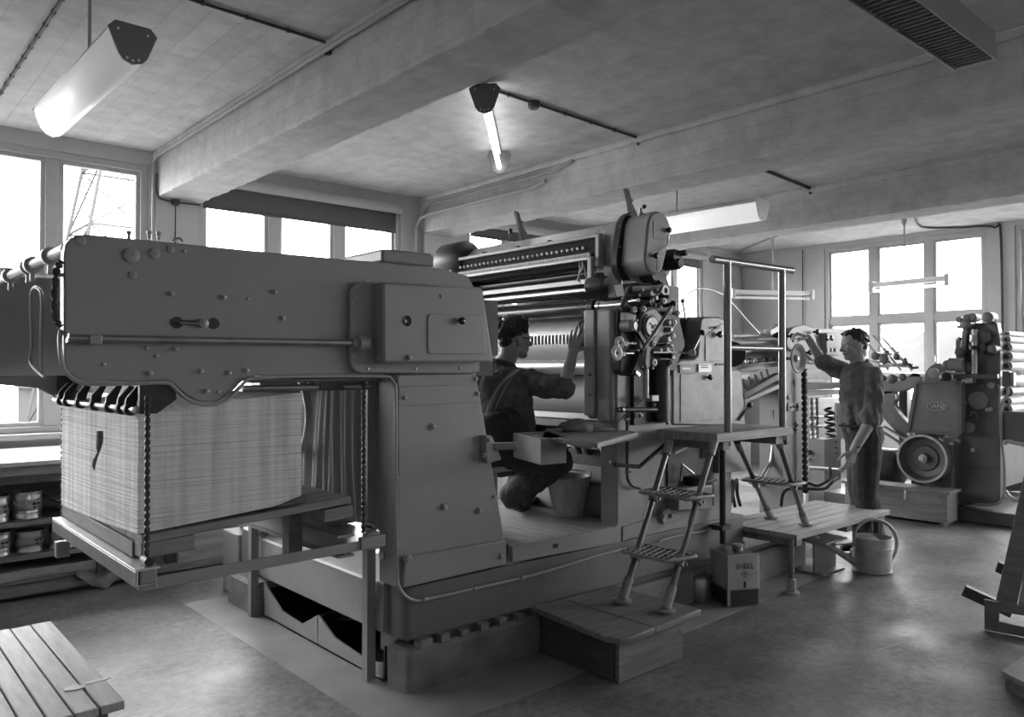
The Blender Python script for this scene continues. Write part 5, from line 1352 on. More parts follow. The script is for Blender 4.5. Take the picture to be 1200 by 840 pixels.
# things on the shelves -----------------------------------------------------------
def slump(name, label, cat, x0, x1, y0, y1, z, h, m, seed, lay=6):
    """a pile of loose sheets: one connected block with ragged layers"""
    vs = []; n = 40; k_ = lay * 2
    for i in range(k_ + 1):
        jx, jy = R.uniform(-.02, .02), R.uniform(-.012, .012)
        for k in range(n):
            s = k / n * 4; e = int(s); f = s - e
            x, y = ((x0 + (x1 - x0) * f, y0), (x1, y0 + (y1 - y0) * f), (x1 - (x1 - x0) * f, y1), (x0, y1 - (y1 - y0) * f))[e]
            vs.append((x + jx, y + jy + .008 * noise.noise(V(x * 9, i, seed)), z + h * i / k_ + (.008 * noise.noise(V(x * 5, y * 5, seed)) if i else 0)))
    fs = [(i * n + k, i * n + (k + 1) % n, (i + 1) * n + (k + 1) % n, (i + 1) * n + k) for i in range(k_) for k in range(n)] + [tuple(range(n - 1, -1, -1)), tuple(range(k_ * n, k_ * n + n))]
    return tag(MB().add(vs, fs).build(name, m, None, angle=25), label, cat)
GP = mat('grey_paper', .30, .8, var=.2, scale=12)
slump('paper_stack', 'stack of loose grey sheets under the ink tins', 'paper', .3, 1.78, 5.88, 6.6, .072, .09, GP, 4, 5)
o = MB().box(1.42, 1.66, 5.92, 6.3, .482, .60).build('cardboard_box', mat('dark_card', .09, .8, var=.2), None, bevel=.01)
tag(o, 'small dark cardboard box on the upper bench shelf', 'box')
MB().grid(lambda u, v: (1.18 + .26 * u, 5.95 + .30 * v, .484 + .10 * (1 - u) * v + .02 * math.sin(u * 5)), 6, 4)
o = MB().grid(lambda u, v: (1.17 + .27 * u, 5.95 + .30 * v, .49 + .11 * (1 - u) ** 2 + .01 * math.sin(u * 8 + v * 3)), 10, 4).build('curled_sheet', GP, None, angle=60, solid=.002)
tag(o, 'curled grey sheet lying beside the dark cardboard box', 'paper')
def rag(u, v):
    x = 1.28 + .30 * u; 
    if v < .55:
        return (x + .03 * math.sin(v * 6), 6.15 - .55 * v / .55 * .78, .082 + .02 * math.sin(u * 7 + v * 4) + .012)
    w = (v - .55) / .45
    return (1.43 + (.30 * u - .15) * (1 - .55 * w), 5.715 - .03 * w + .02 * math.sin(u * 8) * w, .094 + .02 * math.sin(u * 7 + 2.2) * (1 - w) - .085 * w * (1 - abs(u - .5) * .7))
o = MB().grid(rag, 24, 24).build('hanging_rag', mat('brown_rag', .17, .9, var=.2, scale=20), None, angle=60, solid=.003)
tag(o, 'crumpled cloth hanging over the lowest bench shelf', 'cloth')
o = MB().lathe((2.1, 6.2, .072), (0, 0, 1), [(0, .09), (.02, .12), (.06, .13), (.06, .12), (.02, .09)], 24).build('coiled_strap', WOODD)
tag(o, 'dark coil on the lowest shelf beyond the crumpled cloth', 'coil')
slump('folded_papers', 'folded white papers in the pigeon hole below the pile board', 'paper', 2.3, 2.56, 5.80, 6.2, .145, .05, PAPER, 9, 3)
slump('paper_sheets', 'loose sheets on the top of papers in the pigeon hole', 'paper', 2.3, 2.6, 5.9, 6.3, .25, .03, GP, 19, 2)
# clutter beside the far guide post
o = lump((2.18, 5.05, .40), .10, .08, .09, 5).build('crumpled_paper', GP, None, angle=60)
tag(o, 'crumpled paper lump behind the far guide post', 'paper')
o = MB().box(2.02, 2.34, 4.92, 5.18, .002, .40).build('metal_case', PAINT2, None, bevel=.01)
tag(o, 'grey metal case behind the far end of the foundation', 'case')

# ================================================================ sheet feeder behind the platforms
YN = 3.5
fd_ = thing('sheet_feeder', 'sheet feeder unit with a spoked handwheel and chains, where the standing man works', 'machine', (6.6, 4.1, 0))
def fslab(name, m, pts, y0, y1, par=fd_, bevel=.005):
    return MB().prism(pts, 'Y', y0, y1).build(name, m, par, bevel=bevel)
colp = [(6.124, 0.248), (6.138, 1.789), (6.249, 1.808), (6.451, 1.8), (6.479, 0.235)]
colp = [(a, max(b, .004)) for a, b in colp]; colp[0] = (colp[0][0], .004); colp[-1] = (colp[-1][0], .004)
fc = fslab('feeder_column', PAINT, colp, 3.5, 3.72)
fslab('feeder_column', PAINT, colp, 4.75, 4.95)
# handwheel: dished disc with rim and hub
hw = (6.202, 3.42, 1.543)
w = MB().lathe(hw, (0, -1, 0), [(-.02, .012), (-.005, .03), (-.002, .08), (.02, .118), (.028, .126), (.036, .122), (.034, .112), (.008, .078), (.006, .03), (.022, .026), (.026, .016)], 40).build('handwheel', mat('handwheel_metal', .24, .6, var=.1), fd_)
MB().cyl((hw[0], hw[1] + .08, hw[2]), (hw[0], hw[1] - .03, hw[2]), .014, 12).build('wheel_hub', DSTEEL, w)
# round plate and control board above
fslab('round_plate', PAINT2, rounded([(6.129, 1.673), (6.157, 1.753), (6.256, 1.814), (6.429, 1.835), (6.577, 1.811), (6.696, 1.586), (6.604, 1.517), (6.427, 1.605), (6.156, 1.616)], .04), 3.46, 3.5)
pnl = fslab('control_board', PAINT, [(6.769, 1.504), (6.742, 1.829), (7.715, 1.846), (7.9, 1.809), (7.915, 1.492)], 3.6, 3.75)
sbx = fslab('switch_box', PAINT, [(6.984, 1.584), (6.987, 1.789), (7.217, 1.792), (7.215, 1.582)], 3.54, 3.6, pnl)
for q in ((6.988, 3.54, 1.74), (7.078, 3.54, 1.743)):
    MB().lathe(q, (0, -1, 0), [(0, .026), (.008, .026), (.012, .02)], 18).build('dial', BLACK, sbx)
for q in ((6.979, 3.54, 1.63), (7.052, 3.54, 1.631), (7.135, 3.54, 1.633)):
    MB().lathe(q, (0, -1, 0), [(0, .018), (.02, .016)], 14).build('push_button', ALU, sbx)
for q in ((6.132, 3.45, 1.73), (6.401, 3.45, 1.715), (6.565, 3.45, 1.779), (6.429, 3.45, 1.597)):
    MB().lathe(q, (0, -1, 0), [(0, .010), (.03, .010), (.032, .024), (.05, .024), (.055, .015)], 14).build('control_knob', BLACK, fd_)
for q in ((6.23, 3.5, 1.209), (6.33, 3.5, 1.339)):
    MB().lathe(q, (0, -1, 0), [(0, .02), (.01, .02), (.012, .01)], 14).build('cap_disc', PAINT2, fc)
lp_ = fslab('switch_plate', PAINT2, [(6.198, 1.166), (6.382, 1.169), (6.382, 1.095), (6.197, 1.094)], 3.485, 3.5, fc, .002)
for q in ((6.236, 3.484, 1.129), (6.285, 3.484, 1.13), (6.335, 3.484, 1.13)):
    MB().cyl(q, (q[0], q[1] - .01, q[2]), .012, 12).build('switch_button', BLACK, lp_)
inst('knob', KNOB, fd_, (6.222, 3.45, 0.986), None, (1.0, 1.0, 1.0))
inst('knob', KNOB, fd_, (6.222, 3.45, 0.943), None, (.8, .8, .8))
# chains hanging from the feeder
for (px, ya, yb, yy, m) in ((943.5, 0, 0, 3.44, IRON),):
    chain('hoist_chain', [(6.387, 3.44, 1.457), (6.398, 3.44, 0.384)], fd_, .026, .05, IRON)
chain('pile_chain', [(7.38, 3.9, 1.171), (7.406, 3.9, 0.378)], fd_, .02, .05, DSTEEL)
chain('pile_chain', [(7.483, 3.9, 1.169), (7.491, 3.9, 0.37)], fd_, .02, .05, DSTEEL)
# feed rollers and board between column and press
for (pa, pb, r, m) in (((5.46, 3.55, 1.714), (6.1, 3.55, 1.743), .020, ALU), ((5.537, 3.6, 1.663), (6.172, 3.6, 1.684), .022, ALU), ((5.715, 3.7, 1.591), (6.329, 3.7, 1.615), .05, DSTEEL), ((5.74, 3.7, 1.556), (6.314, 3.7, 1.573), .014, ALU)):
    MB().cyl(pa, pb, r, 14).build('feed_bar', m, fd_)
MB().beam((5.895, 3.5, 1.753), (6.056, 3.5, 1.801), .06, .05).build('end_bracket', ALU, fd_, bevel=.006)
MB().cyl((6.055, 3.5, 1.772), (6.242, 3.6, 1.782), .06, 18).build('end_disc', IRON, fd_)
MB().cyl((5.383, 3.5, 1.57), (5.715, 3.7, 1.577), .10, 20).build('end_disc', IRON, fd_)
for k in range(14):
    x_ = 863 + 3.1 * k
    q = V((5.597, 3.6, 1.512)).lerp(V((6.143, 3.6, 1.537)), k / 13)
    MB().lathe(q, (0, -1, 0), [(0, .02), (.02, .022), (.03, .012)], 10).build('sucker', (ALU, IRON, DSTEEL)[k % 3], fd_)
MB().beam((5.555, 3.55, 1.443), (6.098, 3.55, 1.493), .05, .03).build('feed_rail', PAINT, fd_)
MB().beam((5.5, 3.5, 1.24), (6.052, 3.5, 1.399), .06, .05).build('feed_rail', IRON, fd_, bevel=.004)
MB().beam((5.512, 3.5, 1.199), (6.051, 3.5, 1.313), .06, .035).build('feed_rail', PAINT, fd_, bevel=.004)
MB().add([(5.657, 3.6, 1.248), (6.211, 3.6, 1.413), (7.135, 4.6, 1.387), (6.509, 4.6, 1.24)], [(0, 1, 2, 3)]).build('feed_board', mat('feed_board_wood', .12, .5, var=.2), fd_, solid=.02)
for k in range(5):
    a = V((5.683, 3.6, 1.373)).lerp(V((6.143, 3.6, 1.471)), k / 5)
    MB().tube([a, a + V(.05, 0, -.1)], .010, 7).build('feed_tape_arm', DSTEEL, fd_)
for (a, b, r) in (((6.185, 3.7, 1.19), (6.205, 3.7, 0.285), .030), ((6.139, 3.6, 1.106), (6.152, 3.6, 0.96), .018)):
    MB().beam(a, b, r * 2, r * 1.6, (1, 0, 0)).build('leg', PAINT, fd_, bevel=.003)
MB().beam((6.194, 3.7, 0.567), (6.446, 3.7, 0.394), .05, .02).build('leg_brace', PAINT, fd_)
MB().beam((5.964, 3.7, 0.485), (6.461, 3.7, 0.408), .05, .02).build('leg_brace', PAINT, fd_)
MB().tube(smoothpath([(6.151, 3.6, 0.814), (6.122, 3.6, 0.67), (6.054, 3.6, 0.603), (5.973, 3.6, 0.538)], 5), .02, 10).build('suction_hose', DSTEEL, fd_)
# the feeder's pile table, paper and board
tb = MB().box(6.893, 7.577, 3.7, 4.7, 1.206, 1.255).build('pile_table', PAINT2, fd_)
MB().box(6.721, 7.388, 3.6, 3.7, 1.268, 1.331).build('table_beam', IRON, fd_, bevel=.006)
for (a, b, p, q, m) in ((943, 972, 439, 435.5, PAPER), (943, 955, 434, 432.5, PAPER), (941, 966, 443, 440.5, PAPER)):
    pass
MB().box(6.97, 7.45, 3.75, 4.5, 1.359, 1.425).build('table_plate', ALU, fd_)
for (p, q, y_, r, m) in (((7.295, 3.9, 0.981), (7.889, 3.9, 0.966), 0, .012, DSTEEL), ((7.294, 3.9, 0.889), (7.796, 3.9, 0.873), 0, .012, DSTEEL), ((7.29, 3.9, 0.572), (7.847, 3.9, 0.539), 0, .014, DSTEEL), ((6.916, 3.7, 0.538), (7.601, 3.7, 0.456), 0, .018, ALU), ((7.291, 3.9, 0.638), (7.884, 3.9, 0.606), 0, .025, IRON)):
    MB().cyl(p, q, r, 10).build('cross_rod', m, fd_)
fslab('back_plate', PAINT2, [(8.07, -0.018), (8.082, 1.144), (8.823, 1.126), (8.808, -0.083)], 4.3, 4.34)
_q0, _q1 = V((7.546, 3.8, 1.068)), V((7.593, 3.8, 0.608))
MB().tube([_q0.lerp(_q1, k / 96) + V(.045 * math.cos(k * .52), .045 * math.sin(k * .52), 0) for k in range(97)], .013, 6).build('spiral_spring', IRON, fd_)
fslab('cam_disc', PAINT2, rounded([(7.836, 1.108), (7.983, 1.121), (8.034, 0.72), (7.831, 0.758)], .05), 3.86, 3.9)
MB().box(7.34, 7.671, 3.75, 3.9, .35, 0.77).build('lower_box', PAINT2, fd_)
h1 = tag(MB().tube(smoothpath([(7.191, 3.55, 0.433), (6.767, 3.38, 0.459), (6.664, 3.36, 0.441), (6.527, 3.36, 0.417), (6.15, 3.47, .44), (6.1, 3.5, .30)], 5), .013, 10).build('air_hose', HOSEM), 'black air hose bending down to the rear edge of the low platform', 'hose')
h2 = tag(MB().tube(smoothpath([(7.059, 3.55, 0.54), (6.999, 3.52, 0.477), (6.911, 3.5, 0.44), (6.722, 3.5, 0.412), (6.57, 3.5, 0.449)], 5), .013, 10).build('air_hose', HOSEM), 'black air hose looping from the feeder beneath the pile chains', 'hose')

# ================================================================ small press in front of the right window
XT = 8.3
tp = thing('small_press', 'small dark single colour press with a big flywheel before the right window', 'machine', (8.8, 3.2, 0))
def tslab(name, m, pts, x0, x1, par=tp, bevel=.005):
    return MB().prism(pts, 'X', x0, x1).build(name, m, par, bevel=bevel)
TP = mat('small_press_paint', .12, .4, var=.15, scale=5)
frm = [(2.905, 0.135), (2.893, 0.771), (2.859, 1.326), (2.828, 1.392), (2.825, 1.787), (2.794, 1.9), (2.546, 1.889), (2.518, 1.713), (2.53, 0.199)]
frm = [(a, max(b, .12)) for a, b in frm]
tf = tslab('side_frame', TP, frm, 8.3, 8.42, bevel=.012)
tslab('side_frame', TP, [(a, min(b, .9)) for a, b in frm[:3] + frm[-1:]], 9.6, 9.72, bevel=.012)
tslab('frame_plate', TP, rounded([(2.899, 0.508), (2.893, 1.309), (2.526, 1.314), (2.539, 0.525)], .03), 8.285, 8.3, tf)
MB().box(8.2, 9.8, 1.7, 4.2, .004, .13).build('press_base', TP, tp, bevel=.01)
# guard with a cast oval name
gpts = [(3.258, 0.843), (3.182, 1.324), (2.797, 1.329), (2.793, 0.846)]
gd = tslab('drive_guard', mat('guard_paint', .14, .45, var=.2, scale=8), gpts, 8.08, 8.26, bevel=.02)
for k in range(4):
    a, b = gpts[k], gpts[(k + 1) % 4]
    MB().beam((8.078, a[0], a[1]), (8.078, b[0], b[1]), .03, .02, (1, 0, 0)).build('guard_rim', TP, gd)
oc = (8.08, 2.992, 1.097)
ring = [(8.075, oc[1] + .085 * math.cos(k * math.pi / 16), oc[2] + .040 * math.sin(k * math.pi / 16)) for k in range(32)]
MB().tube(ring, .007, 6, True).build('oval_rim', PAINT2, gd)
inst('lettering', text_mesh('MANN', .066, mat('cast_letters', .42, .5, var=0), 'lettering'), gd, (8.0765, oc[1], oc[2]), RZ90)
# flywheel facing the aisle
fw_ = (8, 3.109, 0.59)
rw = .235
fwl = MB().lathe(fw_, (-1, 0, 0), [(-.16, rw * .93), (-.15, rw), (-.01, rw), (0, rw * .985), (0, rw * .90), (-.015, rw * .88), (-.09, rw * .78), (-.10, rw * .55), (-.085, rw * .5), (-.085, .05), (-.05, .045), (-.05, .02)], 48).build('flywheel', TP, tp)
MB().lathe((fw_[0] + .001, fw_[1], fw_[2]), (-1, 0, 0), [(-.003, rw * .90), (.003, rw * .905), (.003, rw * .985), (-.003, rw)], 48, True).build('flywheel_rim', ALU, fwl)
MB().lathe((fw_[0] + .06, fw_[1], fw_[2]), (-1, 0, 0), [(0, .042), (.03, .04), (.032, .015), (.045, .014)], 20).build('wheel_hub', DSTEEL, fwl)
MB().box(8.15, 8.6, 2.878, 3.149, .13, 0.732).build('drive_case', TP, tp, bevel=.02)
MB().box(8.62, 8.7, 2.869, 3.455, .13, .95).build('back_plate', TP, tp)  # added plate, hides the bright background between guard and drive case
for k, q in enumerate(((8.25, 3.021, 0.824), (8.25, 2.968, 0.769), (8.25, 2.861, 0.76), (8.25, 3.294, 0.799), (8.25, 3.116, 0.81))):
    MB().lathe(q, (-1, 0, 0), [(0, .03), (.05, .03), (.055, .02)], 14).build('link_pin', (ALU, ALU, DSTEEL, DSTEEL, TP)[k], tp)
# covers, discs and handles on the frame
for q, r, m in (((8.29, 2.7, 1.157), .085, PAINT), ((8.29, 2.783, 0.894), .05, PAINT2), ((8.29, 2.59, 1.297), .035, PAINT2), ((8.29, 2.819, 1.129), .02, PAINT2), ((8.29, 2.818, 1.293), .028, DSTEEL), ((8.29, 2.748, 0.684), .024, ALU), ((8.29, 2.875, 0.757), .02, ALU), ((8.29, 2.595, 1.618), .04, IRON)):
    MB().lathe(q, (-1, 0, 0), [(0, r), (.02, r), (.026, r * .85), (.026, .004)], 22).build('cap_disc', m, tf)
MB().beam((8.27, 2.636, 1.071), (8.27, 2.571, 1.082), .03, .035).build('handle', ALU, tf, bevel=.006)
MB().tube(smoothpath([(8.27, 2.753, 1.002), (8.27, 2.738, 1.043), (8.27, 2.702, 0.972), (8.27, 2.783, 0.968)], 4), .02, 8).build('cam_lever', TP, tf)
# the tower with its screws and roller ends
for q, r, d in (((8.25, 2.83, 1.925), .03, .08), ((8.25, 2.77, 1.946), .03, .06), ((8.25, 2.725, 1.944), .04, .05), ((8.25, 2.832, 1.621), .042, .08), ((8.25, 2.825, 1.539), .04, .06), ((8.25, 2.777, 1.881), .05, .08), ((8.25, 2.594, 1.938), .05, .05), ((8.25, 2.553, 1.641), .04, .08), ((8.25, 2.646, 1.755), .06, .03), ((8.25, 2.758, 1.474), .05, .05), ((8.25, 2.845, 1.86), .015, .06), ((8.25, 2.846, 1.745), .015, .06), ((8.25, 2.669, 1.651), .05, .03), ((8.25, 2.947, 1.491), .05, .05)):
    MB().lathe(q, (-1, 0, 0), [(-.1, r), (d - .01, r), (d, r * .7), (d, .004)], 16).build('roller_end', TP if r > .02 else DSTEEL, tp)
MB().cyl((8.2, 2.702, 1.828), (8.2, 2.705, 1.409), .024, 12).build('setting_screw', ALU, tp)
for p, q in ((394, 401), (407, 412)):
    a, b = V((8.2, 2.703, 1.763)), V((8.2, 2.705, 1.409))
MB().lathe((8.2, 2.71, 1.715), (0, 0, 1), [(0, .035), (.06, .035)], 12).build('screw_collar', DSTEEL, tp)
MB().lathe((8.2, 2.711, 1.635), (0, 0, 1), [(0, .04), (.04, .04)], 12).build('screw_collar', IRON, tp)
MB().beam((8.22, 2.775, 1.88), (8.22, 2.799, 1.637), .06, .05).build('tower_link', TP, tp, bevel=.008)
MB().beam((8.25, 2.902, 1.383), (8.25, 2.52, 1.386), .06, .05).build('frame_ledge', TP, tp, bevel=.008)
MB().box(8.2, 8.3, 2.722, 2.789, 1.319, 1.368).build('oil_pot', ALU, tp, bevel=.006)
# hood behind the guard, cross cylinder
tslab('round_hood', TP, rounded([(3.223, 1.286), (3.206, 1.415), (3.141, 1.5), (3.045, 1.517), (3.006, 1.458), (2.984, 1.307)], .06), 8.33, 8.9)
MB().lathe((8.2, 3.069, 1.416), (-1, 0, 0), [(0, .05), (.01, .05), (.014, .03)], 20).build('hood_disc', PAINT, tp)
MB().ball((8.15, 2.943, 1.375), .055, 14).build('governor', IRON, tp)
MB().cyl((8.2, 2.921, 1.499), (8.2, 2.793, 1.498), .065, 18).build('cross_drum', PAINT, tp)
MB().cyl((8.2, 2.93, 1.408), (8.2, 2.794, 1.417), .012, 10).build('cross_rod', ALU, tp)
# rollers that show beyond the frame
FR = mat('pale_roller', .6, .4, var=.05)
for (py, r, m) in ((391, .022, FR), (398, .03, FR), (407, .042, FR), (418, .046, FR), (429, .042, FR), (446, .05, FR), (459, .045, PAINT2), (470, .035, FR), (479, .04, FR), (488, .014, FR)):
    q = V((8.5, 2.521, 1.717)); z_ = 1.45 - (py - 433) / 925 * (q.x * .661 + q.y * .75)
    y_ = 2.50
    fr0 = MB().lathe((8.44, y_, z_), (1, 0, 0), [(0, .01), (0, r), (1.18, r), (1.18, .01)], 24).build('form_roller', m, tp)
    MB().lathe((8.40, y_, z_), (1, 0, 0), [(0, .008), (0, r * .5), (.039, r * .55), (.039, .008)], 16).build('roller_end', IRON, fr0)
MB().box(8.44, 9.58, 2.62, 2.95, .3, 1.2).build('inner_cover', PAINT2, tp)
MB().box(8.44, 8.9, 2.62, 2.95, 1.2, 1.75).build('inner_cover', TP, tp)
tslab('switch_case', TP, [(2.47, 1.292), (2.469, 1.434), (2.414, 1.434), (2.415, 1.285)], 8.18, 8.27)
tslab('switch_case', PAINT2, [(2.415, 1.293), (2.414, 1.426), (2.38, 1.418), (2.381, 1.301)], 8.2, 8.27)
MB().tube(smoothpath([(8.22, 2.435, 1.285), (8.22, 2.442, 1.214), (8.22, 2.485, 1.118), (8.22, 2.493, 0.921), (8.22, 2.487, 0.764), (8.22, 2.468, 0.569), (8.22, 2.47, 0.333), (8.22, 2.499, 0.236), (8.22, 2.555, 0.197), (8.22, 2.714, 0.177)], 5), .012, 8).build('wire_conduit', PAINT2, tp)
MB().tube(smoothpath([(8.1, 2.431, 0.775), (8.1, 2.403, 0.8), (8.1, 2.342, 0.789), (8.1, 2.177, 0.763)], 4), .02, 8).build('guard_rail', PAINT2, tp)
MB().tube(smoothpath([(8.1, 2.427, 0.35), (8.1, 2.386, 0.294), (8.1, 2.312, 0.28), (8.1, 2.18, 0.319)], 4), .02, 8).build('guard_rail', ALU, tp)
tslab('side_panel', TP, [(2.496, 0.801), (2.494, 1.062), (2.116, 1.062), (2.119, 0.712)], 8.24, 8.3)
# delivery arm and feeder towards the window
tslab('feeder_arm', TP, rounded([(3.678, 1.178), (3.695, 1.331), (3.484, 1.334), (3.364, 1.414), (3.28, 1.406), (3.298, 1.283), (3.467, 1.227)], .03), 8.45, 8.55)
tslab('feeder_bracket', TP, rounded([(3.695, 1.223), (3.554, 1.225), (3.537, 1.136), (3.564, 1.082), (3.503, 0.986), (3.41, 0.893), (3.411, 0.708), (3.471, 0.73), (3.697, 0.969)], .03), 8.45, 8.55)
tslab('feeder_post', TP, [(3.573, 0.646), (3.569, 1.25), (3.482, 1.252), (3.486, 0.652)], 8.6, 8.68)
MB().box(8.45, 9.4, 3.256, 3.694, 1.378, 1.414).build('feeder_table', WENAMEL, tp)
for a, b in (((8.55, 3.869, 1.727), (8.55, 3.653, 1.449)), ((8.55, 3.813, 1.818), (8.55, 3.521, 1.44)), ((8.55, 3.713, 1.787), (8.55, 3.409, 1.44))):
    r0 = MB().cyl(a, b, .012, 8).build('sheet_rod', DSTEEL, tp)
    c = V(a).lerp(V(b), .5)
    MB().ball(c, .03, 10).build('rod_clamp', TP, r0)
    MB().cyl(V(a).lerp(V(b), .85) - V(0, .06, 0), V(a).lerp(V(b), .85) + V(0, .06, 0), .02, 8).build('rod_clamp', DSTEEL, r0)
for q, r in (((8.5, 3.747, 1.595), .045), ((8.5, 3.657, 1.558), .05), ((8.5, 3.525, 1.583), .035), ((8.5, 3.677, 1.359), .04), ((8.5, 3.571, 1.351), .05), ((8.5, 3.466, 1.369), .04), ((8.5, 3.44, 1.52), .03)):
    MB().lathe(q, (-1, 0, 0), [(0, r), (.05, r), (.055, r * .7)], 14).build('feeder_wheel', IRON, tp)
MB().cyl((8.5, 3.465, 1.565), (8.5, 3.38, 1.458), .014, 8).build('feeder_lever', IRON, tp)
MB().cyl((8.5, 3.397, 1.467), (8.5, 3.322, 1.471), .014, 8).build('feeder_lever', IRON, tp)
MB().cyl((8.5, 3.82, 1.541), (8.5, 3.596, 1.521), .010, 8).build('cross_rod', DSTEEL, tp)
MB().cyl((8.5, 3.765, 1.614), (8.5, 3.595, 1.611), .008, 8).build('cross_rod', DSTEEL, tp)
# motor and drive rods at floor level
MB().lathe((8.5, 3.95, .42), (0, -1, 0), [(0, .1), (0, .19), (.02, .2), (.42, .2), (.44, .19), (.44, .1)], 24).build('drive_motor', IRON, tp)
MB().cyl((8.4, 3.663, 0.804), (8.4, 3.43, 0.669), .014, 8).build('drive_rod', DSTEEL, tp)
MB().cyl((8.4, 3.628, 0.851), (8.4, 3.396, 0.723), .014, 8).build('drive_rod', DSTEEL, tp)
MB().cyl((8.4, 3.683, 0.48), (8.4, 3.491, 0.585), .014, 8).build('drive_rod', ALU, tp)
MB().lathe((8.4, 3.692, 0.425), (-1, 0, 0), [(0, .04), (0, .06), (.02, .06), (.02, .04)], 16, True).build('hand_ring', ALU, tp)
# wooden chest in front
ch = thing('wooden_chest', 'long low wooden chest with a hasp under the flywheel', 'chest', (8.0, 3.3, 0))
CX0, CX1, CY0, CY1 = 7.82, 8.08, 2.82, 3.78
zt3 = .30
MB().box(CX0, CX1, CY0, CY1, .03, zt3).build('chest_body', WOODMY, ch, bevel=.004)
MB().box(CX0 - .02, CX1 + .02, CY0 - .03, CY1 + .03, zt3, zt3 + .028).build('chest_lid', WOODMY, ch, bevel=.004)
MB().box(CX0 - .006, CX0, CY0 - .005, CY0 + .03, .004, zt3).build('corner_post', WOODM, ch)
for y in (CY0 + .04, CY1 - .04):
    MB().box(CX0 + .02, CX1 - .02, y - .03, y + .03, .002, .03).build('runner', WOODD, ch)
hy = 3.188
MB().box(CX0 - .008, CX0, hy - .012, hy + .012, zt3 - .075, zt3 + .0).build('hasp', STEEL, ch, bevel=.002)
MB().lathe((CX0 - .008, hy, zt3 - .075), (-1, 0, 0), [(0, .014), (.008, .014)], 14).build('hasp_ring', STEEL, ch)

# ================================================================ outside the windows
gr = MB().box(-140, 190, 7.6, 260, -4.2, -4).build('ground', mat('pale_yard', .17, .9, var=.2, scale=.06, spec=0))
struct(gr)
struct(MB().box(11.8, 190, -150, 7.6, -4.2, -4).build('ground', mat('pale_yard', .17)))
PALE = mat('hazy_paint', .040, .9, var=.1, scale=.2, spec=0)
def lattice(x, y, w0, w1, h, label, lean=0):
    t = thing('lattice_mast', label, 'mast', (x, y, -4))
    n = 9
    def leg(i, k):
        w = w0 + (w1 - w0) * k / n
        return V(x + (i in (1, 2)) * w - w / 2 + lean * k / n, y + (i in (2, 3)) * w - w / 2, -4 + h * k / n)
    for i in range(4):
        MB().tube([leg(i, 0), leg(i, n)], .05, 5).build('mast_leg', PALE, t)
    for k in range(n):
        m = MB()
        for i in range(4):
            j = (i + 1) % 4
            m.tube([leg(i, k), leg(j, k + 1)], .03, 4).tube([leg(i, k + 1), leg(j, k + 1)], .04, 4).tube([leg(j, k), leg(i, k + 1)], .028, 4)
        stuff(m.build('mast_bracing', PALE, t))
    return t
lattice(5.6, 25, 3.4, 1.8, 17, 'pale steel lattice crane mast outside the left window', 2.2)
ht = thing('yard_hut', 'pale timber hut in the yard beyond the left window', 'hut', (6.6, 34, -4))
hq = (5.249, 34, 0.289)
MB().box(6.1, 8.2, 34, 37, -4, 0.756).build('hut_wall', PALE, ht)
MB().prism([(5.9, 0.756), (8.4, 0.756), (7.15, 0.944)], 'Y', 33.8, 37.2).build('hut_roof', PALE, ht)
MB().box(6.6, 7.2, 33.95, 34, -.9, -.2).build('hut_window', mat('hazy_dark', .032, .8, var=0, spec=0), ht)
for k in range(7):
    z = -4 + k * .42
    o = MB().box(4.4 + .1 * (k % 3), 8.6 - .12 * (k % 2), 20 + .1 * k, 22.5, z, z + .34).build('timber_stack', (PALE, mat('hazy_dark', .032))[k % 2])
    tag(o, 'layer of planks in the yard timber stack, number %s from the ground' % ('one two three four five six seven'.split()[k]), 'timber', 'timber stack in the yard')
hill = MB().grid(lambda u, v: (95 + 16 * v, -10 + 95 * u, -4 + (9.2 + 2.6 * noise.noise(V(u * 9, v * 2, 3)) + 1.2 * noise.noise(V(u * 31, v * 5, 7))) * math.sin(math.pi * min(1, .08 + v * .6)) ** .6 * (.8 + .35 * math.sin(u * 5))), 90, 6).build('treeline', mat('hazy_trees', .046, .95, var=.10, scale=.4, spec=0), None, angle=60)
hill['kind'] = 'stuff'; lab(hill, 'pale hazy line of trees far beyond the right window')

# ================================================================ people
def capsule(m, p0, p1, r0, r1, n=14):
    """tapered limb with round ends (closed), overlapping its neighbours; fused afterwards"""
    p0, p1 = V(p0), V(p1); d = p1 - p0; L = d.length
    if L < 1e-6: return m.ball(p0, r0, n)
    d /= L; prof = []
    for k in range(5):
        a = math.pi / 2 * (1 - k / 5); prof.append((-r0 * math.sin(a), max(r0 * math.cos(a), 1e-3)))
    prof.append((0, r0)); prof.append((L, r1))
    for k in range(1, 6):
        a = math.pi / 2 * k / 5; prof.append((L + r1 * math.sin(a), max(r1 * math.cos(a), 1e-3)))
    return m.lathe(p0, d, prof, n)
def chainc(m, pts, rs, n=14):
    for i in range(len(pts) - 1):
        capsule(m, pts[i], pts[i + 1], rs[i], rs[i + 1], n)
    return m
def ellip(m, c, ax, n=18):
    """ellipsoid with axes given as three vectors"""
    b = MB().ball((0, 0, 0), 1, n)
    a0, a1, a2 = (V(a) for a in ax)
    return m.add([V(c) + a0 * q.x + a1 * q.y + a2 * q.z for q in b.v], b.f)
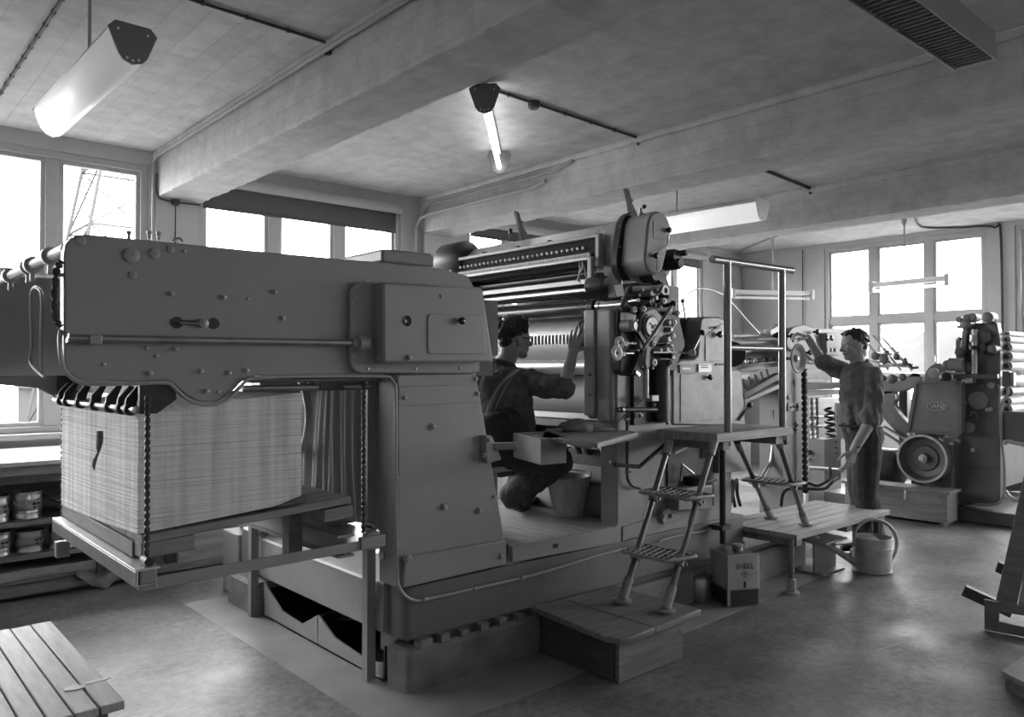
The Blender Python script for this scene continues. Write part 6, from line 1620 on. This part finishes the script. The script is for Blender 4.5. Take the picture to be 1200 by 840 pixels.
def fuse(m, name, material, parent, vox=.006, smooth=4, wrinkle=0.0, wscale=9.0, seed=0, wfun=None):
    """fuse overlapping solids into one continuous skin"""
    me = m.mesh(name + '_raw', material, None, 0)
    ob = bpy.data.objects.new(name + '_raw', me); C.objects.link(ob)
    r = ob.modifiers.new('r', 'REMESH'); r.mode = 'VOXEL'; r.voxel_size = vox; r.adaptivity = 0
    s = ob.modifiers.new('s', 'SMOOTH'); s.factor = .5; s.iterations = smooth
    dg = bpy.context.evaluated_depsgraph_get()
    out = bpy.data.meshes.new_from_object(ob.evaluated_get(dg))
    bpy.data.objects.remove(ob); bpy.data.meshes.remove(me)
    out.name = name
    if wrinkle or wfun:
        co = [v.co.copy() for v in out.vertices]; no = [v.normal.copy() for v in out.vertices]
        for v, c, nn in zip(out.vertices, co, no):
            k = 0
            if wrinkle:
                q = V(c.x * wscale, c.y * wscale, c.z * wscale * .8) + V(seed, seed, 0)
                k = (abs(noise.noise(q)) - .25 + .45 * (abs(noise.noise(q * 2.3)) - .25)) * wrinkle
            if wfun: k += wfun(c)
            v.co = c + nn * k
    off = wloc(parent)
    out.transform(Matrix.Translation(-off))
    out.materials.clear(); out.materials.append(material)
    out.polygons.foreach_set('use_smooth', [True] * len(out.polygons))
    return put(name, out, parent)

def hand(m, wrist, fdir, palm_n, side, curl=(.25, .3, .35, .4), spread=.12, L=.185, thumb_out=.7, sc=1.0):
    """wrist position, direction of the fingers, palm normal (the way the palm faces), side: +1 thumb on fdir x palm_n"""
    f = V(fdir).normalized(); pn = V(palm_n); pn = (pn - f * pn.dot(f)).normalized()
    s = f.cross(pn).normalized() * side                     # towards the thumb
    w = V(wrist)
    kn = []
    for i, (u, fl) in enumerate(((.030, .092), (.010, .097), (-.011, .092), (-.030, .083))):
        k = w + f * (fl * sc) + s * (u * sc)
        kn.append(k)
        capsule(m, w + f * (.012 * sc) + s * (u * .55 * sc), k, .0145 * sc, .0105 * sc, 10)
    capsule(m, w + f * .03 * sc + s * .02 * sc, w + f * .08 * sc + s * .0 * sc, .0135 * sc, .0125 * sc, 10)
    for i, k in enumerate(kn):
        a = 0; ln = (.043, .047, .044, .034)[i] * sc
        sp = (spread * (1.5 - i)) * .5
        d0 = (f + s * sp).normalized(); p = k; r = (.0092, .0095, .009, .008)[i] * sc
        for j in range(3):
            a += curl[i] * (1.0, 1.1, .7)[j]
            d = d0 * math.cos(a) + pn * math.sin(a)
            q = p + d * ln * (1, .66, .52)[j]
            capsule(m, p, q, r, r * .9, 9)
            p, r = q, r * .9
    b = w + f * (.025 * sc) + s * (.022 * sc)
    d1 = (f * .55 + s * thumb_out + pn * .35).normalized()
    q1 = b + d1 * .042 * sc; d2 = (f * .8 + s * thumb_out * .6 + pn * .35).normalized(); q2 = q1 + d2 * .032 * sc; d3 = (f * .95 + s * .2 + pn * .3).normalized()
    chainc(m, [b, q1, q2, q2 + d3 * .024 * sc], [.0155 * sc, .0115 * sc, .0105 * sc, .0085 * sc], 9)

def head(m, c, fwd, up, s=1.0):
    """head centred at eye height; returns axes (f, r, u)"""
    f = V(fwd).normalized(); u = V(up); u = (u - f * u.dot(f)).normalized(); r = f.cross(u).normalized()
    P = lambda a, b, h: V(c) + f * (a * s) + r * (b * s) + u * (h * s)
    E = lambda a, b, h, ra, rb, rh: ellip(m, P(a, b, h), (f * ra * s, r * rb * s, u * rh * s), 18)
    E(-.012, 0, .028, .098, .076, .088)            # skull
    E(.030, 0, -.035, .060, .056, .072)            # face
    E(.052, 0, -.092, .032, .034, .026)            # chin
    E(.020, 0, -.072, .050, .055, .038)            # jaw
    E(.070, 0, .018, .020, .052, .012)             # brow
    for b in (-1, 1):
        E(.052, b * .040, -.025, .030, .022, .022)  # cheek bones
        E(-.008, b * .078, -.022, .022, .008, .032)  # ears
        E(-.016, b * .082, -.014, .010, .006, .018)
    capsule(m, P(.082, 0, .006), P(.104, 0, -.030), .009 * s, .0125 * s, 10)      # nose
    for b in (-1, 1):
        m.ball(P(.092, b * .010, -.033), .0095 * s, 10)
    E(.082, 0, -.056, .012, .024, .006)            # lips
    E(.080, 0, -.067, .012, .021, .006)
    E(-.05, 0, -.06, .045, .052, .06)              # nape
    return P, f, r, u
def face_parts(P, f, r, u, par, s=1.0):
    for b in (-1, 1):
        m = MB(); m.ball(P(.071, b * .031, -.001), .0115 * s, 12)
        e = m.build('eye', mat('eye_white', .5, .3, var=0), par)
        MB().lathe(P(.0795, b * .031, -.001), f, [(0, .0055 * s), (.003 * s, .005 * s), (.0035 * s, .002 * s)], 10).build('iris', INKM, e)
        m = MB(); capsule(m, P(.078, b * .018, .018), P(.070, b * .046, .020), .0042 * s, .0032 * s, 8)
        m.build('eyebrow', HAIR, par)

# ---------------------------------------------------------------- the printer kneeling by the cylinder
p1 = thing('person', 'man with curly hair and glasses wiping the press cylinder, seen from behind', 'person', (3.05, 3.55, .558))
HD = 4.80
hc = V((3.187, 3.586, 1.636))
fw1 = V(.95, -.22, -.05)
neck0 = V((3.147, 3.651, 1.496)); 
hipL, hipR = V(2.98, 3.58, .985), V(2.98, 3.38, .985)
chest = V((3.123, 3.623, 1.3)); belly = V((3.148, 3.605, 1.078))
shR = V((3.173, 3.471, 1.384)); shL = V(2.98, 3.80, 1.36)
elR = V((3.22, 3.203, 1.342)); wrR = V((3.37, 3.281, 1.546)); 
knR, anR = V((3.265, 3.291, 0.91)), V((3.213, 3.648, 0.679))
toR = V((3.311, 3.67, 0.602)); toR.z = .588
knL, anL = V(3.38, 3.70, .86), V(3.36, 3.80, .64)
toL = V(3.50, 3.80, .59)
elL = V(3.22, 3.90, 1.16); wrL = V(3.38, 3.78, 1.02)
b = MB()
P1, f1, r1, u1 = head(b, hc, fw1, (.05, 0, 1), 1.0)
chainc(b, [neck0 + V(-.005, 0, -.02), hc + V(-.025, -.005, -.05)], [.062, .056])
chainc(b, [V(2.98, 3.48, 1.0), belly, chest, neck0 + V(0, 0, -.05)], [.15, .15, .16, .08])
chainc(b, [shL, chest, shR], [.06, .13, .06])
chainc(b, [shR, elR, wrR], [.058, .044, .031])
chainc(b, [shL, elL, wrL], [.055, .043, .029])
chainc(b, [hipR, knR], [.09, .062]); chainc(b, [knR, anR], [.058, .04])
chainc(b, [hipL, knL, anL], [.09, .06, .04])
fR = (V((3.46, 3.318, 1.672)) - wrR).normalized()
hand(b, wrR, fR + V(0, 0, .15), (.85, .5, -.1), -1, (.10, .08, .10, .14), .16, sc=1.15)
hand(b, wrL, (.8, -.5, -.35), (0, 0, -1), 1, (.3, .3, .35, .4), .1)
body1 = fuse(b, 'body', SKIN, p1, .0042, 3)
# work shirt: torso and rolled sleeves
b = MB()
chainc(b, [V(2.98, 3.48, 1.02), belly, chest, neck0 + V(-.01, 0, -.045)], [.165, .168, .178, .085])
chainc(b, [belly + V(0, .06, .02), chest + V(-.01, .10, .03)], [.13, .12]); chainc(b, [belly + V(0, -.05, .02), chest + V(-.01, -.09, .02)], [.13, .12])
chainc(b, [shL, chest + V(-.01, 0, .05), shR], [.074, .13, .076])
mR = shR.lerp(elR, .97)
chainc(b, [shR, shR.lerp(elR, .5) + V(0, 0, -.012), mR], [.078, .074, .066])
chainc(b, [mR - (elR - shR).normalized() * .035, mR + (elR - shR).normalized() * .012], [.067, .067])
chainc(b, [shL, shL.lerp(elL, .95)], [.074, .062])
shirt1 = fuse(b, 'work_shirt', CLOTHD, p1, .006, 3, .026, 9, 2)
b = MB()
ring = []
for k in range(20):
    a = k / 20 * 2 * math.pi
    ring.append(neck0 + V(-.012, 0, -.012) + V(.064 * math.cos(a), .070 * math.sin(a), -.018 * math.cos(a) * 1.0))
b.tube(ring, .016, 8, True)
fuse(b, 'collar', CLOTHD, p1, .005, 1)
# braces over the shoulders, pale stitched straps
STRAP = mat('braces_cloth', .12, .8, var=.1)
STITCH = mat('pale_stitching', .30, .8, var=0)
def strap(pts, w, mm, nm):
    P = smoothpath(pts, 6); vs = []; fs = []
    for i, q in enumerate(P):
        t = (P[min(i + 1, len(P) - 1)] - P[max(i - 1, 0)]).normalized()
        nrm = (q - (chest * .5 + belly * .5)); nrm = (nrm - t * nrm.dot(t)).normalized()
        sd_ = t.cross(nrm)
        vs += [q + sd_ * w / 2, q - sd_ * w / 2]
    fs = [(2 * i, 2 * i + 1, 2 * i + 3, 2 * i + 2) for i in range(len(P) - 1)]
    return MB().add(vs, fs).build(nm, mm, p1, angle=60, solid=.005)
def onback(px, py, d): return None
strap([(3.086, 3.413, 1.45), (2.998, 3.418, 1.41), (2.947, 3.464, 1.312), (2.91, 3.512, 1.169), (2.922, 3.565, 1.057)], .040, CLOTHD, 'brace_strap')
for o_ in (-2.2, 2.2):
    strap([V((3.079, 3.405, 1.45)) + V(.0, 0, .004 * o_), V((2.988, 3.406, 1.41)) + V(.006 * o_, -.005 * o_, .004 * o_), V((2.937, 3.453, 1.312)) + V(.007 * o_, -.006 * o_, 0), V((2.901, 3.501, 1.17)) + V(.007 * o_, -.006 * o_, 0), V((2.915, 3.557, 1.058)) + V(.007 * o_, -.006 * o_, 0)], .007, STITCH, 'strap_edge')
# trousers and shoes
b = MB()
chainc(b, [V(2.98, 3.48, 1.06), V(2.98, 3.48, .99)], [.172, .165])
chainc(b, [hipR, hipR.lerp(knR, .5), knR], [.115, .105, .082]); chainc(b, [knR, knR.lerp(anR, .5), anR + V(.0, 0, .0)], [.084, .086, .080])
chainc(b, [hipL, knL, anL], [.115, .08, .072])
fuse(b, 'trousers', TROUS, p1, .006, 3, .016, 9, 5)
b = MB()
d_ = (toR - anR)
chainc(b, [anR + V(-.02, -.0, -.015), anR + d_ * .55 + V(0, 0, -.012), toR], [.042, .044, .030]); chainc(b, [toR, toR + V(.045, .008, .0)], [.032, .028])
fuse(b, 'shoe', LEATHER, p1, .005, 2)
b = MB(); chainc(b, [anL + V(-.03, 0, -.04), toL], [.042, .032]); chainc(b, [toL, toL + V(.05, 0, 0)], [.034, .028])
fuse(b, 'shoe', LEATHER, p1, .005, 2)
# curly hair: cap of locks
def hair(P, s, par, curls, top, back, name='hair', seed=1, fringe=.062, lo=-.045, rough=.012):
    m = MB(); rr = random.Random(seed)
    f_, r_, u_ = P(1, 0, 0) - P(0, 0, 0), P(0, 1, 0) - P(0, 0, 0), P(0, 0, 1) - P(0, 0, 0)
    ellip(m, P(-.028, 0, .045), (f_ * .097, r_ * .081, u_ * .084), 20)
    ellip(m, P(-.064, 0, -.002), (f_ * .050, r_ * .060, u_ * .070), 16)
    for k in range(curls):
        a = rr.uniform(0, 2 * math.pi); h = rr.uniform(-.25, 1)
        q = V(-.024 + .100 * math.cos(a) * math.sqrt(max(0, 1 - h * h)), .080 * math.sin(a) * math.sqrt(max(0, 1 - h * h)), .036 + .094 * h)
        if q.x > fringe - .02 and q.z < .075: continue
        if q.x > -.01 and q.z < .03: continue
        if q.x < 0 and q.z < lo: continue
        if abs(q.y) > .045 and q.x > -.055 and q.z < .045: continue
        m.ball(P(*q), rr.uniform(.6, 1.2) * rough * s, 8)
    return fuse(m, name, HAIR, par, .0042, 1, .004, 60, seed)
hair(P1, 1.0, p1, 260, 1, 1, seed=4, rough=.019)
b = MB()
for k in range(26):
    b.ball(P1(R.uniform(-.01, .062), R.uniform(-.05, .05), R.uniform(.105, .128)), R.uniform(.012, .02), 8)
fuse(b, 'hair_quiff', HAIR, p1, .0042, 1)
face_parts(P1, f1, r1, u1, p1)
gl = MB()
for bb in (-1, 1):
    gl.tube([P1(.088, bb * .033 + .020 * math.cos(a), .0 + .018 * math.sin(a)) for a in [k * math.pi / 7 for k in range(14)]], .0026, 6, True)
    gl.tube([P1(.086, bb * .054, .004), P1(.03, bb * .076, .006), P1(-.012, bb * .082, -.002)], .0024, 6)
gl.tube([P1(.088, -.013, .003), P1(.092, 0, .006), P1(.088, .013, .003)], .0024, 6)
gl.build('glasses', BLACK, p1)
# the rag in his hand
rq = V((3.579, 3.374, 1.661))
rg = MB().grid(lambda u, v: (rq.x + .02 + .012 * math.sin(u * 9 + v * 4), rq.y + .075 - .15 * u, rq.z + .085 - .17 * v + .012 * math.sin(u * 7)), 14, 14).build('cleaning_rag', mat('dark_rag', .02, .9, var=.3), None, angle=60, solid=.012)
tag(rg, 'dark cleaning rag under the kneeling man\'s hand on the cylinder', 'rag')

# ---------------------------------------------------------------- the man at the feeder
p2 = thing('person', 'man in grey shirt with rolled sleeves reaching to the feeder controls, standing', 'person', (6.25, 2.8, 0))
D2 = 5.98
hc2 = V((6.089, 2.869, 1.643)); fw2 = V(-.78, .60, -.12)
nk2 = V((6.12, 2.844, 1.51))
chest2 = V((6.132, 2.837, 1.323)); waist2 = V((6.14, 2.835, 1.055)); hip2 = V((6.156, 2.823, 0.948))
shl = V((6.061, 2.712, 1.404)); ell = V((6.024, 2.697, 1.08)); wrl = V((5.904, 2.78, 0.842))
shr = V((6.239, 2.955, 1.415)); elr = V((6.12, 3.137, 1.512)); wrr = V((6.077, 3.238, 1.707))
h_l, h_r = V((6.091, 2.774, 0.929)), V((6.215, 2.878, 0.915))
k_l, k_r = V((6.11, 2.792, 0.49)), V((6.249, 2.883, 0.465))
a_l, a_r = V((6.184, 2.749, 0.045)), V((6.274, 2.87, 0.037))
b = MB()
P2, f2, r2, u2 = head(b, hc2, fw2, (-.1, .08, 1), 1.0)
chainc(b, [nk2 + V(0, 0, -.03), hc2 + V(.02, -.015, -.05)], [.060, .055])
chainc(b, [hip2, waist2, chest2, nk2 + V(0, 0, -.06)], [.13, .12, .14, .08])
chainc(b, [shl, chest2 + V(0, 0, .06), shr], [.058, .11, .058])
chainc(b, [shl, ell, wrl], [.052, .048, .034]); chainc(b, [shr, elr, wrr], [.052, .042, .029])
chainc(b, [h_l, k_l, a_l], [.085, .058, .042]); chainc(b, [h_r, k_r, a_r], [.085, .058, .042])
hand(b, wrl, (-.28, .2, -1), (.3, .9, .1), -1, (.35, .42, .48, .52), .05, sc=1.1)
hand(b, wrr, (-.75, .55, .42), (-.2, .5, -.8), 1, (.8, .9, .95, 1.0), .05)
fuse(b, 'body', SKIN, p2, .0048, 3)
b = MB()
fwd2 = V(-.78, .62, 0); side2 = V(.62, .78, 0)
chainc(b, [waist2 + V(0, 0, -.03), waist2 + V(0, 0, .06), chest2 + V(0, 0, -.02), chest2 + V(0, 0, .05), nk2 + V(.008, -.006, -.055)], [.146, .152, .156, .15, .075])
chainc(b, [chest2 + side2 * .06 + V(0, 0, .03), waist2 + side2 * .045], [.115, .12]); chainc(b, [chest2 - side2 * .06 + V(0, 0, .03), waist2 - side2 * .045], [.115, .12])
chainc(b, [shl, chest2 + V(0, 0, .07), shr], [.070, .12, .070])
ml = shl.lerp(ell, 1.0)
chainc(b, [shl, shl.lerp(ell, .55) + V(.01, -.01, 0), ml], [.075, .078, .072])
chainc(b, [ml - (ell - shl).normalized() * .04, ml + (ell - shl).normalized() * .01], [.074, .074])
mr_ = shr.lerp(elr, .98)
chainc(b, [shr, shr.lerp(elr, .5) + V(0, 0, -.012), mr_], [.074, .074, .066])
chainc(b, [mr_ - (elr - shr).normalized() * .04, mr_], [.068, .068])
fuse(b, 'shirt', CLOTHS, p2, .006, 4, .020, 11, 9, wfun=lambda c: .006 * math.sin((c.x - c.y) * 60 + c.z * 14) * max(0, min(1, (1.32 - c.z) * 4)))
b = MB()
ring = [nk2 + V(.006, -.005, -.022) + f2 * (.060 * math.cos(a)) + r2 * (.062 * math.sin(a)) + V(0, 0, -.026 * math.cos(a)) for a in [k / 20 * 2 * math.pi for k in range(20)]]
b.tube(ring, .015, 8, True)
for sg in (-1, 1):
    capsule(b, nk2 + f2 * .02 + r2 * (.066 * sg) + V(0, 0, -.012), nk2 + f2 * .085 + r2 * (.040 * sg) + V(0, 0, -.085), .016, .011)
    capsule(b, nk2 + f2 * .05 + r2 * (.045 * sg) + V(0, 0, -.03), nk2 + f2 * .095 + r2 * (.022 * sg) + V(0, 0, -.07), .014, .010)
fuse(b, 'collar', CLOTHS, p2, .005, 1)
b = MB()
chainc(b, [waist2 + V(0, 0, -.045), hip2 + V(0, 0, -.02)], [.146, .148])
chainc(b, [h_l, h_l.lerp(k_l, .5), k_l, a_l + V(0, 0, .03)], [.118, .108, .095, .088]); chainc(b, [h_r, h_r.lerp(k_r, .5), k_r, a_r + V(0, 0, .03)], [.118, .108, .095, .088])
fuse(b, 'trousers', TROUS, p2, .006, 3, .014, 7, 3)
bt = [waist2 + V(0, 0, -.045) + V(.150 * math.cos(a), .150 * math.sin(a), 0) for a in [k / 28 * 2 * math.pi for k in range(28)]]
MB().tube(bt, .014, 8, True).build('belt', LEATHER, p2)
for q in (a_l, a_r):
    b = MB(); g = V(q.x, q.y, .045)
    chainc(b, [g - fwd2 * .05, g + fwd2 * .06, g + fwd2 * .17 + V(0, 0, -.008)], [.042, .042, .033])
    b.box(g.x - .001, g.x + .001, g.y - .001, g.y + .001, .004, .02)
    def flat(c): return 0
    o = fuse(b, 'shoe', LEATHER, p2, .005, 2)
    for v in o.data.vertices:
        z = v.co.z + p2.location.z
        if z < .006: v.co.z = .006 - p2.location.z
hair(P2, 1.0, p2, 90, 1, 1, seed=9, rough=.010, lo=-.05)
b = MB()
for k in range(26):
    b.ball(P2(R.uniform(.0, .062), R.uniform(-.055, .055), R.uniform(.084, .108)), R.uniform(.011, .016), 8)
fuse(b, 'hair_front', HAIR, p2, .0045, 1)
face_parts(P2, f2, r2, u2, p2)
wq = wrl.lerp(ell, .12)
MB().tube([wq + V(.033 * math.cos(a), .033 * math.sin(a), .012 * math.cos(a)) for a in [k / 16 * 2 * math.pi for k in range(16)]], .006, 6, True).build('wristwatch', LEATHER, p2)
